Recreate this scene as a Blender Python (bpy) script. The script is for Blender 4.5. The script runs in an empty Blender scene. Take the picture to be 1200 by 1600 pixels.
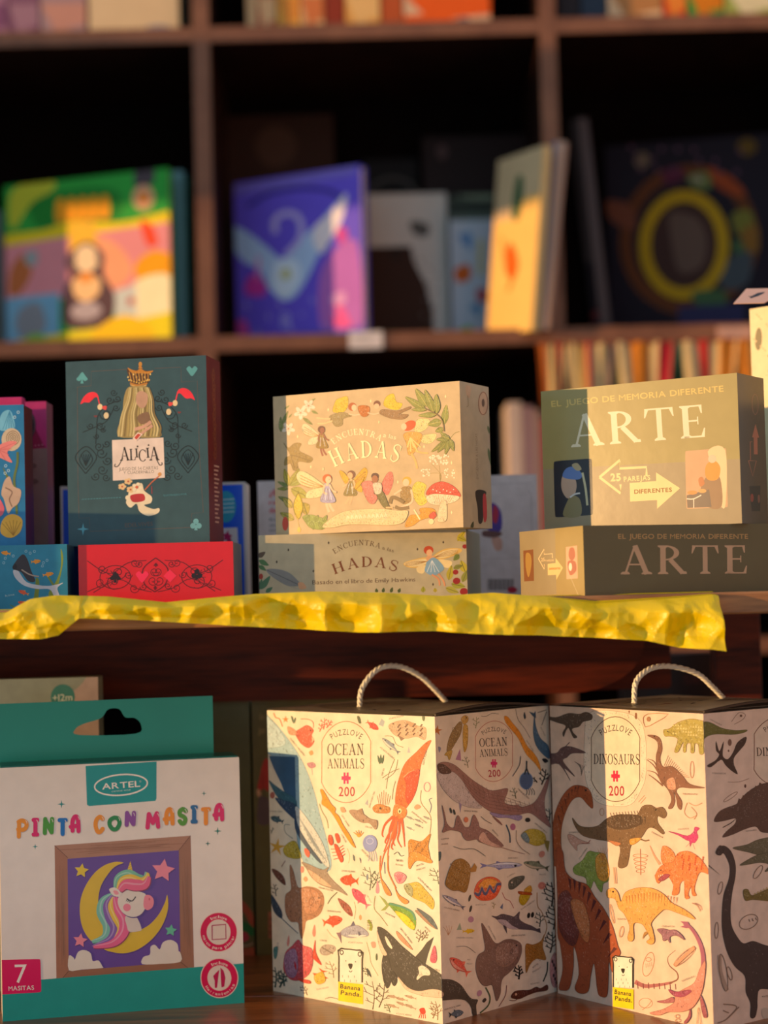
import bpy, bmesh, math, random
from mathutils import Vector, Matrix, noise
random.seed(7)
C = bpy.context.scene.collection
S = bpy.context.scene
PI = math.pi
# ---------------------------------------------------------------- camera
PITCH, ROLL, FPX = math.radians(2.59), math.radians(1.449), 2800.0
fw = Vector((0, math.cos(PITCH), math.sin(PITCH)))
u0 = Vector((0, -math.sin(PITCH), math.cos(PITCH)))
r0 = Vector((1, 0, 0))
rt = r0*math.cos(ROLL) - u0*math.sin(ROLL)
up = u0*math.cos(ROLL) + r0*math.sin(ROLL)
cam_d = bpy.data.cameras.new('camera'); cam = bpy.data.objects.new('camera', cam_d); C.objects.link(cam)
cam.matrix_world = Matrix((( rt.x, up.x, -fw.x, 0), (rt.y, up.y, -fw.y, 0), (rt.z, up.z, -fw.z, 0), (0, 0, 0, 1)))
cam_d.sensor_fit = 'VERTICAL'; cam_d.sensor_height = 36; cam_d.lens = FPX*36/1600
cam_d.clip_start = .02; cam_d.clip_end = 60
cam_d.dof.use_dof = True; cam_d.dof.focus_distance = 1.40; cam_d.dof.aperture_fstop = 3.3
S.camera = cam
def ray(px, py): return fw + rt*((px-600)/FPX) + up*((800-py)/FPX)
def PY(px, py, Y):
    d = ray(px, py); return d*(Y/d.y)
def PZ(px, py, z):
    d = ray(px, py); return d*(z/d.z)
# ---------------------------------------------------------------- light: low sun from the left, dusk sky
S.view_settings.view_transform = 'Standard'; S.view_settings.look = 'None'
S.view_settings.gamma = 1; S.view_settings.use_curve_mapping = False
S.view_settings.exposure = 0.0
w = bpy.data.worlds.new('sky'); S.world = w; w.use_nodes = True
nt = w.node_tree; nt.nodes.clear()
wo = nt.nodes.new('ShaderNodeOutputWorld'); bg = nt.nodes.new('ShaderNodeBackground')
tc = nt.nodes.new('ShaderNodeTexCoord'); sx = nt.nodes.new('ShaderNodeSeparateXYZ')
rp = nt.nodes.new('ShaderNodeValToRGB')
nt.links.new(tc.outputs['Generated'], sx.inputs[0]); nt.links.new(sx.outputs['Z'], rp.inputs[0])
nt.links.new(rp.outputs[0], bg.inputs[0]); nt.links.new(bg.outputs[0], wo.inputs[0])
cr = rp.color_ramp
cr.elements[0].position = 0.0; cr.elements[0].color = (.225, .262, .272, 1)
cr.elements[1].position = .35; cr.elements[1].color = (.19, .27, .32, 1)
e = cr.elements.new(.8); e.color = (.13, .19, .28, 1)
bg.inputs[1].default_value = 2.45
sd = bpy.data.lights.new('sun', 'SUN'); sun = bpy.data.objects.new('sun', sd); C.objects.link(sun)
SUN_EL = math.radians(2.7)
sdir = Vector((-.950, -.312, 0)).normalized()*math.cos(SUN_EL) + Vector((0, 0, math.sin(SUN_EL)))
sun.rotation_euler = sdir.to_track_quat('Z', 'Y').to_euler()
sd.energy = 4.5; sd.color = (1.0, .59, .235); sd.angle = math.radians(.55)
# ---------------------------------------------------------------- materials
def srgb(h):
    h = h.lstrip('#'); v = [int(h[i:i+2], 16)/255 for i in (0, 2, 4)]
    return tuple((c/12.92 if c <= .04045 else ((c+.055)/1.055)**2.4) for c in v)+(1,)
MATS = {}
def mat(name, color='808080', rough=.5, spec=.5, var=.0, vscale=40, bump=0, bscale=300, coat=0, trans=0, attr=False, stretch=None, var2=None):
    if name in MATS: return MATS[name]
    m = bpy.data.materials.new(name); m.use_nodes = True; MATS[name] = m
    n = m.node_tree; b = n.nodes['Principled BSDF']
    b.inputs['Roughness'].default_value = rough; b.inputs['Specular IOR Level'].default_value = spec
    b.inputs['Coat Weight'].default_value = coat; b.inputs['Coat Roughness'].default_value = .12
    t = n.nodes.new('ShaderNodeTexCoord'); mp = n.nodes.new('ShaderNodeMapping'); n.links.new(t.outputs['Object'], mp.inputs[0])
    if stretch: mp.inputs['Scale'].default_value = stretch
    if attr:
        a = n.nodes.new('ShaderNodeAttribute'); a.attribute_name = 'Col'; src = a.outputs['Color']
    else:
        a = n.nodes.new('ShaderNodeRGB'); a.outputs[0].default_value = srgb(color); src = a.outputs[0]
    if var:
        nz = n.nodes.new('ShaderNodeTexNoise'); nz.inputs['Scale'].default_value = vscale; nz.inputs['Detail'].default_value = 6
        n.links.new(mp.outputs[0], nz.inputs[0])
        mr = n.nodes.new('ShaderNodeMapRange'); mr.inputs[1].default_value = .3; mr.inputs[2].default_value = .7
        mr.inputs[3].default_value = 1-var; mr.inputs[4].default_value = 1+var*.5; n.links.new(nz.outputs[0], mr.inputs[0])
        mx = n.nodes.new('ShaderNodeVectorMath'); mx.operation = 'SCALE'
        n.links.new(src, mx.inputs[0]); n.links.new(mr.outputs[0], mx.inputs['Scale']); src = mx.outputs[0]
    n.links.new(src, b.inputs['Base Color'])
    if bump:
        nb = n.nodes.new('ShaderNodeTexNoise'); nb.inputs['Scale'].default_value = bscale; nb.inputs['Detail'].default_value = 4
        n.links.new(mp.outputs[0], nb.inputs[0])
        bp = n.nodes.new('ShaderNodeBump'); bp.inputs['Strength'].default_value = bump; bp.inputs['Distance'].default_value = .002
        n.links.new(nb.outputs[0], bp.inputs['Height']); n.links.new(bp.outputs[0], b.inputs['Normal'])
    if trans:
        tr = n.nodes.new('ShaderNodeBsdfTranslucent'); n.links.new(src, tr.inputs[0])
        ms = n.nodes.new('ShaderNodeMixShader'); ms.inputs[0].default_value = trans
        n.links.new(b.outputs[0], ms.inputs[1]); n.links.new(tr.outputs[0], ms.inputs[2])
        n.links.new(ms.outputs[0], n.nodes['Material Output'].inputs[0])
    return m
def wood(name, c1, c2, rough=.4, coat=0, scale=(1.2, 14, 14), bands=1.0, spec=.5):
    m = bpy.data.materials.new(name); m.use_nodes = True; MATS[name] = m
    n = m.node_tree; b = n.nodes['Principled BSDF']; b.inputs['Roughness'].default_value = rough
    b.inputs['Coat Weight'].default_value = coat; b.inputs['Coat Roughness'].default_value = .18; b.inputs['Specular IOR Level'].default_value = spec
    t = n.nodes.new('ShaderNodeTexCoord'); mp = n.nodes.new('ShaderNodeMapping'); mp.inputs['Scale'].default_value = scale
    n.links.new(t.outputs['Object'], mp.inputs[0])
    n1 = n.nodes.new('ShaderNodeTexNoise'); n1.inputs['Scale'].default_value = 3.5*bands; n1.inputs['Detail'].default_value = 8; n1.inputs['Distortion'].default_value = 1.2
    n2 = n.nodes.new('ShaderNodeTexNoise'); n2.inputs['Scale'].default_value = 22*bands; n2.inputs['Detail'].default_value = 5
    n.links.new(mp.outputs[0], n1.inputs[0]); n.links.new(mp.outputs[0], n2.inputs[0])
    ad = n.nodes.new('ShaderNodeMath'); ad.operation = 'MULTIPLY_ADD'; ad.inputs[1].default_value = .45
    n.links.new(n2.outputs[0], ad.inputs[0]); n.links.new(n1.outputs[0], ad.inputs[2])
    r = n.nodes.new('ShaderNodeValToRGB'); r.color_ramp.elements[0].position = .5; r.color_ramp.elements[1].position = .95
    r.color_ramp.elements[0].color = srgb(c1); r.color_ramp.elements[1].color = srgb(c2)
    n.links.new(ad.outputs[0], r.inputs[0]); n.links.new(r.outputs[0], b.inputs['Base Color'])
    bp = n.nodes.new('ShaderNodeBump'); bp.inputs['Strength'].default_value = .25; bp.inputs['Distance'].default_value = .001
    n.links.new(ad.outputs[0], bp.inputs['Height']); n.links.new(bp.outputs[0], b.inputs['Normal'])
    return m
W_TABLE = wood('varnished_table_wood', '5a2c12', '9a5826', .36, .25)
W_DECK = wood('worn_plank_wood', '6a4020', 'b47c48', .5, 0)
W_APRON = wood('red_brown_stained_wood', '30100a', '7a3014', .5, .0, spec=.2)
W_SHADED_CASE = wood('bookcase_shaded_wood', '200d07', '34180f', .7, 0, (3, 3, 3), spec=.15)  # same wood as the edges, darkened for the shade inside the cubbies
W_LIT_EDGE = wood('bookcase_lit_edge_wood', '663a22', '805034', .6, 0, (3, 3, 3))  # same wood again, light on the front edges put into a lighter tone
W_SHADED_BACK = wood('bookcase_shaded_back_wood', '0a0403', '120705', .8, 0, (3, 3, 3), spec=.05)  # near black tone stands in for the deep shade at the back
PRINT = mat('printed_paper', rough=.42, spec=.4, attr=True, var=.12, vscale=90)
GLOSS = mat('glossy_printed_card', rough=.22, spec=.5, attr=True, var=.05, vscale=60, bump=.04, bscale=60)
BLURP = mat('book_cover_print', rough=.6, spec=.15, attr=True, var=.05, vscale=30)
# ---------------------------------------------------------------- object helpers
def tag(o, label=None, cat=None, group=None, kind=None):
    if label: o['label'] = label
    if cat: o['category'] = cat
    if group: o['group'] = group
    if kind: o['kind'] = kind
    return o
def thing(name, label, cat, loc=(0, 0, 0), rz=0, group=None):
    o = bpy.data.objects.new(name, None); C.objects.link(o); o.empty_display_size = .02
    o.location = loc; o.rotation_euler = (0, 0, rz); tag(o, label, cat, group); return o
def link(name, me, m, parent=None, kind=None):
    o = bpy.data.objects.new(name, me); C.objects.link(o)
    if m and not me.materials: me.materials.append(m)
    if parent: o.parent = parent
    if kind: o['kind'] = kind
    return o
def obj(name, bm, m, parent=None, smooth=False, kind=None):
    me = bpy.data.meshes.new(name)
    bmesh.ops.recalc_face_normals(bm, faces=bm.faces)
    bm.to_mesh(me); bm.free()
    if smooth:
        for p in me.polygons: p.use_smooth = True
    return link(name, me, m, parent, kind)
def bx(bm, x0, x1, y0, y1, z0, z1, bev=0, seg=2, M=None):
    g = bmesh.ops.create_cube(bm, size=1)
    for v in g['verts']: v.co = Vector(((x0+x1)/2+v.co.x*(x1-x0), (y0+y1)/2+v.co.y*(y1-y0), (z0+z1)/2+v.co.z*(z1-z0)))
    vs = g['verts']
    if bev:
        ed = list({e for v in vs for e in v.link_edges})
        r = bmesh.ops.bevel(bm, geom=ed, offset=bev, segments=seg, profile=.5, affect='EDGES')
        vs = list(set(r['verts'])|{v for v in vs if v.is_valid})
    if M:
        for v in vs: v.co = M @ v.co
    return vs
def boxobj(name, dims, m, parent=None, bev=.0012, M=None, kind=None):
    bm = bmesh.new(); bx(bm, *dims, bev=bev, M=M); return obj(name, bm, m, parent, kind=kind)
def tube(bm, pts, rad, n=8, cap=True):
    rings = []
    for i, p in enumerate(pts):
        a = pts[max(i-1, 0)]; b = pts[min(i+1, len(pts)-1)]; d = (b-a).normalized()
        s = d.cross(Vector((.13, .2, 1))).normalized(); t = s.cross(d)
        r = rad(i/(len(pts)-1)) if callable(rad) else rad
        rings.append([bm.verts.new(p+(s*math.cos(2*PI*k/n)+t*math.sin(2*PI*k/n))*r) for k in range(n)])
    for i in range(len(rings)-1):
        for k in range(n): bm.faces.new((rings[i][k], rings[i][(k+1) % n], rings[i+1][(k+1) % n], rings[i+1][k]))
    if cap: bm.faces.new(rings[0]); bm.faces.new(rings[-1])
def crom(pts, n=8, closed=False):
    P = [Vector(p) for p in pts]; out = []; L = len(P)
    rng = range(L if closed else L-1)
    for i in rng:
        if closed: a, b, c, d = P[i-1], P[i], P[(i+1) % L], P[(i+2) % L]
        else: a, b, c, d = P[max(i-1, 0)], P[i], P[i+1], P[min(i+2, L-1)]
        for k in range(n):
            t = k/n
            out.append(.5*((2*b)+(c-a)*t+(2*a-5*b+4*c-d)*t*t+(3*b-a-3*c+d)*t*t*t))
    if not closed: out.append(P[-1])
    return out
# ---------------------------------------------------------------- lettering
GL = {}
def glyph(ch, bold=0):
    if ch in 'MW': bold = 0
    k = (ch, bold)
    if k in GL: return GL[k]
    cu = bpy.data.curves.new('t', 'FONT'); cu.body = ch; cu.size = 1; cu.resolution_u = 3; cu.fill_mode = 'FRONT'
    if bold: cu.offset = bold
    o = bpy.data.objects.new('t', cu); C.objects.link(o)
    bpy.context.view_layer.update()
    dg = bpy.context.evaluated_depsgraph_get(); me = bpy.data.meshes.new_from_object(o.evaluated_get(dg))
    vs = [(v.co.x, v.co.y) for v in me.vertices]; fs = [tuple(p.vertices) for p in me.polygons]
    bpy.data.meshes.remove(me); bpy.data.objects.remove(o); bpy.data.curves.remove(cu)
    if vs:
        x0 = min(v[0] for v in vs); x1 = max(v[0] for v in vs); vs = [((x-x0)/.73, y/.73) for x, y in vs]; wd = (x1-x0)/.73
    else: wd = .28
    GL[k] = ([([vs[i] for i in f]) for f in fs], wd, .11); return GL[k]
def serif_glyph(ch):
    k = (ch, 'serif')
    if k in GL: return GL[k]
    P = []
    def bar(x1, y1, x2, y2, w):
        d = Vector((x2-x1, y2-y1)).normalized(); q = Vector((-d.y, d.x))*w/2
        P.append([(x1+q.x, y1+q.y), (x2+q.x, y2+q.y), (x2-q.x, y2-q.y), (x1-q.x, y1-q.y)])
    def hb(x1, x2, y, w=.05): P.append([(x1, y-w/2), (x2, y-w/2), (x2, y+w/2), (x1, y+w/2)])
    def sf(x, y, l=.30):
        s = 1 if y < .5 else -1
        P.append([(x-l/2, y), (x+l/2, y), (x+l/2, y+s*.04), (x+.08, y+s*.09), (x-.08, y+s*.09), (x-l/2, y+s*.04)])
    def stem(x, y0=0, y1=1, w=.16):
        P.append([(x-w/2, y0), (x+w/2, y0), (x+w/2, y1), (x-w/2, y1)])
        if y0 == 0: sf(x, 0)
        if y1 == 1: sf(x, 1)
    def arc(cx, cy, rx, ry, a0, a1, tk=.15, th=.055, n=18):
        a0, a1 = math.radians(a0), math.radians(a1); pr = None
        for i in range(n+1):
            a = a0+(a1-a0)*i/n; o = (cx+rx*math.cos(a), cy+ry*math.sin(a)); q = (cx+(rx-tk)*math.cos(a), cy+(ry-th)*math.sin(a))
            if pr: P.append([pr[0], o, q, pr[1]])
            pr = (o, q)
    wd = .8
    if ch == 'A': bar(.14, 0, .42, 1, .06); bar(.42, 1, .76, 0, .15); hb(.24, .62, .34); sf(.14, 0, .26); sf(.76, 0, .30); wd = .9
    elif ch == 'C': arc(.45, .5, .44, .52, 42, 318); P.append([(.74, .70), (.79, .70), (.79, .98), (.76, .98)]); wd = .8
    elif ch == 'D': stem(.17); arc(.28, .5, .54, .5, -90, 90, .16); hb(.1, .3, .975); hb(.1, .3, .025); wd = .84
    elif ch == 'E':
        stem(.17); hb(.1, .62, .975); hb(.1, .5, .52); hb(.1, .66, .025)
        P.append([(.62, .95), (.62, .74), (.59, .74), (.54, .95)]); P.append([(.66, .05), (.68, .28), (.65, .28), (.57, .05)]); P.append([(.48, .64), (.51, .64), (.51, .4), (.48, .4)]); wd = .7
    elif ch == 'H': stem(.17); stem(.73); hb(.17, .73, .5); wd = .9
    elif ch == 'I': stem(.17); wd = .34
    elif ch == 'L': stem(.17); hb(.1, .62, .025); P.append([(.62, .05), (.64, .3), (.61, .3), (.53, .05)]); wd = .66
    elif ch == 'M': bar(.15, 0, .17, 1, .06); sf(.15, 0, .26); sf(.14, 1, .22); bar(.17, 1, .5, .05, .14); bar(.5, .05, .82, 1, .06); stem(.84); wd = 1.0
    elif ch == 'N': bar(.17, 0, .17, 1, .06); sf(.17, 0, .28); sf(.15, 1, .24); bar(.17, 1, .72, .03, .15); bar(.72, 0, .72, 1, .06); sf(.72, 1, .28); wd = .88
    elif ch == 'O': arc(.44, .5, .44, .52, 0, 360, .15, .055, 32); wd = .88
    elif ch == 'R': stem(.17); arc(.26, .74, .38, .26, -90, 90, .15, .05, 12); hb(.1, .3, .975); hb(.1, .3, .505); bar(.38, .5, .74, .03, .14); sf(.76, 0, .2); wd = .84
    elif ch == 'S':
        sp = crom([(.60, .78), (.56, .93), (.34, 1.0), (.13, .9), (.12, .7), (.34, .54), (.58, .38), (.60, .16), (.38, -.02), (.14, .06), (.08, .26)], 4)
        n = len(sp)
        for i in range(n-1):
            t = i/(n-1); wv = .055+.10*math.exp(-((t-.5)/.2)**2); bar(sp[i].x, sp[i].y, sp[i+1].x, sp[i+1].y, wv)
        P.append([(.58, .7), (.62, .7), (.62, 1.0), (.59, 1.0)]); P.append([(.06, .32), (.1, .32), (.1, 0), (.07, 0)]); wd = .7
    elif ch == 'T': P.append([(.33, 0), (.47, 0), (.47, 1), (.33, 1)]); sf(.4, 0); hb(.02, .78, .975); P.append([(.02, .95), (.0, .72), (.03, .72), (.12, .95)]); P.append([(.78, .95), (.8, .72), (.77, .72), (.68, .95)]); wd = .8
    elif ch == 'U': bar(.17, .3, .17, 1, .14); sf(.17, 1); bar(.72, .3, .72, 1, .06); sf(.72, 1, .26); arc(.445, .32, .345, .34, 180, 360, .12, .055, 14); wd = .88
    else: return glyph(ch)
    GL[k] = (P, wd, .09); return GL[k]
# ---------------------------------------------------------------- flat print: coloured shapes laid on one face of a carton
def homog(src, dst):
    A = []
    for (x, y), (u, v) in zip(src, dst):
        A.append([x, y, 1, 0, 0, 0, -u*x, -u*y, u]); A.append([0, 0, 0, x, y, 1, -v*x, -v*y, v])
    n = 8
    for i in range(n):
        p = max(range(i, n), key=lambda r: abs(A[r][i])); A[i], A[p] = A[p], A[i]
        for r in range(n):
            if r != i:
                f = A[r][i]/A[i][i]
                A[r] = [a-f*b for a, b in zip(A[r], A[i])]
    return [A[i][8]/A[i][i] for i in range(8)]+[1]
def clip(poly, w, h):
    def cl(P, ins, cut):
        out = []
        for i in range(len(P)):
            a, b = P[i-1], P[i]
            if ins(b):
                if not ins(a): out.append(cut(a, b))
                out.append(b)
            elif ins(a): out.append(cut(a, b))
        return out
    def X(x0): return lambda a, b: (x0, a[1]+(b[1]-a[1])*(x0-a[0])/(b[0]-a[0]))
    def Yc(y0): return lambda a, b: (a[0]+(b[0]-a[0])*(y0-a[1])/(b[1]-a[1]), y0)
    for ins, cut in ((lambda p: p[0] >= 0, X(0)), (lambda p: p[0] <= w, X(w)), (lambda p: p[1] >= 0, Yc(0)), (lambda p: p[1] <= h, Yc(h))):
        poly = cl(poly, ins, cut)
        if len(poly) < 3: return []
    return poly
class Face:
    """artwork of one face; shapes are digitised in a drawing frame and mapped to the face (u right, v up, metres)"""
    STEP = 1.6e-5
    def __init__(s, w, h, corners):      # corners TL TR BR BL of the drawing
        s.w, s.h = w, h; s.H = homog(corners, [(0, h), (w, h), (w, 0), (0, 0)]); s.cr = (0, 0, 1)
        s.V, s.F, s.K, s.boxes = [], [], [], []; s.ink = None; s.rn = random.Random(5)
    def crop(s, ox, oy, k): s.cr = (ox, oy, k); return s
    def m(s, x, y):
        x = s.cr[0]+x*s.cr[2]; y = s.cr[1]+y*s.cr[2]; H = s.H
        d = H[6]*x+H[7]*y+1; return ((H[0]*x+H[1]*y+H[2])/d, (H[3]*x+H[4]*y+H[5])/d)
    def add(s, polys, col, layer=None):
        P = []
        for q in polys:
            q = clip([s.m(*p) for p in q], s.w, s.h)
            if len(q) >= 3: P.append(q)
        if not P: return
        x0 = min(p[0] for q in P for p in q); x1 = max(p[0] for q in P for p in q)
        y0 = min(p[1] for q in P for p in q); y1 = max(p[1] for q in P for p in q)
        L = 1
        for b in s.boxes:
            if b[4] >= L and b[0] < x1 and b[1] > x0 and b[2] < y1 and b[3] > y0: L = b[4]+1
        s.boxes.append((x0, x1, y0, y1, L)); c = srgb(col)
        for qi, q in enumerate(P):
            i0 = len(s.V); s.V += [(x, y, L*s.STEP+(qi % 5)*2.2e-6) for x, y in q]; s.K += [c]*len(q); s.F.append(tuple(range(i0, i0+len(q))))
    def base(s, col): s.cr0 = s.cr; q = [(0, 0), (s.w, 0), (s.w, s.h), (0, s.h)]; s.raw(q, col)
    def raw(s, q, col):
        i0 = len(s.V); s.V += [(x, y, s.STEP) for x, y in q]; s.K += [srgb(col)]*len(q); s.F.append(tuple(range(i0, i0+len(q)))); s.boxes.append((min(p[0] for p in q), max(p[0] for p in q), min(p[1] for p in q), max(p[1] for p in q), 1))
    def poly(s, col, *pts): s.add([pts], col)
    def shade(s, col, k):
        v = [int(col[i:i+2], 16) for i in (0, 2, 4)]; return '%02x%02x%02x' % tuple(max(0, min(255, int(c*k if k < 1 else c+(255-c)*(k-1)))) for c in v)
    def blob(s, col, *pts, n=5):
        P = [(p.x, p.y) for p in crom(pts, n, True)]; s.add([P], col)
        if not s.ink: return
        wd, thr, dens = s.ink; ar = abs(sum(P[i-1][0]*P[i][1]-P[i][0]*P[i-1][1] for i in range(len(P))))/2
        if ar < thr: return
        if wd: s.line(s.shade(col, .62), wd, *P, closed=True, sm=1)
        x0 = min(p[0] for p in P); x1 = max(p[0] for p in P); y0 = min(p[1] for p in P); y1 = max(p[1] for p in P)
        def ins(x, y):
            c = False
            for i in range(len(P)):
                (xa, ya), (xb, yb) = P[i-1], P[i]
                if (ya > y) != (yb > y) and x < (xb-xa)*(y-ya)/(yb-ya)+xa: c = not c
            return c
        D_, L_ = [], []
        for k in range(int(min(900, ar*dens))):
            x, y = s.rn.uniform(x0, x1), s.rn.uniform(y0, y1)
            if not (ins(x, y) and ins(x+3, y+9) and ins(x-3, y-5)): continue
            low = ins(x, y+(y1-y0)*.16); l = s.rn.uniform(8, 20); a = s.rn.uniform(-.7, .7)+1.2; w_ = s.rn.uniform(2.5, 6)
            dx, dy = math.cos(a)*l/2, math.sin(a)*l/2
            (L_ if low and s.rn.random() < .55 else D_).append([(x-dx, y-dy), (x+w_*.5, y), (x+dx, y+dy), (x-w_*.5, y)])
        if D_: s.add(D_, s.shade(col, .70))
        if L_: s.add(L_, s.shade(col, 1.34))
    def line(s, col, wd, *pts, closed=False, taper=None, sm=5):
        P = crom(pts, sm, closed) if sm > 1 else [Vector(p) for p in pts]
        if closed: P.append(P[0])
        n = len(P); L, R = [], []
        for i, p in enumerate(P):
            d = (P[min(i+1, n-1)]-P[max(i-1, 0)])
            if closed and i in (0, n-1): d = P[1]-P[n-2]
            d = d.normalized() if d.length else Vector((1, 0)); q = Vector((-d.y, d.x))*(wd/2)*((taper(i/(n-1))) if taper else 1)
            L.append((p.x+q.x, p.y+q.y)); R.append((p.x-q.x, p.y-q.y))
        s.add([[L[i], L[i+1], R[i+1], R[i]] for i in range(n-1)], col)
    def ell(s, col, cx, cy, rx, ry=None, rot=0, n=20, a0=0, a1=360):
        ry = ry or rx; r = math.radians(rot); P = []
        for i in range(n if a1-a0 == 360 else n+1):
            a = math.radians(a0+(a1-a0)*i/n); x, y = rx*math.cos(a), ry*math.sin(a)
            P.append((cx+x*math.cos(r)-y*math.sin(r), cy+x*math.sin(r)+y*math.cos(r)))
        s.add([P], col)
    def ring(s, col, cx, cy, rx, ry, wd, rot=0, n=28):
        r = math.radians(rot)
        s.line(col, wd, *[(cx+rx*math.cos(2*PI*i/n)*math.cos(r)-ry*math.sin(2*PI*i/n)*math.sin(r), cy+rx*math.cos(2*PI*i/n)*math.sin(r)+ry*math.sin(2*PI*i/n)*math.cos(r)) for i in range(n)], closed=True, sm=1)
    def star(s, col, cx, cy, r, k=.5, n=5, rot=0):
        s.add([[(cx+(r if i % 2 == 0 else r*k)*math.sin(PI*i/n+math.radians(rot)), cy-(r if i % 2 == 0 else r*k)*math.cos(PI*i/n+math.radians(rot))) for i in range(2*n)]], col)
    def text(s, col, txt, a, b, h, serif=False, bold=0, sag=0, gap=None, fan=0):
        """baseline from a to b, cap height h, sag>0 bows the middle up"""
        G = [serif_glyph(c) if serif and c != ' ' else glyph(c, bold) for c in txt]
        g = gap if gap is not None else None
        tot = sum(x[1] for x in G)+sum((g if g is not None else x[2]) for x in G[:-1])
        ax, ay = a; dx, dy = b[0]-ax, b[1]-ay; L = math.hypot(dx, dy); ex, ey = dx/L, dy/L; kx = L/tot; pen = 0; polys = []
        for (pl, wd, gp) in G:
            c = (pen+wd/2)/tot; o = 4*sag*c*(1-c); sl = 4*sag*(1-2*c)/L
            th = math.atan(sl); ct, st = math.cos(th), math.sin(th)
            cx, cy = ax+dx*c+o*ey, ay+dy*c-o*ex
            for q in pl:
                P = []
                for x, y in q:
                    X, Y = (x-wd/2)*kx, y*h; X, Y = X*ct-Y*st, X*st+Y*ct
                    P.append((cx+X*ex+Y*ey, cy+X*ey-Y*ex))
                polys.append(P)
            pen += wd+(g if g is not None else gp)
        s.add(polys, col)
    def build(s, name, parent, M, m=None, label=None, warp=None):
        if warp: s.V = [warp(v) for v in s.V]
        me = bpy.data.meshes.new(name); me.from_pydata([tuple(M @ Vector(v)) for v in s.V], [], s.F)
        ca = me.color_attributes.new('Col', 'FLOAT_COLOR', 'POINT')
        for i, c in enumerate(s.K): ca.data[i].color = c
        o = link(name, me, m or PRINT, parent)
        if label: o['label'] = label
        return o
def fplane(o, u, n, up=(0, 0, 1)):      # matrix: face origin, u direction, outward normal
    u, n, v = Vector(u), Vector(n), Vector(up)
    return Matrix(((u.x, v.x, n.x, o[0]), (u.y, v.y, n.y, o[1]), (u.z, v.z, n.z, o[2]), (0, 0, 0, 1)))
def FR(W=0, D=0, H=0): return fplane((0, 0, 0), (1, 0, 0), (0, -1, 0))
def RS(W, D=0, H=0): return fplane((W, 0, 0), (0, 1, 0), (1, 0, 0))
def LS(W, D, H=0): return fplane((0, D, 0), (0, -1, 0), (-1, 0, 0))
def TP(W, D, H): return fplane((0, 0, H), (1, 0, 0), (0, 0, 1), (0, 1, 0))
# carton frame: origin at the front left bottom corner, x along the front, y into the depth
Z_DECK, Z_SHELF = -.0056, -.3314
def sway(t): return 1-t
# ================================================================= THE SETTING
boxobj('floor', (-4, 4, -1.5, 4.2, -1.32, -1.30), mat('dark_paving', '3a332e', .8, var=.2, vscale=6), bev=0, kind='structure')
boxobj('bounce_wall_right', (2.6, 2.8, -3.2, 1.2, -1.32, 2.6), mat('bounce_wall_plaster', 'd8b08c', .9, var=.1, vscale=3), bev=0, kind='structure')  # unseen wall added to bounce warm sunlight onto right-facing sides
# banner added out of frame on the left to shade part of the bookcase
aw = thing('shade_banner', 'plain cream banner stretched between two poles, added out of view to shade the bookcase', 'banner', (-2.2, 1.0, -1.30))
boxobj('banner_cloth', (-.004, .004, -2.4, 2.5, 2.015, 2.262), mat('banner_cloth', 'b8a890', .9, var=.1), aw, .001)
for y in (-2.4, 2.5): boxobj('pole', (-.02, .02, y-.02, y+.02, 0, 2.36), mat('banner_pole', '8a8a86', .4), aw, .002)
# ----------------------------------------------------------------- bookcase behind
YB = 2.75
bc = thing('bookcase', 'tall dark brown wooden bookcase with open cubbies behind the games', 'bookcase', (0, YB, -1.30))
def bc_part(name, x0, x1, y0, y1, z0, z1, bev=.002): return boxobj(name, (x0, x1, y0-YB, y1-YB, z0+1.3, z1+1.3), W_SHADED_CASE, bc, bev)
XL = PY(319, 300, YB).x; XR = PY(863, 300, YB).x; PW = .026
ZS1 = PY(600, 47, YB).z; ZS0 = PY(600, 531, YB).z; CW = XR-XL; CH = ZS1-ZS0
XS = [XL-2*CW, XL-CW, XL, XR, XR+CW, XR+2*CW]
def edge(x0, x1, z0, z1): boxobj('lit_edge_strip', (x0, x1, -.001, .001, z0+1.3, z1+1.3), W_LIT_EDGE, bc, .0004)  # thin strip added to carry the lit tone along the board fronts
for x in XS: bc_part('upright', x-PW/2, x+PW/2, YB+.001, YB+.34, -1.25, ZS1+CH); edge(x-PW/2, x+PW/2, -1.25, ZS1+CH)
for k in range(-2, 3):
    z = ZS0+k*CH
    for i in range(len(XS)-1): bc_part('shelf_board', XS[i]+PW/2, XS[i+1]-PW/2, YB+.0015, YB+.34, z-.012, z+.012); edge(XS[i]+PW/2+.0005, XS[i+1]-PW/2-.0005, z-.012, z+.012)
boxobj('back_panel', (XS[0], XS[-1], .34, .352, .05, ZS1+CH+1.3), W_SHADED_BACK, bc, .001)
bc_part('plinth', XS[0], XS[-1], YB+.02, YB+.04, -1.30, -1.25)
# ----------------------------------------------------------------- display stand: table, apron, upper plank
DX0, DX1, DY0 = -1.05, 1.05, 1.318
ds = thing('display_stand', 'two level wooden market stand holding the games under yellow paper', 'table', (0, 1.6, -1.30))
def ds_part(name, x0, x1, y0, y1, z0, z1, m, bev=.0015, M=None): return boxobj(name, (x0, x1, y0-1.6, y1-1.6, z0+1.3, z1+1.3), m, ds, bev)
ds_part('top_plank', DX0, DX1, DY0, 1.66, Z_DECK-.0165, Z_DECK, W_DECK)
for i, y in enumerate((1.10, 1.302, 1.504, 1.706)): ds_part('table_board', DX0-.2, DX1+.2, y, y+.200, Z_SHELF-.022, Z_SHELF, W_TABLE, .001)
for x in (-1.0, 1.0):
    for y in (1.16, 1.84): ds_part('leg', x-.03, x+.03, y-.03, y+.03, -1.30, Z_SHELF-.022, W_APRON)
    ds_part('plank_support', x-.012, x+.012, 1.40, 1.64, Z_SHELF, Z_DECK-.0165, W_APRON)
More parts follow.
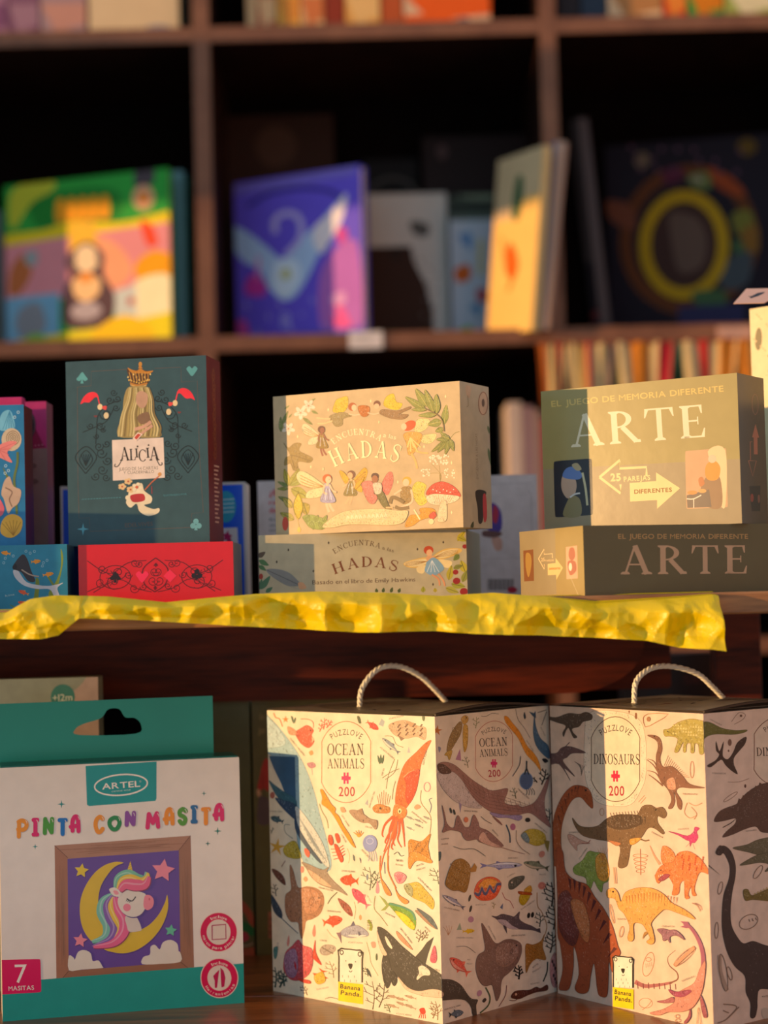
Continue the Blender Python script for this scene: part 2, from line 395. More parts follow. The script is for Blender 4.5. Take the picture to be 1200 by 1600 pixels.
# apron with its rounded lower right corner
def apron(name, x0, x1, zt, zb, y, th, rad, m):
    bm = bmesh.new(); pts = [(x0, zt), (x0, zb)]
    for k in range(9):
        a = -PI/2+PI/2*k/8; pts.append((x1-rad[0]+rad[0]*math.cos(a), zb+rad[1]+rad[1]*math.sin(a)))
    pts.append((x1, zt))
    a = [bm.verts.new((p[0], y-1.6, p[1]+1.3)) for p in pts]; b = [bm.verts.new((p[0], y+th-1.6, p[1]+1.3)) for p in pts]
    bm.faces.new(a); bm.faces.new(b[::-1])
    for i in range(len(a)): bm.faces.new((a[i], a[i-1], b[i-1], b[i]))
    return obj(name, bm, m, ds)
YA = 1.636
ax = PY(1008, 1040, YA).x; azb = PY(700, 1088, YA).z
apron('apron_board', DX0, ax, Z_DECK-.0165, azb, YA, .018, (.07, .045), W_APRON)
px_ = PY(1048, 1075, YA+.05); apron('rear_board', px_.x-.12, px_.x, Z_DECK-.02, PY(1048, 1075, YA+.05).z, YA+.045, .015, (.004, .004), W_APRON)
p0, p1 = PY(1118, 1040, 1.70).x, PY(1190, 1040, 1.70).x
ds_part('post', p0, p1, 1.70, 1.73, Z_SHELF, Z_DECK-.018, W_APRON)

# ================================================================= CARTONS
GROUPS = (('jigsaw box', 'jigsaw boxes with cord handles'), ('fairy game box', 'pair of fairy game boxes'), ('ARTE game box', 'pair of art memory boxes'), ('sea game box', 'pair of sea game boxes'), ('ALICIA card box', 'pair of card boxes'), ('glossy red card box', 'pair of card boxes'), ('olive box', 'tall olive boxes behind the kit'), ('dark olive box', 'tall olive boxes behind the kit'))
def carton(name, label, cat, x, y, z, t, W, D, H, col, rough=.42, group=None, bev=.0009, body='carton'):
    group = group or next((g for k, g in GROUPS if k in label), None)
    r = thing(name, label, cat, (x, y, z), t, group)
    m = mat(name+'_board', col, rough, .4, var=.05, vscale=60) if name+'_board' not in MATS else mat(name+'_board_'+col, col, rough, .4, var=.05, vscale=60)
    boxobj(body, (0, W, 0, D, 0, H), m, r, bev)
    return r
def scroll(f, col, wd, cx, cy, s, flip=1, turns=1.4, rot=0):
    P = []
    for i in range(16):
        k = i/15; a = rot+k*turns*2*PI; r = s*(1-k*.85); P.append((cx+flip*r*math.cos(a), cy+r*math.sin(a)))
    f.line(col, wd, *P, sm=2)
def leaf(f, col, x0, y0, x1, y1, wd, vein=None):
    dx, dy = x1-x0, y1-y0; L = math.hypot(dx, dy); nx, ny = -dy/L*wd, dx/L*wd
    f.blob(col, (x0, y0), (x0+dx*.3+nx, y0+dy*.3+ny), (x0+dx*.65+nx*.8, y0+dy*.65+ny*.8), (x1, y1), (x0+dx*.65-nx*.8, y0+dy*.65-ny*.8), (x0+dx*.3-nx, y0+dy*.3-ny), n=3)
    if vein: f.line(vein, max(wd*.15, .8), (x0, y0), (x1, y1), sm=1)
def twig(f, col, x, y, s, rot=0, n=3, wd=None):
    wd = wd or s*.06; c, q = math.cos(rot), math.sin(rot)
    R = lambda a, b: (x+a*c-b*q, y+a*q+b*c)
    f.line(col, wd*1.2, R(0, 0), R(s*.06, -s*.5), R(-s*.02, -s), sm=3, taper=lambda t: 1.2-.6*t)
    for i in range(n):
        k = .15+.7*(i+.5)/n; sg = 1 if i % 2 else -1; l = s*(.16+.14*((i*37+int(x)) % 5)/5)*(1.15-k*.5)
        f.line(col, wd*.85, R(s*.04, -s*k), R(sg*l*.9, -s*k-l*.45), R(sg*l*1.25, -s*k-l*1.2), sm=2)
        f.line(col, wd*.7, R(sg*l*.9, -s*k-l*.45), R(sg*l*1.6, -s*k-l*.65), sm=1)
def fish(f, col, x, y, L, hgt, rot=0, fin=None, eye='1a1a1a', belly=None):
    """head at -x, tail at +x, centred"""
    r = math.radians(rot); c, q = math.cos(r), math.sin(r); R = lambda a, b: (x+a*c-b*q, y+a*q+b*c); h = hgt/2; fin = fin or col
    f.poly(fin, R(L*.28, 0), R(L*.5, -h*.9), R(L*.44, 0), R(L*.5, h*.9))
    f.poly(fin, R(-L*.12, -h*.8), R(L*.05, -h*1.5), R(L*.14, -h*.6)); f.poly(fin, R(-L*.02, h*.8), R(L*.1, h*1.4), R(L*.13, h*.5))
    f.blob(col, R(-L*.5, 0), R(-L*.3, -h*.8), R(-L*.05, -h), R(L*.2, -h*.5), R(L*.36, 0), R(L*.2, h*.5), R(-L*.05, h), R(-L*.3, h*.8), n=4)
    if belly: f.blob(belly, R(-L*.46, h*.1), R(-L*.1, h*.25), R(L*.3, h*.05), R(-L*.05, h*.85), R(-L*.3, h*.7), n=4)
    f.ell(eye, *R(-L*.34, -h*.2), max(L*.03, 1.2), n=8)
def cap(f, txt, x, y, L, h, rot=0, col='7a6a5e'):
    r = math.radians(rot); f.text(col, txt, (x, y), (x+L*math.cos(r), y+L*math.sin(r)), h)
def puzzle_piece(f, col, x, y, s):
    f.add([[(x-s*.8, y-s*.35), (x-s*.45, y-s*.35), (x-s*.45, y-s), (x-s*.1, y-s), (x-s*.1, y-s*.45), (x+s*.1, y-s*.45), (x+s*.1, y-s), (x+s*.45, y-s), (x+s*.45, y-s*.3), (x+s*.8, y-s*.3), (x+s*.8, y+s*.3), (x+s*.45, y+s*.3), (x+s*.45, y+s), (x+s*.1, y+s), (x+s*.1, y+s*.45), (x-s*.1, y+s*.45), (x-s*.1, y+s), (x-s*.45, y+s), (x-s*.45, y+s*.3), (x-s*.8, y+s*.3)]], col)
def badge(f, cx, cy, rx, ry, l1, l2, paper, ring, col='3a2a20', red='b0203a', rot=0, squeeze=1):
    """notched oval plate with the title"""
    def outline(k):
        P = []
        for i in range(48):
            a = 2*PI*i/48; x, y = math.cos(a), math.sin(a)
            x = max(-.86, min(.86, x*1.0)) if abs(y) < .45 else x
            P.append((x*k, y*k))
        return P
    r = math.radians(rot); T = lambda x, y: (cx+x*rx*math.cos(r)-y*ry*math.sin(r)*0, cy+y*ry+x*rx*math.sin(r))
    f.poly(paper, *[T(x, y) for x, y in outline(1.06)])
    f.line(ring, rx*.026, *[T(x, y) for x, y in outline(1.0)], closed=True, sm=1)
    W = rx*.86
    f.text(col, 'PUZZLOVE', T(-.50, -.55), T(.50, -.55), ry*.15, sag=ry*.12, gap=.10)
    y = -.18
    if l2:
        f.text(col, l1, T(-.67, -.17), T(.62, -.17), ry*.28, serif=True)
        f.text(col, l2, T(-.66, .16), T(.64, .16), ry*.24, serif=True)
        puzzle_piece(f, 'd0186a', *T(0, .40), ry*.14); f.text(red, '200', T(-.26, .84), T(.31, .84), ry*.24, bold=.012)
    else:
        f.text(col, l1, T(-.78, .12), T(.86, .12), ry*.24, serif=True)
        puzzle_piece(f, 'd0104a', *T(.0, .40), ry*.13); f.text(red, '200', T(-.24, .86), T(.31, .86), ry*.24, bold=.012)
def bear(f, x0, x1, y0, ym, y1):
    """polar bear plate over the yellow maker's label"""
    w = x1-x0; cx = (x0+x1)/2
    def sh(g):
        return [(x0-g+w*.04, ym), (x0-g+w*.04, y0+w*.35), (x0-g, y0+w*.12-g), (x0+w*.1, y0-g), (x0+w*.25, y0+w*.02-g*.8), (cx, y0+w*.03-g*.8), (x1-w*.25, y0+w*.06-g*.8), (x1-w*.08, y0+w*.06-g), (x1+g, y0+w*.2-g), (x1+g-w*.03, y0+w*.42), (x1+g-w*.03, ym)]
    f.poly('2a2018', *sh(w*.07)); f.poly('f6efdc', *sh(0))
    f.ring('2a2018', x0+w*.12, y0+w*.14, w*.07, w*.09, w*.04); f.ring('2a2018', x1-w*.1, y0+w*.2, w*.07, w*.09, w*.04)
    f.blob('2a2018', (cx-w*.09, y0+w*.62), (cx+w*.08, y0+w*.62), (cx+w*.08, y0+w*.75), (cx+w*.01, y0+w*.86), (cx-w*.07, y0+w*.76))
    f.line('2a2018', w*.03, (cx-w*.06, y0+w*.92), (cx+.01*w, y0+w*.97), (cx+w*.08, y0+w*.91))
    f.ell('2a2018', cx-w*.2, y0+w*.5, w*.025, n=8); f.ell('2a2018', cx+w*.22, y0+w*.53, w*.025, n=8)
    for i in range(9): f.line('6a5a48', w*.02, (x0+w*(.16+.085*i), y0+w*(1.12+.18*(i % 3))), (x0+w*(.16+.085*i), y0+w*(1.22+.18*(i % 3))), sm=1)
    f.poly('f7d708', (x0-w*.02, ym-w*.02), (x1+w*.05, ym+w*.08), (x1+w*.05, y1+w*.12), (x0-w*.02, y1))
    hh = (y1-ym)
    f.text('2a2018', 'Banana', (x0+w*.06, ym+hh*.33), (x0+w*.92, ym+hh*.43), hh*.24, bold=.02)
    f.text('2a2018', 'Panda.', (x0+w*.08, ym+hh*.66), (x0+w*.97, ym+hh*.76), hh*.24, bold=.02)

# ---- ocean animals puzzle
def orca_left(f):
    f.blob('45403c', (750, 448), (795, 462), (850, 510), (905, 565), (960, 610), (1015, 655), (1100, 705), (1180, 760), (1230, 800), (1230, 900), (1120, 880), (1040, 880), (960, 850), (900, 790), (840, 720), (800, 640), (790, 590), (762, 500), n=4)
    f.poly('45403c', (990, 635), (1030, 590), (1065, 540), (1108, 505), (1090, 560), (1070, 620), (1055, 680))
    f.blob('45403c', (790, 625), (778, 700), (790, 790), (812, 838), (835, 800), (838, 720), (820, 650)); f.blob('3a3632', (840, 730), (838, 790), (858, 822), (876, 790), (865, 745))
    f.blob('f0cdb0', (748, 470), (765, 520), (790, 580), (812, 622), (790, 628), (765, 580), (752, 520)); f.blob('f0e4cc', (798, 508), (815, 520), (845, 575), (838, 585), (812, 555))
    f.blob('f0e4cc', (1010, 700), (1040, 688), (1080, 718), (1082, 748), (1040, 752), (1005, 780), (1000, 765), (1015, 735))
    f.blob('f0cdb0', (880, 760), (940, 825), (1010, 850), (1100, 835), (1165, 850), (1165, 885), (1090, 885), (1010, 872), (930, 840), n=4)
def build_ocean():
    W, D, H = .1414, .1906, .235
    r = carton('puzzle_box', 'cream ocean animals jigsaw box with red squid and orca, cord handle on top', 'box', .0352, 1.3907, Z_SHELF, .812, W, D, H, 'e6dccb', group=None, body='carton')
    P = 'efe2c8'; K = '2f3a34'
    f = Face(D, H, [(415, 1107), (680, 1119), (691, 1595), (429, 1551)]); f.base(P); f.ink = (1.6, 1500, .012)
    f.crop(410, 1090, .24167)
    # blue sea wedge and the whale
    f.blob('9cc0cc', (0, 100), (40, 120), (130, 220), (230, 360), (290, 480), (340, 620), (375, 760), (430, 960), (445, 1120), (300, 1120), (230, 940), (215, 700), (200, 560), (60, 380), (0, 330), n=4)
    f.blob('b8d4dc', (0, 110), (60, 150), (130, 240), (140, 300), (60, 320), (0, 300), n=4)
    f.poly('2c5f86', (36, 375), (208, 382), (216, 660), (238, 760), (205, 780), (120, 560), (70, 460))
    f.blob('2f6a80', (38, 540), (80, 570), (150, 620), (215, 660), (215, 720), (150, 690), (90, 640)); f.blob('274a6c', (80, 655), (140, 670), (215, 700), (230, 800), (150, 740))
    f.blob('cfd4cf', (215, 710), (260, 745), (330, 840), (380, 920), (415, 1000), (440, 1100), (400, 1080), (330, 990), (260, 900), (222, 820), n=4)
    for i in range(7): f.line('98a4a8', 2, (235+i*12, 770+i*18), (300+i*14, 900+i*18), (370+i*8, 1010+i*8))
    f.blob('35506c', (215, 730), (232, 830), (300, 950), (390, 1070), (360, 1060), (270, 950), (215, 850), n=4)
    badge(f, 545, 415, 185, 267, 'OCEAN', 'ANIMALS', 'f0e2c6', 'b06a4a')
    f.line('e06a3a', 6, (65, 90), (80, 120), (105, 130), (125, 180)); f.star('e8823a', 145, 133, 24, .35); f.blob('3a5a4a', (180, 110), (195, 120), (200, 160), (188, 145)); f.blob('3a5a4a', (208, 120), (214, 130), (206, 160), (200, 140))
    # anglerfish
    f.blob('e8604a', (210, 220), (250, 190), (290, 172), (330, 205), (318, 240), (335, 280), (300, 322), (255, 300), (228, 265)); f.blob('f09a78', (160, 180), (210, 205), (215, 235), (170, 230)); f.line('c8503a', 4, (330, 190), (325, 150), (290, 132), (245, 130)); f.ell('2a1a14', 312, 206, 5)
    f.poly('f0b89a', (318, 250), (336, 262), (322, 290)); cap(f, 'HUMPBACK ANGLERFISH', 172, 262, 150, 12, 50)
    for x, y, s, q in ((370, 215, 60, .3), (395, 200, 75, .1), (415, 190, 60, .6)): twig(f, 'e86a5a', x, y, s, q, 4, 5)
    f.blob('e8a06a', (300, 350), (320, 338), (330, 360), (312, 372)); f.blob('c88a9a', (290, 425), (330, 420), (345, 445), (310, 455)); f.line('c88a9a', 3, (320, 450), (325, 500))
    # orange sawfish
    f.blob('f09a1a', (378, 600), (395, 598), (420, 640), (450, 690), (478, 720), (475, 745), (500, 770), (530, 830), (570, 890), (600, 950), (608, 975), (575, 945), (520, 860), (480, 790), (450, 745), (420, 715), (388, 690), (392, 650), n=4); cap(f, 'SAW SHARK', 515, 765, 90, 11, 58)
    f.line('8a8a4a', 3, (372, 690), (390, 740), (420, 790), (432, 850)); f.blob('eba07a', (510, 715), (530, 712), (545, 740), (520, 745))
    fish(f, 'e83a3a', 715, 175, 95, 36, 215, 'f08a6a'); f.poly('a8b0b8', (755, 170), (775, 130), (795, 150), (785, 185)); f.blob('4a5a3a', (615, 115), (632, 118), (642, 160), (625, 155))
    # grouper
    f.blob('d8b090', (820, 180), (870, 150), (940, 145), (1010, 180), (1060, 195), (1055, 270), (1000, 250), (930, 262), (860, 240)); f.poly('c09a78', (930, 150), (985, 160), (1005, 195), (960, 185)); f.poly('8a6a58', (880, 240), (925, 262), (900, 278))
    for i in range(34): f.ell('6a4a3a', 850+(i*47) % 190, 165+(i*29) % 85, 6.5, 5, n=7)
    cap(f, 'ATLANTIC WOLFFISH', 822, 138, 98, 11, -12); f.blob('5a6a4a', (1038, 112), (1055, 120), (1050, 148), (1038, 140))
    fish(f, '8a9aaa', 835, 310, 150, 34, 42, '5a6a80', belly='e8e0d0'); cap(f, 'ATLANTIC MACKEREL', 762, 322, 120, 11, 40); f.line('7a6a4a', 3, (795, 245), (845, 250), (870, 300), (915, 320)); f.poly('b8b8c0', (940, 355), (950, 315), (960, 355))
    for x, y, q in ((765, 430, -.5), (770, 425, 0), (778, 428, .4)): leaf(f, '3f5f48', x, y, x+30*q, y-60, 7)
    for a, b, c in (((860, 395), (820, 500), (805, 590)), ((880, 400), (860, 480), (800, 530)), ((890, 460), (840, 480), (780, 520)), ((865, 540), (850, 600), (845, 660))): f.line('8a7a5a', 4, a, b, c)
    cap(f, 'DEEP SEA', 782, 505, 50, 10, -75)
    # lionfish, pollock
    f.blob('c8803a', (718, 715), (750, 690), (800, 700), (830, 715), (825, 745), (780, 750), (735, 745)); [f.line('a8602a', 3, (760+i*10, 695), (748+i*14, 600+abs(i-3)*12), sm=1) for i in range(7)]; f.ell('3a2a1a', 768, 718, 7)
    cap(f, 'JOHN DORY FISH', 700, 715, 110, 10, -72); f.poly('b0b0b8', (668, 690), (685, 660), (690, 700))
    f.blob('b09078', (568, 735), (610, 730), (660, 755), (700, 785), (750, 800), (740, 855), (700, 815), (650, 810), (600, 780)); f.poly('a08068', (620, 732), (650, 718), (665, 765)); cap(f, 'POLLOCK', 672, 842, 45, 11, 10)
    for q in (-.8, -.4, 0, .4, .8): twig(f, 'e8a03a', 628, 905, 45, q, 0, 5)
    # jellyfish, lobster
    f.ell('8a98d0', 703, 945, 46, 55); f.ring('b8c0e8', 703, 930, 22, 20, 4); [f.line('8a98d0', 3, (690+i*14, 990), (700+i*14, 1020), (692+i*18, 1060)) for i in range(4)]; cap(f, 'MOON JELLYFISH', 645, 990, 105, 11, 45)
    f.blob('e8482a', (470, 955), (490, 960), (510, 1000), (530, 1050), (515, 1070), (490, 1020)); f.blob('e8482a', (435, 895), (455, 900), (465, 945), (448, 960), (432, 930)); f.blob('e8482a', (475, 890), (495, 885), (510, 930), (492, 945)); [f.line('e8482a', 4, (490+i*8, 985+i*18), (450+i*6, 985+i*22)) for i in range(4)]; [f.line('e8482a', 4, (490+i*8, 985+i*18), (530+i*4, 960+i*18)) for i in range(4)]; cap(f, 'LOBSTER', 515, 890, 60, 10, 62)
    f.blob('e8604a', (275, 990), (290, 982), (312, 1010), (305, 1040), (285, 1025)); f.line('b0a05a', 3, (555, 980), (570, 1030), (562, 1076)); f.blob('5a6a6a', (590, 1020), (602, 1030), (605, 1060), (594, 1055)); f.blob('5a5a6a', (632, 1040), (645, 1050), (642, 1076))
    # left shaded corner: fish, shell, starfish, lemon fish
    f.ell('b8685a', 62, 635, 16, 22); fish(f, '2f5a6a', 95, 795, 90, 36, 20, '24404a'); f.line('4a5a5a', 3, (180, 830), (145, 830), (150, 880), (200, 920)); twig(f, '3a4a3a', 55, 885, 40, .3, 2, 4); cap(f, 'CORAL FISH', 45, 745, 80, 10, 2)
    f.star('d8a83a', 95, 975, 60, .3, 5, 10); f.blob('c8b03a', (138, 990), (175, 945), (220, 940), (255, 1030), (225, 1050), (160, 1035)); f.ell('3a3a1a', 225, 990, 4)
    # squid
    f.blob('f06a2a', (1095, 275), (1060, 290), (1000, 350), (930, 420), (895, 500), (870, 600), (865, 690), (900, 730), (935, 715), (990, 620), (1015, 520), (1030, 430), (1070, 330), n=4)
    f.blob('f0401e', (1015, 460), (925, 510), (935, 560), (930, 640), (950, 690), (990, 625), (1012, 540)); f.line('f8a070', 8, (918, 515), (960, 480), (1018, 462), taper=sway)
    f.blob('f0803a', (865, 690), (930, 715), (935, 760), (900, 790), (850, 770)); f.ell('f0e0a0', 893, 735, 12, 17); f.ell('2a1a14', 893, 737, 5, 9)
    for pts in (((850, 770), (800, 820), (780, 880), (788, 905)), ((860, 775), (830, 850), (820, 920), (790, 1000)), ((875, 780), (860, 860), (850, 930), (862, 960)), ((890, 785), (890, 860), (880, 920), (905, 970)), ((905, 780), (915, 850), (920, 900), (925, 965)), ((860, 770), (840, 850), (800, 930), (810, 945)), ((870, 780), (868, 880), (840, 960), (850, 985))): f.line('e8582a', 16, *pts, taper=lambda t: 1.1-t*.8)
    f.line('e8703a', 7, (880, 790), (830, 940), (790, 1020), (770, 1120)); f.line('e8703a', 7, (870, 790), (820, 980), (820, 1120))
    cap(f, 'GIANT SQUID', 1048, 435, 95, 11, -78); f.ring('e09aa0', 1068, 578, 20, 30, 5); f.blob('e8a07a', (985, 710), (1005, 690), (1028, 708), (1000, 725))
    f.line('5a6a8a', 4, (1085, 745), (1095, 700), (1082, 660), (1100, 650)); f.line('b0905a', 3, (1030, 600), (1030, 680), (1090, 770), (1085, 880))
    for i in range(5): fish(f, '9a968e', 960+(i % 3)*55, 780+(i//3)*50+(i % 2)*18, 60, 12, 25)
    cap(f, 'EUROPEAN PILCHARD', 968, 742, 120, 10, 38); f.blob('c8822a', (955, 920), (1030, 930), (1090, 880), (1075, 960), (1090, 1068), (1030, 1040), (960, 1076), (950, 1000)); [f.ell('8a5418', 965+(i*37) % 105, 945+(i*23) % 80, 4, n=6) for i in range(22)]
    f.line('4a5a5a', 4, (855, 1015), (880, 1000), (900, 1025), (920, 1020)); cap(f, 'HERALD', 870, 1060, 45, 11, 5)
    f.crop(410, 1340, .24167)
    # lower half
    f.blob('6a3f34', (62, 85), (100, 95), (140, 135), (152, 188), (115, 165), (80, 125)); twig(f, '2a3a30', 90, 260, 80, -.2, 4, 5); f.line('8a5040', 5, (125, 70), (150, 30)); f.blob('24405a', (58, 250), (90, 290), (130, 360), (128, 405), (85, 370), (62, 310)); f.line('24405a', 5, (120, 395), (180, 450), (238, 500)); cap(f, 'SEA SNAKE', 100, 560, 50, 11, 88); f.blob('4a8a88', (78, 600), (105, 590), (100, 650), (85, 665))
    for x, y, s, q in ((90, 850, 130, 0), (120, 850, 110, .3), (150, 840, 80, -.2)): twig(f, '2a4a44', x, y, s, q, 5, 8)
    # sunfish
    f.blob('b07c5c', (182, 55), (205, 100), (235, 200), (290, 195), (350, 205), (395, 240), (405, 300), (380, 370), (330, 405), (290, 420), (280, 470), (262, 535), (245, 480), (235, 430), (190, 425), (160, 380), (150, 320), (155, 250), (190, 215), (182, 130), n=4)
    f.blob('c48a68', (250, 210), (340, 215), (385, 270), (360, 350), (290, 370), (260, 290)); f.ell('3a2a20', 372, 268, 5); f.ring('8a5a44', 325, 290, 14, 28, 4, 20)
    # dolphin
    f.blob('a08c7a', (258, 38), (300, 48), (350, 70), (400, 85), (435, 68), (425, 105), (470, 160), (520, 205), (558, 250), (500, 222), (430, 200), (370, 175), (320, 130), (290, 80), n=4); f.blob('e0b898', (300, 85), (350, 110), (410, 155), (455, 195), (400, 185), (340, 150)); cap(f, 'SPINNER DOLPHIN', 370, 205, 95, 11, 12)
    fish(f, 'f0481e', 570, 152, 120, 62, 5, 'f0601e'); cap(f, 'DANISH SQUIRREL', 520, 95, 88, 11, 4); fish(f, 'f0486a', 640, 265, 160, 56, 48, 'f07a8a'); cap(f, 'RED MULLET', 680, 250, 55, 10, 60)
    f.line('4a5a40', 5, (430, 305), (450, 270), (490, 230)); f.blob('a8584a', (495, 270), (530, 285), (575, 325), (590, 380), (560, 370), (520, 325)); fish(f, 'ec4a2a', 460, 415, 130, 60, 168, 'ec6a3a'); cap(f, 'VERMILION SNAPPER', 425, 355, 90, 11, 5)
    f.line('9a8a5a', 3, (600, 290), (610, 340), (600, 400)); f.line('9a8a5a', 3, (425, 470), (455, 510), (490, 530))
    # salmon, worms
    f.blob('a8a8b8', (510, 490), (560, 450), (620, 440), (680, 475), (690, 505), (640, 515), (560, 520)); f.poly('8a6a7a', (485, 490), (515, 488), (520, 560), (508, 530)); f.poly('60607a', (575, 450), (595, 412), (608, 442)); f.blob('e8e0d8', (560, 505), (630, 500), (680, 505), (620, 518)); f.poly('60607a', (625, 475), (650, 500), (630, 508)); cap(f, 'ATLANTIC SALMON', 560, 555, 95, 11, 2)
    f.line('a0a83a', 16, (690, 405), (710, 440), (705, 472)); [f.line('3a4a1a', 3, (684, 412+i*10), (714, 410+i*10), sm=1) for i in range(6)]
    f.blob('b8a898', (380, 600), (410, 570), (470, 575), (480, 605), (430, 635), (390, 630)); [f.ell('8a7a6a', 395+(i*31) % 75, 585+(i*17) % 40, 5, n=6) for i in range(14)]; cap(f, 'LOBSTER', 380, 545, 45, 11, 5)
    f.blob('e88a7a', (330, 490), (345, 440), (352, 500), (340, 520)); f.blob('e09080', (165, 560), (178, 510), (182, 560), (172, 585)); f.blob('e8a07a', (270, 145), (285, 130), (298, 150), (284, 165)); f.ell('e88a7a', 262, 85, 11, 22)
    # opah
    f.blob('d0505a', (145, 690), (160, 620), (200, 580), (240, 540), (270, 575), (330, 600), (335, 690), (310, 760), (250, 800), (190, 795), (150, 745)); f.blob('a87a9a', (150, 690), (165, 625), (220, 600), (240, 700), (220, 780), (170, 770)); f.blob('e0402e', (335, 640), (350, 540), (355, 620), (392, 698), (345, 665)); f.blob('e0402e', (240, 790), (315, 800), (318, 820), (270, 812)); f.blob('c02838', (215, 680), (228, 700), (230, 735), (218, 715))
    fish(f, 'e8b83a', 385, 775, 100, 76, 290, 'e8602a'); cap(f, 'FLAME ANGELFISH', 360, 862, 80, 11, -12)
    for x, y, s, q, c in ((470, 780, 110, -.25, '8a7a5a'), (720, 975, 180, 0, '5a4a34'), (760, 960, 150, .25, '5a4a34'), (300, 895, 70, -.5, '6a5a4a'), (830, 990, 60, -.4, '5a6a4a'), (1130, 1030, 120, -.1, '8a6a4a'), (1100, 1020, 80, .3, '8a6a4a'), (1010, 540, 80, .2, '6a5a48'), (1030, 530, 70, .6, '6a5a48'), (700, 215, 150, 0, '4a5a48'), (715, 200, 110, .4, '4a5a48'), (1140, 170, 110, -.3, '4a5a48'), (690, 765, 60, -.3, '3a4a3a')): twig(f, c, x, y, s, q, 5, 5)
    f.line('9a8a5a', 3, (680, 545), (700, 620), (710, 680), (755, 760)); f.line('5a4a34', 4, (415, 915), (450, 905), (500, 915))
    bear(f, 503, 652, 595, 805, 925)
    orca_left(f)
    f.blob('7aa83a', (820, 295), (870, 300), (950, 335), (995, 400), (985, 465), (960, 440), (910, 400), (850, 340)); f.blob('e8d82a', (860, 345), (930, 370), (985, 430), (975, 462), (920, 420)); f.line('5a9a7a', 14, (825, 298), (900, 315), (970, 350), (992, 400)); f.poly('98a85a', (760, 245), (800, 275), (825, 310), (800, 340), (770, 345), (805, 310)); cap(f, 'MAHI MAHI', 800, 362, 65, 11, 25)
    f.blob('d8b848', (920, 180), (960, 165), (1010, 160), (1060, 210), (1110, 275), (1100, 330), (1050, 290), (990, 265), (940, 230)); f.blob('a8a878', (920, 180), (950, 170), (975, 200), (970, 250), (940, 225)); f.ell('2a2a1a', 940, 185, 4); cap(f, 'GOLDEN SEABREAM', 1005, 130, 120, 11, 45)
    f.blob('b08a70', (990, 340), (1030, 345), (1090, 385), (1130, 455), (1080, 430), (1030, 385)); f.blob('5a6a70', (1000, 325), (1050, 350), (1100, 390), (1132, 458), (1070, 400)); cap(f, 'HADDOCK', 1050, 445, 45, 11, 45)
    f.blob('f0909a', (858, 110), (890, 92), (935, 120), (915, 160), (880, 165)); [f.line('e05a7a', 3, (893, 160), (868+i*12, 102+abs(i-2)*5), sm=1) for i in range(5)]
    f.blob('d89a78', (870, 475), (890, 485), (940, 540), (975, 590), (930, 560), (885, 515)); cap(f, 'GREATER PIPEFISH', 892, 455, 120, 11, 52); f.blob('e0607a', (1112, 560), (1128, 630), (1115, 670), (1085, 650)); f.blob('e8a08a', (708, 548), (735, 545), (738, 578), (718, 582))
    f.line('e8803a', 7, (770, -10), (765, 80), (780, 160)); f.line('e8803a', 7, (820, -10), (820, 90), (870, 200)); f.blob('f0944a', (772, 140), (800, 170), (838, 230), (830, 248), (800, 225)); f.blob('f0944a', (862, 190), (890, 240), (950, 280), (925, 298), (885, 260)); cap(f, 'WATER', 868, 20, 40, 11, 5); cap(f, 'FLOWER', 866, 50, 48, 11, 8); cap(f, 'SPOTTED', 1000, 60, 50, 11, -20); cap(f, 'EAGLE RAY', 1000, 84, 60, 11, -15)
    f.blob('e8923a', (950, -5), (990, -40), (1090, 10), (1090, 35), (1000, 20), (955, 75)); f.line('5a6a8a', 4, (795, 30), (798, 105)); f.ell('7a8a98', 684, 130, 7, 22); f.ell('e8a070', 640, 390, 9, 18); f.ell('5a6a4a', 745, 640, 6, 22); f.blob('d890a0', (738, 220), (750, 150), (762, 215), (752, 235))
    for i in range(6): fish(f, 'b89a80', 850+(i % 3)*55, 890+(i//3)*45+(i % 2)*15, 80, 16, 8+i*3)
    cap(f, 'ATLANTIC HERRING', 868, 1000, 100, 11, 6); f.blob('e83a2a', (1015, 965), (1045, 955), (1055, 985), (1030, 995)); [f.line('e83a2a', 5, (1025+i*8, 985), (1012+i*14, 1022)) for i in range(4)]; f.line('9a8a5a', 4, (735, 250), (730, 330), (770, 380), (815, 440)); f.blob('3f4a4a', (680, 715), (700, 730), (712, 770), (690, 750)); cap(f, 'ORCA', 1112, 715, 35, 11, 15)
    f.build('side_print', r, LS(W, D), label='cream print of a red squid, blue whale tail and orca')
    # ---------- right face
    f = Face(W, H, [(681, 1122), (856, 1103), (872, 1551), (691, 1595)]); f.base('e2d2c0'); f.ink = (2.2, 2500, .012); f.crop(670, 1090, .175)
    badge(f, 578, 478, 190, 262, 'OCEAN', 'ANIMALS', 'e6d2be', 'b86a5a', rot=-3)
    f.blob('9a7a4a', (275, 225), (300, 250), (285, 330), (245, 400), (200, 470), (165, 480), (175, 400), (210, 310), n=4); [f.ring('6a5432', 225+(i % 2)*30-i*6, 290+i*32, 14, 18, 3) for i in range(5)]; f.blob('d0a050', (290, 200), (320, 170), (352, 185), (345, 225), (310, 245)); f.blob('d0a040', (310, 260), (345, 260), (350, 350), (340, 440), (318, 485), (305, 400)); f.blob('c09840', (170, 480), (210, 470), (205, 510), (185, 555), (170, 520), (145, 510)); f.ell('2a1a10', 336, 190, 6)
    f.line('4a4a3a', 4, (465, 175), (510, 175), (560, 150), (620, 155)); f.blob('e8942a', (668, 175), (700, 180), (740, 230), (800, 300), (850, 390), (880, 440), (930, 490), (975, 560), (995, 650), (940, 580), (870, 510), (830, 440), (790, 360), (730, 290), (680, 225), n=4); cap(f, 'SAW SHARK', 862, 385, 115, 14, 58)
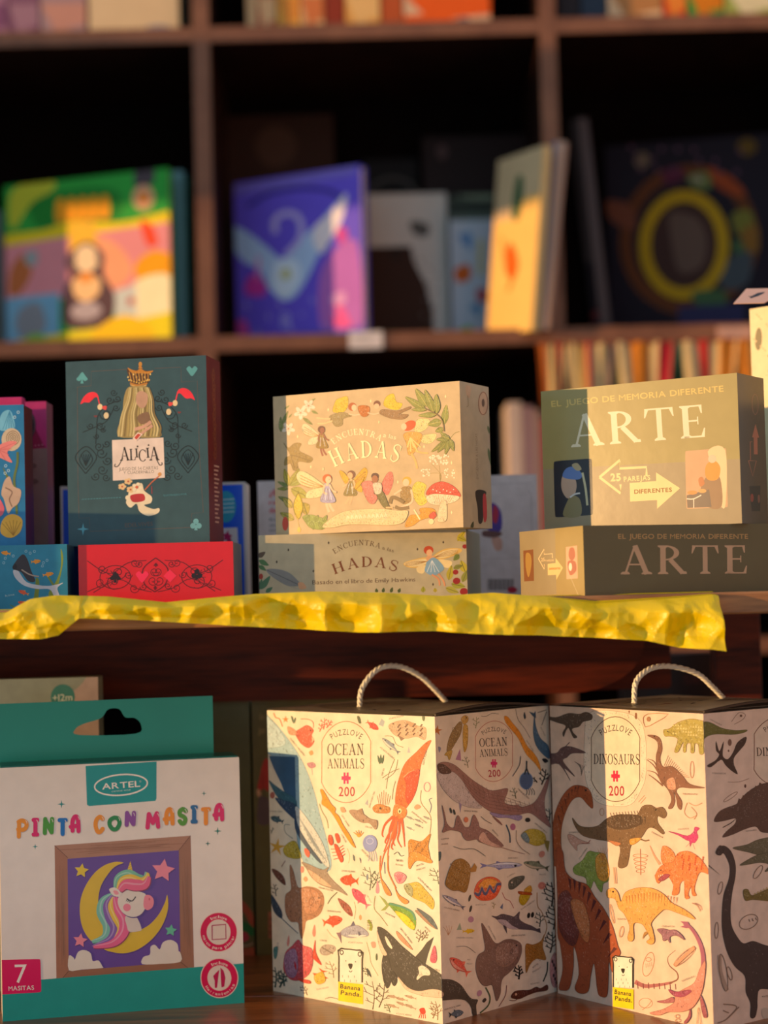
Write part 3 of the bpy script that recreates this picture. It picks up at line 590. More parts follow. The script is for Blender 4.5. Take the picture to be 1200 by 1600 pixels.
    f.line('5a4a3a', 4, (768, 110), (790, 200), (850, 280), (900, 365)); f.blob('2a3a4a', (838, 165), (848, 135), (860, 180), (848, 198)); f.blob('4a6a88', (935, 170), (950, 260), (990, 360), (1060, 430), (1075, 540), (1010, 500), (950, 420), (925, 310)); f.poly('34506a', (885, 130), (930, 145), (945, 125), (950, 190), (925, 175)); f.line('3a2a24', 5, (965, 140), (1045, 115)); f.line('3a2a24', 5, (1000, 250), (1045, 130)); cap(f, 'GREY WHALE', 985, 265, 90, 12, 62)
    f.star('c87a3a', 82, 300, 48, .35, 5, 8); f.blob('8a8aa0', (90, 440), (115, 450), (100, 490)); f.poly('b07a9a', (240, 550), (280, 455), (290, 560)); twig(f, '6a6a4a', 350, 620, 100, -.3, 4, 5); twig(f, '8a8a5a', 415, 280, 100, .1, 4, 5)
    # whale shark
    f.blob('9a7068', (85, 590), (150, 570), (230, 595), (310, 660), (380, 720), (470, 780), (560, 820), (690, 800), (695, 840), (670, 920), (730, 950), (790, 945), (830, 965), (930, 930), (990, 850), (1040, 740), (1075, 680), (1060, 780), (1030, 900), (1040, 1020), (1090, 1150), (1000, 1090), (900, 1020), (790, 1035), (690, 1030), (560, 1010), (440, 930), (350, 850), (300, 740), (200, 660), (100, 655), n=4)
    f.blob('c8b8b4', (85, 665), (200, 650), (280, 710), (340, 800), (400, 890), (470, 970), (340, 960), (220, 900), (140, 820), (95, 740), n=4); f.blob('5a3c38', (80, 600), (130, 590), (195, 640), (190, 668), (110, 668)); f.blob('9a88b0', (540, 1010), (680, 1035), (820, 1040), (800, 1085), (700, 1060), (600, 1055)); f.poly('9a88a8', (268, 915), (290, 940), (280, 1010)); f.blob('8a6058', (560, 1040), (620, 1080), (652, 1125), (600, 1090))
    for i in range(16): f.line('7a544c', 2.5, (300+i*42, 680+i*22 if i < 8 else 840+i*6), (330+i*42, 800+i*20 if i < 8 else 950+i*5))
    for i in range(5): f.line('7a544c', 2.5, (300+i*6, 690+i*28), (480, 830+i*28), (680, 880+i*28), (900, 955+i*14))
    cap(f, 'WHALE SHARK', 312, 1000, 118, 14, 4); f.ell('7a98c0', 862, 735, 62, 78); f.ell('4a6088', 862, 735, 56, 72); [f.line('2a3a4a', 5, (860+i*18, 800), (870+i*22, 830), (862+i*24, 860)) for i in range(4)]; cap(f, 'MOON JELLYFISH', 785, 810, 130, 14, 42)
    for x in (845, 865, 885): f.line('24303a', 12, (865, 625), (x, 590-(5-abs(x-865))*6))
    twig(f, '2a2420', 1000, 770, 140, .3, 5, 10); twig(f, '2a2420', 960, 750, 60, -.8, 2, 8); twig(f, '6a6a4a', 770, 890, 100, -.3, 4, 5); f.line('4a3a44', 6, (810, 520), (800, 600), (740, 695)); f.blob('1a1a24', (1005, 545), (1040, 540), (1060, 565), (1030, 578))
    # thresher
    f.blob('96706a', (118, 945), (140, 1010), (160, 1100), (200, 1140), (225, 1130), (240, 1060), (262, 1035), (300, 1110), (320, 1135), (360, 1130), (380, 1060), (400, 1030), (435, 1090), (450, 1140), (520, 1170), (600, 1240), (660, 1310), (560, 1300), (450, 1270), (420, 1245), (340, 1255), (300, 1220), (280, 1180), (190, 1160), (120, 1180), (140, 1100), n=4); f.blob('d0a898', (440, 1250), (480, 1180), (540, 1260), (640, 1315), (560, 1310)); f.line('96706a', 5, (600, 1305), (720, 1345), (850, 1382)); cap(f, 'SMOOTH', 555, 1165, 75, 13, 48)
    for x, y in ((195, 990), (225, 1005)): f.ell('2a3a3a', x, y, 9, 26, -15)
    f.ell('d07a5a', 328, 1072, 20, 24); f.line('4a4a4a', 4, (460, 1045), (500, 1080), (555, 1110)); f.ell('b06a8a', 745, 1140, 24, 30); f.line('3a5064', 12, (685, 1120), (715, 1200), (720, 1280)); f.ell('2a2420', 878, 1080, 24, 20)
    f.blob('c0a83a', (820, 1215), (880, 1165), (960, 1165), (1030, 1210), (1035, 1280), (960, 1310), (880, 1280)); f.blob('7a9098', (818, 1215), (855, 1190), (890, 1250), (880, 1285), (840, 1255)); f.poly('8a7a3a', (1020, 1260), (1075, 1270), (1060, 1370), (1035, 1310)); cap(f, 'JOHN DORY PERCH', 935, 1110, 140, 13, 40)
    f.line('6a4a3a', 4, (775, 1170), (775, 1260), (820, 1330), (895, 1385)); f.line('3a4a4a', 4, (215, 1305), (300, 1330), (400, 1330), (500, 1395)); cap(f, 'COPPER', 110, 1245, 70, 13, -5); cap(f, 'SHARK', 112, 1290, 60, 13, -5); f.blob('4a6a70', (65, 1370), (110, 1350), (105, 1420), (75, 1425))
    twig(f, '2a2a24', 1070, 1090, 110, 0, 3, 7); f.ell('c88a7a', 1005, 1385, 25, 30, 30)
    f.crop(670, 1340, .175)
    f.blob('9a7034', (225, 0), (290, -15), (350, 30), (365, 90), (350, 200), (320, 280), (260, 265), (200, 260), (145, 210), (160, 130), (190, 50)); f.poly('b08040', (355, 80), (380, 60), (400, 25), (422, 60), (412, 100), (370, 105)); [f.ell('6a4a20', 190+(i*53) % 150, 30+(i*37) % 210, 5, n=6) for i in range(30)]
    fish(f, 'a8a8cc', 640, 50, 380, 56, 180, '7a7ab0', belly='dcdce8'); cap(f, 'BARRACUDA', 700, -8, 85, 13, 0); fish(f, '7a8068', 960, 60, 240, 66, 14, '4a4a30', belly='c0b098'); cap(f, 'POLLOCK', 988, 145, 60, 13, 0)
    f.blob('e8603a', (400, 290), (430, 200), (500, 155), (580, 155), (640, 200), (635, 260), (590, 335), (520, 362), (440, 350)); f.blob('f0a040', (440, 230), (500, 170), (580, 175), (630, 220), (560, 240), (480, 250)); f.line('5a5a80', 24, (408, 285), (440, 310), (470, 250), (500, 305), (540, 235), (575, 285), (600, 225), (640, 215)); f.line('c89a78', 6, (400, 270), (440, 290), (470, 230), (500, 285), (540, 215), (575, 265), (600, 205), (636, 200)); cap(f, 'GIANT CLAM', 412, 402, 95, 13, 0)
    f.blob('5a5a50', (710, 200), (750, 165), (800, 150), (850, 150), (845, 185), (800, 230), (750, 265), (712, 260)); f.ell('e0d0c0', 738, 205, 7); cap(f, 'LUMPFISH', 700, 160, 75, 13, -25)
    f.blob('c0a018', (808, 330), (840, 300), (890, 300), (905, 330), (870, 390), (835, 412), (805, 380)); f.blob('b05018', (795, 285), (850, 290), (900, 290), (920, 320), (860, 318), (805, 310)); f.blob('d0982a', (850, 270), (905, 235), (918, 290), (860, 292)); cap(f, 'FLAME ANGELFISH', 825, 455, 145, 13, -33)
    f.ell('d88a78', 1010, 240, 36, 34); f.ring('a8584a', 1010, 240, 22, 20, 4); fish(f, '9a9ab0', 220, 365, 230, 46, 32, '5a5a70', belly='e0d4cc'); cap(f, 'ATLANTIC HERRING', 130, 415, 140, 13, 14)
    for x, y, q in ((362, 335, 0), (370, 430, .2)): f.ell('3a3a3a', x, y, 11, 32, 15)
    f.poly('5a6a90', (632, 425), (660, 388), (655, 445)); f.line('b05a5a', 6, (650, 290), (680, 350), (720, 370), (755, 435)); f.ell('b888a0', 372, 525, 26, 28); twig(f, '8a8050', 575, 435, 60, 0, 3, 5); f.poly('98a890', (245, 615), (275, 550), (290, 615)); fish(f, 'e0b81a', 350, 628, 110, 36, 178, 'e0b81a'); cap(f, 'LONGHORN COWFISH', 242, 690, 150, 14, 3)
    for q in (-.5, -.2, .1, .4): twig(f, 'c0906a', 170, 660, 90, q, 0, 4)
    # dolphin
    f.blob('5a4e56', (555, 498), (600, 505), (650, 485), (720, 500), (760, 510), (808, 468), (805, 530), (850, 570), (920, 600), (980, 640), (1000, 665), (930, 640), (840, 630), (760, 620), (680, 590), (620, 545), (590, 522), n=4); f.blob('b8a8b0', (610, 535), (680, 540), (740, 590), (800, 625), (720, 618), (650, 580)); f.poly('4a4048', (655, 580), (690, 600), (695, 665), (670, 620)); f.poly('4a4048', (960, 630), (995, 620), (1002, 668)); cap(f, 'SPINNER DOLPHIN', 735, 690, 125, 14, -2)
    for x, y in ((890, 505), (925, 500)): f.ell('1a1a1a', x, y, 14, 26, 10)
    twig(f, '2a3a30', 990, 610, 130, 0, 5, 7); twig(f, '24201c', 1100, 430, 220, 0, 7, 11); twig(f, '24201c', 1120, 640, 220, 0, 7, 11); twig(f, '24201c', 1090, 850, 190, .1, 7, 11); cap(f, 'OCEAN SUNFISH', 520, 590, 140, 14, 62)
    # sunfish
    f.blob('80625a', (465, 560), (510, 620), (590, 745), (680, 715), (760, 720), (820, 760), (825, 840), (790, 930), (720, 1010), (660, 1060), (640, 1120), (635, 1200), (600, 1270), (575, 1180), (555, 1120), (500, 1130), (450, 1090), (415, 990), (415, 900), (440, 840), (495, 800), (480, 680), n=4); f.blob('947266', (600, 780), (700, 740), (790, 780), (790, 870), (700, 960), (600, 930)); f.ell('2a1a1a', 778, 772, 8); f.ring('5a3c38', 735, 825, 6, 24, 5, 10)
    f.blob('a8702a', (865, 765), (930, 770), (1000, 740), (1035, 680), (1020, 790), (1050, 910), (960, 900), (905, 950), (868, 1025), (862, 900)); [f.ell('6a4010', 880+(i*41) % 130, 790+(i*31) % 130, 4, n=6) for i in range(28)]; f.line('a8702a', 6, (1035, 690), (1055, 600), (1010, 480), (970, 420), (965, 300)); cap(f, 'SPOTTED', 930, 985, 65, 13, -35); cap(f, 'EAGLE RAY', 930, 1025, 85, 13, -28)
    fish(f, 'e8584a', 270, 940, 230, 86, 42, 'e8705a', belly='f0a090'); cap(f, 'RED', 340, 890, 28, 13, 0); cap(f, 'MULLET', 332, 925, 52, 13, 5); f.line('6a6a6a', 4, (240, 765), (330, 765), (410, 825)); twig(f, '1a1418', 800, 1080, 130, 0, 6, 12); f.blob('c88a88', (1100, 900), (1140, 860), (1160, 1140), (1110, 1150), (1085, 1010)); [f.ell('2a1a24', 1110+(i*13) % 40, 930+i*32, 8, 18) for i in range(7)]
    f.line('7a3a34', 6, (690, 1130), (680, 1220), (620, 1320)); f.blob('3a3030', (470, 1260), (495, 1235), (508, 1255), (485, 1278)); f.ell('b888a0', 445, 1190, 22, 28, 20); f.line('4a5a3a', 12, (500, 1140), (540, 1230), (520, 1310), (450, 1370)); f.line('1a2a24', 12, (1065, 930), (1060, 1020), (1025, 1110))
    f.blob('5a2a1e', (730, 1240), (760, 1190), (820, 1180), (900, 1180), (960, 1155), (1000, 1170), (1060, 1140), (1062, 1190), (960, 1205), (880, 1230), (800, 1260)); f.ell('d0a890', 775, 1215, 11); f.line('5a2a1e', 6, (715, 1268), (770, 1270), (800, 1240)); cap(f, 'MONKFISH', 912, 1135, 80, 14, -8)
    f.blob('4a423e', (60, 1040), (120, 1050), (200, 1060), (280, 1110), (340, 1200), (380, 1240), (430, 1250), (415, 1300), (418, 1400), (385, 1385), (368, 1310), (320, 1250), (240, 1235), (110, 1240), (60, 1230), n=4); f.blob('e8c0a4', (60, 1160), (110, 1160), (125, 1190), (105, 1220), (60, 1225))
    fish(f, '5a6a7a', 235, 1365, 130, 60, 172, '24282c'); cap(f, 'PEACOCK FISH', 135, 1332, 145, 14, -14)
    f.build('front_print', r, FR(), label='cream print of a whale shark, sunfish and dolphin')
    return r, W, D, H
# ---- dinosaurs puzzle
def build_dino():
    W, D, H = .1414, .172, .235
    t = .6395
    r = carton('puzzle_box', 'pinkish dinosaurs jigsaw box with cord handle at the right edge', 'box', .2354, 1.3489, Z_SHELF, t, W, D, H, 'e0cfc0')
    f = Face(D, H, [(857, 1106), (1098, 1117), (1116, 1606), (870, 1553)]); f.base('e8cbb4'); f.crop(855, 1090, .2125)
    f.ink = (2.6, 1200, .012)
    f.blob('f0dcc4', (300, 130), (480, 110), (660, 160), (720, 300), (725, 560), (690, 680), (610, 790), (450, 800), (330, 740), (270, 560), (270, 300), n=4)
    badge(f, 500, 460, 208, 308, 'DINOSAURS', None, 'f0dcc0', '6a4a3a')
    f.blob('5a4a3e', (-20, 150), (60, 160), (150, 130), (230, 135), (280, 120), (325, 140), (320, 175), (260, 190), (230, 225), (180, 240), (185, 270), (215, 300), (190, 308), (165, 260), (150, 235), (130, 260), (115, 300), (108, 270), (130, 220), (60, 195), (-20, 165), n=4)
    f.blob('6a5050', (-20, 430), (60, 420), (100, 380), (170, 372), (280, 415), (180, 420), (140, 450), (110, 480), (200, 590), (120, 530), (165, 620), (80, 500), (-20, 510), n=4); f.line('5a4448', 6, (100, 400), (160, 340))
    for i in range(7): f.line('5a4a40', 3, (195+i*12, 480+i*5), (245, 510+i*12), sm=1)
    # long neck
    f.blob('a8552e', (130, 700), (190, 655), (260, 658), (310, 690), (330, 760), (330, 820), (290, 790), (240, 740), (180, 760), (130, 850), (100, 960), (95, 1060), (100, 1230), (30, 1230), (30, 1080), (40, 900), (80, 780), n=4); f.ell('3a2420', 280, 688, 8)
    for i in range(7): f.line('5a2c20', 9, (230-i*26, 658+i*i*6), (215-i*20, 700+i*i*7), taper=sway)
    f.blob('d0a08c', (145, 1015), (180, 1015), (240, 1050), (310, 1075), (240, 1080), (215, 1095), (215, 1130), (185, 1100), (155, 1060)); f.line('9a5048', 5, (250, 1075), (290, 1075), (315, 1050)); cap(f, 'STYGIMOLOCH', 155, 1005, 85, 11, -5); cap(f, 'STYRACOSAURUS', 235, 1195, 100, 11, -55)
    # t-rex
    f.blob('7a5c40', (180, 890), (240, 950), (360, 950), (440, 890), (540, 860), (650, 870), (700, 800), (760, 790), (800, 810), (850, 805), (880, 850), (860, 885), (815, 870), (815, 920), (860, 980), (850, 1000), (790, 960), (740, 960), (690, 1030), (620, 1080), (600, 1180), (580, 1240), (520, 1240), (535, 1100), (450, 1060), (360, 1045), (260, 1020), (205, 960), n=4)
    f.blob('5a4230', (440, 890), (560, 862), (680, 870), (690, 930), (560, 970), (450, 950)); f.blob('c07a50', (450, 1050), (540, 1070), (515, 1090), (480, 1075)); f.ell('2a1a10', 800, 825, 6); [f.poly('f4e8d4', (818+k*9, 885+k*17), (826+k*9, 890+k*17), (815+k*9, 899+k*17)) for k in range(6)]; [f.line('4a3626', 12, (480+k*34, 862+abs(k-3)*3), (470+k*36, 930), taper=sway) for k in range(8)]; f.line('7a5c40', 10, (690, 1040), (720, 1050), (750, 1045)); f.blob('e0a048', (610, 1040), (690, 1030), (650, 1070), (612, 1080)); cap(f, 'TYRANNOSAUR', 765, 990, 95, 11, 25)
    for i in range(10): f.line('6a5038', 3, (470+i*22, 875-i*2), (462+i*22, 850-i*2), sm=1)
    # therizinosaur
    f.blob('8a5c48', (735, 285), (790, 285), (830, 310), (845, 380), (830, 450), (850, 510), (920, 510), (990, 570), (1050, 635), (1160, 660), (1060, 665), (980, 660), (950, 690), (990, 760), (985, 820), (960, 800), (950, 740), (930, 690), (940, 760), (920, 810), (890, 810), (915, 750), (890, 680), (840, 620), (810, 540), (800, 440), (815, 370), (800, 320), n=4); f.ell('2a1410', 788, 292, 5)
    for pts in (((820, 560), (780, 500), (730, 460)), ((820, 570), (790, 480), (740, 455)), ((850, 640), (800, 560), (735, 540)), ((850, 650), (790, 600), (745, 570))): f.line('8a5c48', 9, *pts, taper=lambda t: 1.1-t*.8)
    for i in range(14): f.line('8a5c48', 2.5, (860+i*11, 505+i*6), (890+i*12, 430+i*12), sm=1)
    f.blob('d89c80', (880, 610), (930, 590), (945, 670), (890, 670)); cap(f, 'THERIZINOSAURUS', 995, 712, 110, 12, 0)
    # ankylosaur
    f.blob('b0a050', (855, 245), (900, 235), (960, 190), (1050, 165), (1130, 175), (1200, 200), (1200, 300), (1150, 330), (1150, 410), (1120, 415), (1110, 350), (1085, 345), (1080, 405), (1055, 405), (1055, 345), (1025, 345), (1020, 400), (1000, 400), (1000, 330), (965, 400), (935, 400), (960, 310), (900, 290), (865, 290), n=3); f.ell('2a2010', 885, 255, 5)
    for i in range(26): f.poly('e0d090', (920+(i*37) % 240, 215+(i*23) % 80), (926+(i*37) % 240, 200+(i*23) % 80), (934+(i*37) % 240, 216+(i*23) % 80))
    f.line('b07a58', 4, (705, 160), (740, 130), (890, 130), (800, 190), (720, 225), (705, 160), sm=2); f.ell('a87858', 745, 168, 14, 18); f.ring('b88060', 1065, 530, 14, 60, 4); f.blob('8a5a40', (645, 125), (658, 130), (655, 168), (643, 160)); f.blob('8a5a40', (595, 110), (605, 110), (600, 130))
    for pts in (((1030, 770), (1010, 840), (1050, 880), (1100, 860)), ((1040, 770), (1090, 790), (1140, 770)), ((1060, 800), (1100, 850), (1080, 890))): f.line('c08a68', 4, *pts)
    f.line('c08a68', 4, (670, 770), (715, 720)); f.line('c08a68', 4, (685, 780), (725, 735)); f.ring('d0a080', 400, 845, 16, 26, 5)
    f.blob('c83a78', (890, 980), (950, 990), (1030, 1010), (1075, 980), (1085, 945), (1120, 955), (1100, 980), (1110, 1020), (1085, 1060), (1065, 1060), (1050, 1090), (1045, 1050), (1020, 1040), (960, 1005), n=3); cap(f, 'MONONYKUS', 962, 970, 80, 12, -5); f.line('a85a60', 3, (1050, 1060), (1020, 1090)); f.line('a85a60', 3, (1070, 1065), (1085, 1105))
    # styracosaur, fish bones, triceratops (spans to the lower crop)
    f.blob('8aa04a', (255, 1200), (300, 1135), (355, 1140), (400, 1150), (440, 1240), (450, 1340), (410, 1370), (400, 1430), (370, 1400), (340, 1350), (320, 1400), (290, 1420), (280, 1330), (200, 1300), (190, 1250)); f.blob('d89a3a', (355, 1180), (420, 1150), (455, 1280), (430, 1350), (370, 1320)); [f.line('c88040', 6, (410, 1200), (365+i*22, 1085+abs(i-2)*8), taper=sway) for i in range(5)]
    for i in range(5): f.ring('c08060', 685, 1160+i*28, 55-i*6, 12, 3)
    f.line('c08060', 4, (685, 1110), (688, 1300)); f.line('e0a080', 16, (755, 1085), (790, 1160), (830, 1220), taper=lambda t: .3+t); f.line('e0a080', 14, (850, 1085), (850, 1150), (880, 1220), taper=lambda t: .3+t)
    f.blob('ec8a50', (850, 1090), (900, 1100), (940, 1150), (945, 1220), (930, 1290), (880, 1260), (840, 1180)); f.blob('e88048', (930, 1200), (960, 1140), (1030, 1120), (1100, 1150), (1150, 1200), (1190, 1260), (1200, 1290), (1130, 1270), (1100, 1330), (1085, 1400), (1100, 1440), (1070, 1440), (1060, 1380), (1040, 1430), (1050, 1460), (1015, 1460), (1010, 1340), (980, 1360), (970, 1430), (920, 1440), (930, 1370), (880, 1300), (820, 1360), (795, 1310), (800, 1290), (830, 1240), (880, 1210), n=3)
    [f.ell('b84a28', 960+(i*47) % 190, 1150+(i*31) % 110, 7, n=6) for i in range(30)]; [f.poly('f0e4d0', (818+k*14, 1302-k*4), (826+k*14, 1300-k*4), (823+k*14, 1316-k*4)) for k in range(3)]; f.blob('a84858', (820, 1330), (870, 1290), (905, 1300), (850, 1340)); f.ell('2a1410', 838, 1262, 5)
    f.crop(855, 1340, .2125)
    f.blob('a8502e', (60, -40), (110, -40), (130, 100), (200, 170), (290, 200), (350, 290), (420, 380), (480, 500), (520, 640), (540, 700), (500, 760), (480, 840), (455, 760), (450, 900), (440, 1010), (400, 1020), (370, 980), (345, 780), (320, 860), (300, 980), (240, 1000), (200, 960), (230, 860), (215, 720), (190, 660), (190, 800), (160, 960), (110, 980), (80, 960), (110, 820), (90, 640), (70, 560), (70, 300), n=4)
    f.blob('7a3a34', (80, 300), (150, 250), (210, 400), (230, 560), (190, 650), (120, 600), (80, 500)); f.blob('c87a4a', (170, 330), (260, 330), (310, 480), (300, 620), (240, 560))
    for i in range(10): f.poly('5a2226', (150+i*38, 150+i*i*6.2), (172+i*38, 165+i*i*6.2), (170+i*30, 250+i*i*6))
    f.line('b06a6a', 34, (645, 905), (720, 935), (820, 925), (920, 905), taper=lambda t: 1-t*.5); f.line('8a5a4a', 10, (900, 910), (960, 880), (955, 830), (900, 780), (890, 720), (945, 668), taper=lambda t: 1.3-t); [f.line('7a3a44', 7, (665+i*40, 910+(i % 2)*4), (668+i*40, 955), sm=1) for i in range(8)]
    bear(f, 488, 632, 722, 950, 1090)
    # iguanodon
    f.blob('e8a85a', (440, 240), (490, 222), (525, 260), (545, 320), (580, 250), (680, 215), (780, 220), (860, 260), (920, 320), (1000, 360), (1060, 400), (1090, 438), (980, 400), (880, 370), (830, 400), (770, 470), (780, 520), (795, 600), (770, 628), (735, 610), (760, 580), (730, 520), (700, 480), (640, 480), (640, 590), (610, 608), (595, 580), (610, 500), (570, 410), (530, 370), (500, 300), (445, 290), n=4)
    for i in range(18): f.line('b0602a', 6, (585+i*22, 245+abs(i-8)*4), (592+i*21, 320+abs(i-8)*3), taper=sway)
    f.ell('2a1410', 487, 248, 7); f.blob('b08048', (705, 590), (720, 540), (750, 540), (720, 570)); cap(f, 'IGUANODON', 520, 452, 60, 12, 2)
    f.line('c88a60', 4, (490, 70), (500, 190)); f.line('c88a60', 4, (505, 70), (512, 190)); f.ring('c88a60', 478, 410, 9, 70, 4, -12); f.ring('c88a60', 548, 540, 14, 40, 4, 12); f.line('b87a5a', 4, (1070, 320), (1110, 340), (1130, 380)); f.line('b87a5a', 4, (1090, 320), (1130, 340), (1140, 370))
    f.blob('9a6a7a', (815, 520), (850, 510), (900, 520), (950, 520), (1000, 560), (1015, 590), (960, 560), (910, 570), (910, 615), (890, 590), (860, 600), (850, 560)); cap(f, 'OVIRAPTOR', 850, 500, 90, 12, 0)
    f.line('d8a080', 26, (940, 780), (1090, 640)); f.ring('b87a5a', 1016, 712, 100, 26, 4, -42)
    f.ring('b87a5a', 745, 775, 38, 90, 5, 15); f.ring('b87a5a', 745, 740, 20, 14, 4); [f.line('b87a5a', 3, (725+i*14, 770-i*4), (728+i*14, 800-i*4), sm=1) for i in range(4)]; f.ring('b87a5a', 725, 1060, 50, 36, 4); f.line('b87a5a', 4, (700, 1110), (740, 1080), (770, 1040))
    # elasmosaur
    f.line('a8607a', 30, (1010, 470), (1060, 500), (1110, 570), (1145, 660), (1155, 760), (1140, 880), taper=lambda t: .6+t*.6); f.poly('a8607a', (985, 455), (1040, 458), (1065, 500), (1030, 505), (985, 495), (1020, 482)); f.blob('d89080', (1170, 740), (1165, 860), (1140, 980), (1080, 1080), (1000, 1115), (900, 1120), (830, 1145), (760, 1130), (860, 1100), (940, 1050), (950, 990), (1010, 950), (1090, 900), (1130, 800), n=4)
    f.blob('a84a68', (900, 955), (960, 970), (1040, 955), (1070, 965), (1010, 1005), (940, 1000)); f.blob('b06a70', (815, 1045), (880, 1030), (930, 1010), (940, 1045), (870, 1055)); f.blob('a85a68', (1135, 990), (1165, 1050), (1185, 1140), (1160, 1150), (1140, 1070)); f.blob('a85a68', (1060, 1090), (1065, 1150), (1030, 1200), (1015, 1190), (1045, 1150)); cap(f, 'ELASMOSAURUS', 1000, 895, 100, 12, -22)
    f.ring('b87a5a', 965, 1150, 16, 12, 4); f.ring('b87a5a', 970, 1180, 18, 12, 4); f.line('b87a5a', 4, (1110, 1200), (1120, 1080), (1140, 1210))
    f.build('side_print', r, LS(W, D), label='peach print of long necked and horned dinosaurs')
    f = Face(W, H, [(1098, 1120), (1275, 1100), (1292, 1554), (1116, 1606)]); f.base('dcc4b4'); f.ink = (3, 2500, .009); f.crop(1080, 1090, .15625)
    badge(f, 830, 545, 285, 345, 'DINOSAURS', None, 'dccab8', '7a4a3a', rot=-3)
    f.blob('6a6a34', (130, 270), (190, 280), (290, 330), (420, 350), (515, 342), (500, 365), (400, 390), (240, 390), (160, 410), (110, 440), (110, 300), n=4); f.line('8a6a58', 5, (375, 265), (440, 175), (500, 190), (480, 240), (400, 290), sm=3); f.ell('6a4a3a', 462, 205, 12)
    cap(f, 'ANKYLOSAURUS', 175, 250, 120, 14, 28)
    f.blob('40302c', (155, 700), (230, 650), (265, 590), (235, 550), (235, 460), (265, 560), (305, 460), (295, 600), (345, 635), (395, 560), (430, 470), (510, 410), (500, 480), (440, 560), (400, 620), (400, 690), (435, 780), (370, 740), (320, 690), (280, 640), (190, 715), n=3); cap(f, 'PTERANODON', 200, 785, 125, 18, 0)
    f.ell('7a5a4c', 360, 470, 18, 34); f.ell('7a5a4c', 350, 552, 8, 12); f.ring('8a6a58', 370, 1005, 80, 16, 6, -38); f.line('8a6a58', 5, (345, 860), (450, 855), (540, 820)); f.ell('5a3a34', 505, 895, 10, 18)
    f.blob('5c443c', (225, 1220), (270, 1150), (340, 1110), (430, 1070), (500, 980), (600, 900), (700, 860), (900, 840), (900, 1380), (720, 1350), (650, 1340), (600, 1290), (500, 1320), (400, 1370), (300, 1405), (330, 1350), (410, 1270), (415, 1215), (320, 1240), (230, 1255), n=4); [f.poly('5c443c', (430+i*38, 1075-i*34), (445+i*38, 1015-i*32), (480+i*38, 1040-i*32)) for i in range(6)]; f.line('2a1a18', 8, (300, 1308), (370, 1265), (415, 1225)); [f.poly('e0d0c0', (310+i*18, 1365-i*22), (316+i*18, 1340-i*22), (324+i*18, 1358-i*22)) for i in range(6)]; cap(f, 'MOSASAURUS', 512, 1345, 100, 14, -10)
    f.blob('6a6450', (400, 1500), (520, 1470), (620, 1420), (750, 1390), (900, 1400), (900, 1700), (700, 1600), (560, 1550), (420, 1520)); f.crop(1080, 1340, .1626)
    f.blob('6a6450', (440, 70), (520, 10), (620, -40), (760, -60), (760, 40), (700, 110), (660, 120), (700, 60), (620, 40), (520, 60))
    f.blob('453a3a', (230, -50), (290, -110), (360, -60), (400, 60), (400, 180), (375, 320), (360, 480), (370, 640), (430, 760), (480, 805), (560, 780), (650, 810), (740, 830), (900, 860), (900, 1240), (740, 1230), (620, 1230), (600, 1330), (600, 1400), (580, 1490), (540, 1490), (540, 1360), (500, 1260), (490, 1110), (400, 1020), (330, 880), (290, 700), (285, 520), (300, 350), (345, 200), (350, 80), (310, -20), (280, -40), (250, -20), n=4); f.blob('453a3a', (225, -40), (260, -110), (300, -80), (270, -20))
    f.blob('7a6a3a', (470, 310), (510, 295), (545, 350), (620, 320), (740, 260), (900, 200), (900, 420), (740, 405), (560, 390), (490, 400)); [f.poly('c0a878', (560+i*26, 345-i*14), (572+i*26, 322-i*14), (586+i*26, 338-i*14)) for i in range(8)]
    for cx, cy, rx, ry, q in ((268, 290, 18, 60, 12), (238, 690, 16, 76, 2), (355, 1090, 18, 64, -15), (520, 600, 90, 60, -35), (600, 130, 70, 24, -60)): f.ring('8a7060', cx, cy, rx, ry, 7, q)
    f.line('b09888', 34, (265, 920), (275, 1080), (335, 1250)); f.ring('7a6050', 300, 1085, 32, 175, 6, -8); [f.line('7a6050', 7, (520+i*30, 575-i*8), (530+i*30, 600-i*8), sm=1) for i in range(3)]; f.ell('c8b8a8', 680, 1455, 42, 58, -20)
    for pts in (((300, 1380), (420, 1400), (330, 1520)), ((300, 1440), (350, 1460)), ((250, 1560), (330, 1520), (440, 1400)), ((440, 1160), (470, 230)),): f.line('8a7060', 9, *pts) if pts[0] != (440, 1160) else None
    cap(f, 'APATOSAURUS', 640, 1305, 110, 18, -5); f.line('3a2a20', 12, (140, 60), (200, 110), (270, 170), taper=sway)
    f.build('front_print', r, FR(), label='brown print of a marine reptile and a long neck')
    return r, W, D, H
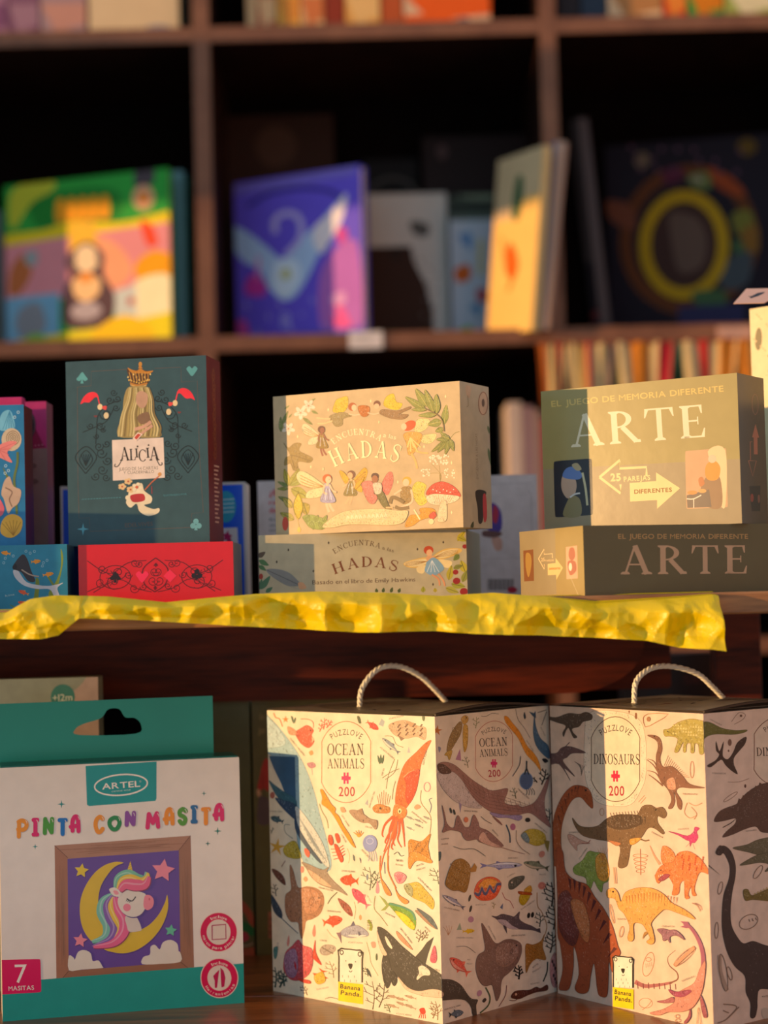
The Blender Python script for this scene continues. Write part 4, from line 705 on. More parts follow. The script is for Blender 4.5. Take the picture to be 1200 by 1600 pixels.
def puzzle_lid(r, W, D, H, seed):
    """top of the carton with its lid sprung open on the right face over a painted shade strip, fold lines and slots"""
    bm = bmesh.new(); nx, ny = 10, 4; g = []
    for j in range(ny+1):
        row = []
        for i in range(nx+1):
            u = i/nx; v = j/ny; lift = .0052*math.sin(PI*min(1, .08+u*.92))**1.2*(1-v)**1.5
            row.append(bm.verts.new((u*W, v*D-.0006, H+.0012+lift)))
        g.append(row)
    for j in range(ny):
        for i in range(nx): bm.faces.new((g[j][i], g[j][i+1], g[j+1][i+1], g[j+1][i]))
    bmesh.ops.solidify(bm, geom=list(bm.faces), thickness=.0009)
    obj('lid_flap', bm, mat('lid_paper', 'e4dacb', .35, .5, var=.12, vscale=90), r, smooth=False)
    bm = bmesh.new(); prev = None; L_ = lambda u: H+.0010+.0052*math.sin(PI*min(1, .08+u*.92))**1.2
    for i in range(13):
        u = i/12; x = .003+u*(W-.006); c = [bm.verts.new((x, y, z)) for y, z in ((.0035, H-.0005), (.0035, L_(u)*.35+(H+.001)*.65-.0002), (.0048, L_(u)-.0012), (.0052, H-.0005))]
        if prev: [bm.faces.new((prev[k], c[k], c[(k+1) % 4], prev[(k+1) % 4])) for k in range(4)]
        else: bm.faces.new(c)
        prev = c
    bm.faces.new(prev[::-1]); obj('gap_shade_strip', bm, mat('gap_shade_brown', '241812', .8), r)  # dark strip painted in as the shade of the gap under the lid
    bm = bmesh.new(); prev = None
    for i in range(15):
        u = i/14; x = u*W; q = [bm.verts.new(p) for p in ((x, -.0012, L_(u)+.0002), (x, .0004, L_(u)+.0004), (x, .0004, L_(u)-.0016), (x, -.0012, L_(u)-.0014))]
        if prev: [bm.faces.new((prev[k], q[k], q[(k+1) % 4], prev[(k+1) % 4])) for k in range(4)]
        else: bm.faces.new(q)
        prev = q
    bm.faces.new(prev[::-1]); obj('lid_edge', bm, mat('dark_lid_edge', '3a2a22', .6), r)
    f = Face(W, D, [(0, 1), (1, 1), (1, 0), (0, 0)]); rnd = random.Random(seed); f.cr = (0, 0, 1)
    f.H = [W, 0, 0, 0, D, 0, 0, 0, 1]
    for k in range(26):
        x, y = rnd.uniform(.05, .95), rnd.uniform(.25, .95); c = rnd.choice(['5a4a44', '7a5a4a', '8a8a78', '3a3a40', 'b07a5a'])
        q = rnd.uniform(0, 3); f.blob(c, (x, y), (x+.07*math.cos(q), y+.05*math.sin(q)), (x+.12*math.cos(q+.3), y+.09*math.sin(q+.3)), (x+.04, y+.03), n=3)
    f.base('e4dacb'); f.boxes.pop()
    M = TP(W, D, H+.0013); f.build('top_print', r, M, warp=lambda p: (p[0], p[1], p[2]+.0052*math.sin(PI*min(1, .08+p[0]/W*.92))**1.2*(1-max(0, min(1, p[1]/D)))**1.5), label='scattered small animals printed on the top')
def cord(r, pts):
    inv = (Matrix.Translation(r.location) @ Matrix.Rotation(r.rotation_euler.z, 4, 'Z')).inverted()
    C_ = crom([inv @ p for p in pts], 14); bm = bmesh.new(); n = len(C_)
    for s in range(3):
        P = []
        for i, p in enumerate(C_):
            d = (C_[min(i+1, n-1)]-C_[max(i-1, 0)]).normalized(); a = d.cross(Vector((0, 1, .1))).normalized(); b = a.cross(d)
            w_ = i*.62+s*2*PI/3; P.append(p+(a*math.cos(w_)+b*math.sin(w_))*.00105)
        tube(bm, P, .00145, 6)
    obj('cord_handle', bm, mat('cream_cotton_cord', 'fbf4e4', .85, .2, var=.06, vscale=400), r, smooth=True)['label'] = 'twisted cream cotton cord'
r, W, D, H = build_ocean(); puzzle_lid(r, W, D, H, 3)
zt = Z_SHELF+H+.002
a, b = PY(562, 1108, 1.50), PY(697, 1097, 1.54); a.z = zt; b.z = zt
cord(r, [a, PY(566, 1075, 1.503), PY(590, 1046, 1.51), PY(622, 1041, 1.52), PY(656, 1056, 1.53), PY(680, 1078, 1.536), b])
r, W, D, H = build_dino(); puzzle_lid(r, W, D, H, 9)
a, b = PY(991, 1097, 1.46), PY(1130, 1094, 1.50); a.z = zt; b.z = zt
cord(r, [a, PY(994, 1065, 1.463), PY(1016, 1045, 1.47), PY(1048, 1041, 1.48), PY(1088, 1052, 1.49), PY(1112, 1072, 1.495), b])
# ---- modelling dough painting kit
def spark(f, col, x, y, s): f.poly(col, (x, y-s), (x+s*.18, y-s*.18), (x+s, y), (x+s*.18, y+s*.18), (x, y+s), (x-s*.18, y+s*.18), (x-s, y), (x-s*.18, y-s*.18))
def rrect(f, col, c, r=.12):
    (a, b, d, e) = [Vector(p) for p in c]; P = []
    for i, p in enumerate((a, b, d, e)):
        q = ((a, b, d, e)[i-1]-p)*r; s = ((b, d, e, a)[i]-p)*r
        P += [p+q, p+q*.3+s*.03, p+(q+s)*.09, p+s*.3+q*.03, p+s]
    f.poly(col, *[(p.x, p.y) for p in P])
W, D, H = .1932, .040, .1998
r = carton('craft_kit_box', 'white and teal modelling dough kit with a framed unicorn picture and hanging tab', 'box', -.3122, 1.436, Z_SHELF, .232, W, D, H, 'd8ccc4')
f = Face(W, H, [(-2, 1196), (371, 1185.5), (380, 1562), (4, 1598)]); f.base('ece2da')
f.crop(0, 1180, 1/6)
f.poly('128a8a', (-20, 70), (900, 60), (900, 108), (-20, 190)) if 0 else None
f.poly('16989a', (815, 90), (1475, 60), (1475, 400), (1465, 425), (850, 466), (828, 455))
f.ring('f2ece4', 1145, 272, 246, 96, 14, -4, 40); f.text('f2ece4', 'ARTEL', (970, 312), (1325, 290), 58, bold=.015, gap=.1); f.text('c0dcd8', 'DESDE 1958', (1060, 340), (1235, 326), 14); f.ring('f2ece4', 1325, 242, 7, 7, 2)
spark(f, '1f8a8a', 587, 445, 40); spark(f, '1f8a8a', 337, 843, 28); spark(f, '2a7a72', 1909, 362, 24); spark(f, '1f7a6a', 2034, 710, 38); spark(f, '1f6a64', 1945, 825, 26)
LT = [('P', 'f0961a', 150, 275, 765, 190), ('I', 'e0106e', 300, 378, 748, 178), ('N', '4a9a2e', 405, 522, 735, 172), ('T', '1272c4', 548, 648, 745, 170), ('A', 'e0106e', 655, 772, 722, 178), ('C', 'f0961a', 885, 998, 728, 178), ('O', '2a8a48', 1018, 1152, 704, 148), ('N', '8e4aa4', 1175, 1290, 664, 150), ('M', 'e0246e', 1370, 1512, 690, 170), ('A', 'f0921a', 1530, 1646, 658, 172), ('S', '5a9a2e', 1662, 1766, 654, 168), ('I', '2a6aa4', 1784, 1856, 640, 172), ('T', 'f0921a', 1880, 1974, 656, 168), ('A', 'e0186a', 1985, 2098, 624, 172)]
SL = {'P': [[(.12, 1), (.16, .08)], [(.1, .08), (.5, .0), (.95, .15), (.95, .42), (.6, .58), (.05, .55)]], 'I': [[(.5, 0), (.5, 1)], [(.05, 0), (.95, 0)], [(.05, 1), (.95, 1)]], 'N': [[(.05, 1), (.1, 0)], [(.1, .05), (.88, .95)], [(.88, .95), (.95, 0)]], 'T': [[(.02, 0), (.98, 0)], [(.5, 0), (.5, 1)]],
      'A': [[(.22, .95), (.2, .4), (.4, .05), (.7, .0), (.9, .3), (.95, .98)], [(.0, .68), (.3, .66), (.9, .6)]], 'C': [[(.95, .12), (.6, -.02), (.15, .2), (.05, .6), (.3, .97), (.65, 1), (.95, .8)]], 'O': [[(.5, 0), (.1, .2), (.02, .6), (.35, 1), (.75, .95), (1, .5), (.85, .1), (.5, 0)]], 'M': [[(.02, 1), (.14, .05)], [(.14, .05), (.5, .68)], [(.5, .68), (.86, .0)], [(.86, .0), (.98, .95)]],
      'S': [[(.95, .12), (.55, -.02), (.1, .15), (.15, .4), (.6, .52), (.9, .7), (.75, .98), (.4, 1.02), (.1, .85)]]}
for ch, c, x0, x1, y, h in LT:
    wd = 40; X = lambda a: x0+wd/2+a*(x1-x0-wd); Y = lambda b: y-h+wd/2+b*(h-wd)
    for g_, cc in ((7, 'c8b4ac'), (0, c)):
        for st in SL[ch]:
            P_ = [(X(a)+g_*.3, Y(b)+g_) for a, b in st]
            f.line(cc, wd, *P_); f.ell(cc, *P_[0], wd/2, n=12); f.ell(cc, *P_[-1], wd/2, n=12)
    f.line('f8e8e0', 5, (x1-30, y-h+20), (x1-20, y-h+32), (x1-16, y-h+50))
# framed unicorn
f.crop(70, 1300, .2)
f.poly('b08068', (85, 95), (1140, 25), (1170, 1085), (100, 1195)); f.poly('a87258', (85, 95), (190, 190), (195, 1080), (100, 1195)); f.poly('a07058', (1140, 25), (1050, 135), (1065, 1000), (1170, 1085)); f.poly('9a6a50', (100, 1195), (195, 1080), (1065, 1000), (1170, 1085))
for pts in (((85, 95), (190, 192)), ((1140, 25), (1050, 138)), ((100, 1195), (195, 1082)), ((1170, 1085), (1064, 1000))): f.line('6a4434', 4, *pts, sm=1)
f.line('8a5a44', 3, (120, 130), (1110, 85), sm=1)
rg = random.Random(2)
for k in range(16):
    a_, b_ = rg.uniform(.1, .45), rg.uniform(.55, .95); q_ = rg.uniform(.15, .85)
    f.line('96664c', 2.5, (140+900*a_, 100+90*q_-66*a_), (140+900*b_, 100+90*q_-66*b_), sm=1); f.line('96664c', 2.5, (140+900*a_, 1180-85*q_-66*a_), (140+900*b_, 1180-85*q_-66*b_), sm=1)
    f.line('98684e', 2.5, (95+85*q_, 150+950*a_), (97+85*q_, 150+950*b_), sm=1); f.line('98684e', 2.5, (1065+75*q_, 110+900*a_), (1080+75*q_, 110+900*b_), sm=1)
f.poly('6a4a9e', (187, 200), (1050, 138), (1064, 1000), (197, 1080))
def puff(col, P, sh='5a3f86', g=6):
    f.blob(sh, *[(x+g, y+g*1.5) for x, y in P]); f.blob(col, *P)
puff('e0be3a', [(625, 232), (560, 225), (480, 250), (400, 310), (330, 410), (290, 520), (285, 640), (310, 750), (370, 840), (460, 900), (520, 925), (620, 938), (720, 915), (820, 850), (900, 760), (950, 660), (970, 570), (962, 482), (945, 540), (900, 630), (830, 710), (750, 755), (660, 775), (560, 750), (480, 690), (435, 600), (430, 500), (455, 400), (520, 300), (570, 255)])
def rib(col, wd, *pts, tp=lambda t: .25+1.1*math.sin(PI*min(1, t*.9+.08))):
    f.line(f.shade(col, .62), wd, *[(x+6, y+7) for x, y in pts], taper=tp); f.line(col, wd, *pts, taper=tp); f.line(f.shade(col, 1.35), wd*.16, *[(x-wd*.16, y-wd*.12) for x, y in pts], taper=tp)
rib('7ec4b4', 60, (540, 480), (470, 530), (455, 620), (500, 720), (480, 810), (380, 850)); rib('8a62b4', 62, (545, 490), (500, 560), (520, 650), (560, 740), (520, 830), (400, 880)); rib('ecc848', 46, (550, 500), (530, 570), (560, 650), (600, 740), (560, 820)); rib('ec6a98', 62, (560, 500), (580, 590), (630, 680), (620, 780), (540, 860), (390, 890))
f.blob('ddd0c8', (640, 650), (720, 650), (765, 745), (740, 765), (670, 768), (650, 720)); puff('e6dcd2', [(600, 470), (660, 445), (740, 455), (800, 485), (790, 590), (740, 645), (670, 650), (610, 610), (580, 540)]); f.blob('f08ea0', (790, 490), (830, 485), (858, 520), (850, 575), (810, 600), (780, 570)); f.ell('d8607a', 825, 515, 6, 10)
f.poly('e6c448', (650, 300), (678, 220), (698, 305)); [f.line('b08a2a', 3, (656+i*4, 290-i*18), (692-i*3, 278-i*18), sm=1) for i in range(4)]
rib('7ec4a8', 46, (560, 430), (580, 350), (660, 315), (740, 350), (790, 350), (800, 305)); rib('ecc848', 44, (580, 440), (610, 370), (680, 350), (760, 375), (805, 345), (812, 310)); rib('ec6a90', 66, (595, 450), (640, 400), (720, 405), (790, 400), (825, 340))
f.blob('eadfd6', (515, 435), (560, 425), (605, 465), (590, 495), (550, 490), (525, 465)); f.blob('f09aa8', (545, 450), (575, 450), (588, 475), (560, 478))
f.line('2a1a1a', 8, (650, 510), (690, 530), (720, 495)); [f.line('2a1a1a', 5, (655+i*14, 515+i*4), (645+i*12, 530+i*5), sm=1) for i in range(3)]; f.ell('f08aa0', 652, 580, 30)
for x, y, s, c in ((297, 293, 58, 'e6c83a'), (930, 293, 92, 'f08ea4'), (990, 757, 48, '6ac0a0'), (287, 840, 58, 'f08ea0')): f.star('54397e', x+5, y+7, s, .5, 5, 8); f.star(c, x, y, s, .5, 5, 8)
for P in ([(198, 1075), (198, 960), (235, 975), (245, 990), (270, 930), (320, 915), (370, 940), (385, 1000), (430, 995), (460, 1040), (455, 1055), (300, 1068)], [(770, 1020), (780, 965), (830, 945), (835, 885), (870, 870), (905, 905), (930, 850), (990, 830), (1040, 860), (1050, 915), (1064, 930), (1064, 1000), (900, 1018)]): f.poly('e4dbd0', *[(p.x, p.y) for p in crom(P, 3, True)])
# teal foot, badges
f.crop(0, 1180, 1/6); f.poly('1f9a92', (-20, 2140), (2300, 1925), (2300, 2560), (-20, 2560))
f.crop(0, 1030, .35833)
rrect(f, 'e0085e', [(-15, 1312), (180, 1305), (184, 1452), (-15, 1466)], .14); f.text('f6ece6', '7', (68, 1412), (122, 1410), 86); f.text('f6ece6', 'MASITAS', (38, 1447), (152, 1441), 20, bold=.01)
f.crop(280, 1400, .13333)
for cx, cy in ((456, 402), (466, 932)):
    f.ell('f0d8cc', cx, cy, 216, 232, n=40); f.ell('d8004e', cx, cy, 206, 222, n=40); f.ell('e6d4c8', cx, cy, 136, 147, n=32)
def arctext(txt, cx, cy, rx, ry, a0, a1, h, col, out=1):
    n = len(txt)
    for i, chh in enumerate(txt):
        if chh == ' ': continue
        a = math.radians(a0+(a1-a0)*(i+.5)/n); x, y = cx+rx*math.cos(a), cy+ry*math.sin(a); tx, ty = -math.sin(a)*out, math.cos(a)*out
        w_ = h*(.62 if chh not in 'iltrI' else .26); f.text(col, chh, (x-tx*w_/2, y-ty*w_/2), (x+tx*w_/2, y+ty*w_/2), h*.8, bold=.01)
arctext('Incluye', 456, 402, 152, 160, 235, 305, 44, 'f6dcd4'); arctext('marco para pintar', 456, 402, 188, 200, 168, 12, 44, 'f6dcd4', -1)
arctext('Incluye', 466, 932, 152, 160, 235, 305, 44, 'f6dcd4'); arctext('Herramientas', 466, 932, 190, 202, 150, 20, 44, 'f6dcd4', -1)
f.line('b01050', 13, (382, 326), (536, 312), (540, 478), (384, 490), (382, 326), sm=1)
f.poly('c0104e', (395, 910), (430, 870), (465, 835), (440, 1045), (415, 1048), (412, 960)); f.poly('c0104e', (478, 810), (515, 850), (535, 930), (522, 1030), (490, 1040), (482, 930))
f.build('front_print', r, FR(), GLOSS, 'white print with a clay unicorn on a yellow moon')
# teal top and hanging tab with a cloud shaped hole
TEAL = mat('teal_card', '0f6a62', .3, .5, var=.06, vscale=20)
boxobj('top_flap', (.001, W-.001, .001, D-.001, H-.001, H+.0014), TEAL, r, .0006)
bm = bmesh.new(); hx0, hx1, hz0, hz1 = .068, .116, H+.021, H+.026
tw0, tw1, tz0, tz1 = -.006, W-.016, H+.0005, H+.049
outer = [(tw0, tz0), (tw1, tz0), (tw1, tz1), (tw0, tz1)]
hole = crom([(.070, .021), (.116, .020), (.121, .027), (.116, .033), (.108, .034), (.103, .041), (.094, .041), (.088, .034), (.074, .030), (.067, .026)], 4, True)
hole = [(p.x-.004, H+p.y) for p in hole]
from mathutils.geometry import tessellate_polygon
ov = [Vector((x, z, 0)) for x, z in outer]; hv = [Vector((x, z, 0)) for x, z in hole]
tri = tessellate_polygon([ov, hv]); allp = outer+hole; TY, TH = D-.004, .0006
fa = [bm.verts.new((x, TY, z)) for x, z in allp]; fb = [bm.verts.new((x, TY+TH, z)) for x, z in allp]
for q in tri: bm.faces.new([fa[i] for i in q]); bm.faces.new([fb[i] for i in reversed(q)])
for base_, n_ in ((0, 4), (4, len(hole))):
    for i in range(n_): a_, b_ = base_+i, base_+(i+1) % n_; bm.faces.new((fa[a_], fa[b_], fb[b_], fb[a_]))
obj('hanging_tab', bm, mat('teal_gloss_card', '0f9082', .28, .5, var=.06, vscale=20), r)

# ---- boxes standing behind the kit
carton('toy_box', 'tall plain grey box added outside the picture to shade the apron board', 'box', -.66, 1.495, Z_SHELF, 0, .15, .12, .30, '8a8478')  # unseen box added to keep the sun off the left of the apron
x0 = PY(152, 1058, 1.545); r = carton('toy_box', 'pale toy box with a green age mark behind the craft kit', 'box', x0.x-.17, 1.545, Z_SHELF, .02, .17, .03, x0.z-Z_SHELF, '9aa294')
f = Face(.17, x0.z-Z_SHELF, [(-160, 1063), (150, 1058), (157, 1500), (-155, 1505)]); f.base('8f978a'); f.blob('b09a92', (150, 1056), (120, 1072), (95, 1090), (60, 1110), (80, 1200), (160, 1200)); f.ell('3f8078', 95, 1086, 19, 18); f.text('cfd8cc', '+12m', (79, 1092), (110, 1091), 10, bold=.01); f.build('front_print', r, FR())
a_ = PY(343, 1096, 1.672); b_ = PY(389, 1096, 1.672)
r = carton('game_box', 'tall olive green box with a pink and green curl, behind the craft kit', 'box', a_.x-.06, 1.672, Z_SHELF, 0, b_.x-a_.x+.06, .03, a_.z-Z_SHELF-.001, '6a7050')
f = Face(b_.x-a_.x+.06, a_.z-Z_SHELF, [(243, 1096), (389, 1096), (396, 1488), (250, 1490)]); f.base('6a6c4c'); f.crop(280, 1400, .13333)
f.blob('b85a4a', (700, 20), (760, 50), (850, 180), (865, 330), (820, 300), (760, 180), (690, 130)); f.blob('2a7a4a', (700, 270), (780, 280), (860, 340), (860, 430), (790, 420), (720, 350)); f.blob('c0405a', (700, 380), (790, 400), (800, 480), (700, 500)); f.poly('b8604a', (600, 590), (870, 560), (870, 680), (600, 680)); f.line('b09a8a', 22, (690, 540), (780, 545), (862, 515)); f.build('front_print', r, FR())
a_ = PY(391, 1096, 1.672)
r = carton('game_box', 'tall dark olive box with a red cloaked figure, left of the ocean puzzle', 'box', a_.x+.001, 1.672, Z_SHELF, .16, .15, .035, a_.z-Z_SHELF-.001, '6a6844')
f = Face(.15, a_.z-Z_SHELF, [(391, 1096), (640, 1090), (645, 1440), (396, 1488)]); f.base('64613e'); f.crop(330, 1080, .1125)
f.blob('b02a2a', (760, 920), (700, 1010), (650, 1200), (620, 1330), (680, 1360), (720, 1330), (800, 1350), (850, 1000)); f.blob('c8a08a', (615, 1350), (660, 1360), (680, 1440), (640, 1460), (610, 1410)); f.blob('5a4a5a', (640, 1470), (700, 1440), (800, 1500), (800, 1800), (620, 1800)); f.line('3a1a1a', 7, (700, 1100), (710, 1300), (740, 1500)); f.text('a8946a', 'In', (670, 400), (745, 400), 100); f.text('a8946a', 'Jo', (640, 580), (745, 578), 90)
f.crop(280, 1400, .13333); f.poly('a86a5a', (1020, 140), (1090, 130), (1090, 440), (1020, 440)); f.text('3a2a20', '2G', (1072, 415), (1072, 200), 44); f.build('front_print', r, FR())
for (qx0, qx1, qy, yy, lab, c) in ((1050, 1118, 1022, 1.80, 'dark box with a faint red title under the plank', '2a1a18'),):
    a_ = PY(qx0, qy, yy); b_ = PY(qx1, qy, yy)
    r = carton('storage_box', lab, 'box', a_.x-.05, yy, Z_SHELF, 0, b_.x-a_.x+.05, .04, a_.z-Z_SHELF, c)
    f = Face(b_.x-a_.x+.05, a_.z-Z_SHELF, [(972, 1024), (1110, 1022), (1116, 1500), (978, 1500)]); f.base(c); f.text('5a2824', 'SIE', (1062, 1077), (1090, 1076), 16); f.line('6a5a58', 2, (1043, 1025), (1104, 1021), sm=1); f.build('front_print', r, FR())

# ================================================================= ON THE PLANK
ZA, ZH, ZR = .0447, .0498, .0461
# ---- red card box and dark teal card box
W, D, H = .1245, .085, ZA-Z_DECK
r = carton('card_game_box', 'glossy red card box with black scrollwork, lying under the dark teal box', 'box', -.2465, 1.440, Z_DECK, .0, W, D, H, '6a6a6a', .25)
f = Face(W, H, [(123.3, 856.7), (360, 851.7), (365, 950), (127, 953)]); f.base('e01420'); f.crop(100, 700, .23333)
K = '6a0a0c'
for s_, cx in ((1, 345), (-1, 880)):
    f.ring(K, cx, 885, 100, 78, 6); scroll(f, K, 6, cx+s_*20, 855, 50, s_); scroll(f, K, 6, cx-s_*10, 915, 52, s_, rot=1)
    for i in range(5): f.line(K, 4, (cx, 890), (cx-s_*60*math.cos(i*.5-1), 890-60*math.sin(i*.5-1)), sm=1)
for i, (cx, cy, s_, fl) in enumerate(((470, 790, 30, 1), (500, 800, 24, -1), (745, 790, 30, -1), (710, 800, 24, 1), (470, 960, 34, 1), (530, 950, 24, -1), (745, 960, 34, -1), (690, 945, 24, 1), (260, 830, 34, 1), (960, 830, 34, -1), (250, 920, 38, 1), (980, 930, 34, -1), (600, 850, 34, 1), (620, 850, 34, -1), (590, 910, 36, 1), (632, 910, 36, -1), (430, 870, 26, 1), (790, 870, 26, -1))): scroll(f, K, 5, cx, cy, s_, fl)
for s_ in (1, -1):
    f.line(K, 5, (605-s_*445, 775), (605-s_*300, 860), (605-s_*180, 790), (605-s_*60, 775)); f.line(K, 5, (605-s_*400, 985), (605-s_*240, 900), (605-s_*120, 960), (605-s_*20, 985)); f.line(K, 5, (605-s_*440, 980), (605-s_*330, 930)); f.line(K, 6, (605, 758), (605-s_*80, 830), (605-s_*70, 930), (605, 985))
def spade(f, c, x, y, s): f.blob(c, (x, y-s), (x+s*.6, y-s*.3), (x+s, y+s*.25), (x+s*.5, y+s*.55), (x, y+s*.3), (x-s*.5, y+s*.55), (x-s, y+s*.25), (x-s*.6, y-s*.3)); f.poly(c, (x, y), (x+s*.3, y+s), (x-s*.3, y+s))
def club(f, c, x, y, s): f.ell(c, x, y-s*.5, s*.48); f.ell(c, x-s*.52, y+s*.25, s*.48); f.ell(c, x+s*.52, y+s*.25, s*.48); f.poly(c, (x, y), (x+s*.3, y+s), (x-s*.3, y+s))
def heart(f, c, x, y, s): f.blob(c, (x, y+s), (x-s*.7, y+s*.2), (x-s, y-s*.35), (x-s*.5, y-s*.8), (x, y-s*.4), (x+s*.5, y-s*.8), (x+s, y-s*.35), (x+s*.7, y+s*.2))
spade(f, '2a0a0a', 345, 885, 36); club(f, '2a0a0a', 880, 870, 36); heart(f, 'ff2a58', 520, 880, 42); f.poly('ff2a50', (700, 835), (745, 878), (705, 922), (660, 880)); spade(f, K, 607, 805, 14); f.poly(K, (607, 940), (618, 958), (607, 976), (596, 958))
f.build('front_print', r, FR(), GLOSS, 'red print with black scrollwork and card suits')
W, D, H = .1195, .0448, .1525
r = carton('card_game_box', 'dark teal ALICIA card box with gold crown, standing on the red box', 'box', -.2597, 1.4720, ZA, -.1625, W, D, H, '6a1420', .35)
f = Face(W, H, [(98.7, 566), (321.7, 557.3), (328.3, 846.7), (110, 851.7)]); f.base('35525a'); f.crop(100, 555, .2)
L_ = '6a5448'
f.line(L_, 3, (92, 255), (200, 245), (200, 132), (480, 118), sm=1); f.line(L_, 3, (92, 255), (112, 1000), (125, 1270), (205, 1265), (215, 1370), (1000, 1345), (1000, 1240), (1090, 1232), (1060, 800), (1040, 215), (915, 222), (910, 105), (700, 112), sm=1)
spade(f, '5aa0a4', 128, 182, 45); heart(f, '5aa0a4', 998, 132, 44); f.crop(100, 700, .23333); spark(f, '5aa0b0', 136, 538, 40); club(f, '6aa6b0', 886, 512, 38)
[f.line('4a8a98', 4, (125+k*19, 344-k*.8), (138+k*19, 343-k*.8), sm=1) for k in range(14)]; f.text('4a8a98', 'ILUSTRADO POR', (670, 328), (825, 320), 12); f.text(L_, 'EDELVIVES', (415, 528), (600, 518), 28, serif=False)
f.crop(100, 555, .2)
D_ = '1f2a2c'
for s_, ox in ((1, 0), (-1, 1140)):
    X = lambda v: ox+s_*v
    f.line(D_, 7, (X(140), 610), (X(260), 560), (X(330), 520), (X(380), 430)); f.line(D_, 7, (X(245), 700), (X(250), 600), (X(260), 480), (X(330), 400), (X(440), 360))
    for cx, cy, q, fl in ((380, 300, 28, 1), (410, 350, 30, -1), (350, 360, 30, 1), (400, 420, 28, 1), (320, 470, 48, -1), (280, 560, 36, 1), (200, 560, 26, -1), (300, 590, 22, 1), (250, 640, 22, -1), (270, 720, 36, 1), (330, 700, 30, -1), (290, 770, 44, 1), (340, 830, 36, -1), (300, 900, 40, 1), (250, 950, 34, -1), (330, 960, 30, 1)): scroll(f, D_, 7, X(cx), cy, q, fl*s_)
    f.line(D_, 7, (X(170), 930), (X(90), 820), (X(110), 760), (X(170), 720), (X(230), 760), (X(250), 820), (X(170), 930)); f.line(D_, 6, (X(170), 900), (X(120), 820), (X(170), 750), (X(222), 820), (X(170), 900))
    for i in range(5): f.line(D_, 5, (X(170), 870), (X(130+i*20), 780), sm=1)
# flamingo heads
for s_, ox, oy in ((1, 0, 0), (-1, 1140, -25)):
    X = lambda v: ox+s_*v; Y = lambda v: oy+v
    f.blob('f03040', (X(118), Y(388)), (X(150), Y(325)), (X(200), Y(295)), (X(245), Y(305)), (X(262), Y(345)), (X(235), Y(335)), (X(190), Y(375)), (X(150), Y(375))); f.line('f03a48', 9, (X(252), Y(320)), (X(262), Y(360)), (X(270), Y(395)))
    f.ell('e8cfa0', X(274), Y(412), 20, 24); f.blob('e04a48', (X(290), Y(410)), (X(325), Y(405)), (X(322), Y(435)), (X(300), Y(430))); f.ell('e6d0a4', X(324), Y(480), 20, 25); f.blob('7a3a3a', (X(225), Y(480)), (X(255), Y(480)), (X(240), Y(495)))
# plain gilt stand-in of the portrait: crown over a golden sheaf, cream posy below
f.blob('5a3a22', (485, 115), (540, 125), (590, 120), (640, 130), (690, 135), (665, 160), (655, 225), (600, 245), (520, 230), (495, 170)); f.blob('c8842a', (488, 105), (520, 120), (560, 130), (590, 112), (630, 135), (690, 130), (660, 152), (590, 150), (520, 145))
f.ell('c88a34', 588, 78, 14, 20); f.poly('c8842a', (570, 110), (588, 85), (608, 112)); f.line('c08030', 14, (508, 225), (570, 245), (645, 228)); f.line('e0b060', 8, (510, 240), (575, 256), (640, 243))
for i in range(9): f.ell('e8c878', 492+i*22, 180+25*math.sin(i*2.1), 6, 8); f.ell('e8b850', 500+i*20, 215-6*abs(i-4)+12, 6, 7)
for i in range(7): f.line('d09a44', 6, (500+i*25, 140), (520+i*22, 215))
f.blob('a8925a', (490, 265), (560, 250), (640, 255), (680, 330), (690, 450), (740, 570), (762, 640), (700, 655), (560, 655), (440, 650), (412, 600), (450, 480), (460, 350), n=4)
for i in range(15):
    x0_ = 505+i*11; x1_ = 425+i*23; f.line(('c8b478', 'd8c48a', '8a7444', 'b8a060')[i % 4], 12, (x0_, 262), (x0_*.7+x1_*.3+8, 360), (x0_*.4+x1_*.6-8, 470), (x1_+6, 570), (x1_-2, 645), taper=lambda t: .7+.5*t)
f.blob('c49a80', (600, 290), (650, 320), (640, 400), (600, 425), (560, 380), (565, 310)); f.blob('8a6a50', (570, 490), (650, 455), (670, 520), (600, 550)); f.line('d0a088', 26, (550, 590), (620, 570), (680, 530)); f.line('d0a088', 22, (690, 560), (620, 610), (590, 640))
f.poly('e8d4c8', (373, 672), (776, 655), (790, 965), (385, 985))
f.blob('d86a50', (545, 650), (575, 618), (605, 628), (570, 675)); f.poly('f0d8c8', (535, 660), (575, 612), (612, 628), (565, 682)); f.poly('c84a34', (548, 655), (577, 622), (600, 632), (566, 670))
f.crop(100, 700, .23333)
for chh, xa, xb, yb, hh in (('A', 375, 440, 92, 90), ('L', 440, 482, 90, 76), ('I', 478, 500, 72, 60), ('C', 500, 552, 98, 78), ('I', 552, 576, 74, 66), ('A', 572, 640, 92, 90)): f.text('33281f', chh, (xa, yb), (xb, yb-2), hh, serif=True)
f.line('33281f', 6, (395, 70), (365, 125), (340, 128), (345, 112)); f.line('33281f', 6, (615, 70), (640, 120), (658, 118), (655, 105)); f.ell('33281f', 492, -2, 6); f.ell('33281f', 566, -10, 6)
f.text('8a7a6a', 'JUEGO DE 54 CARTAS', (370, 158), (632, 150), 22); f.text('8a7a6a', 'Y CUADERNILLO', (400, 180), (605, 174), 20)
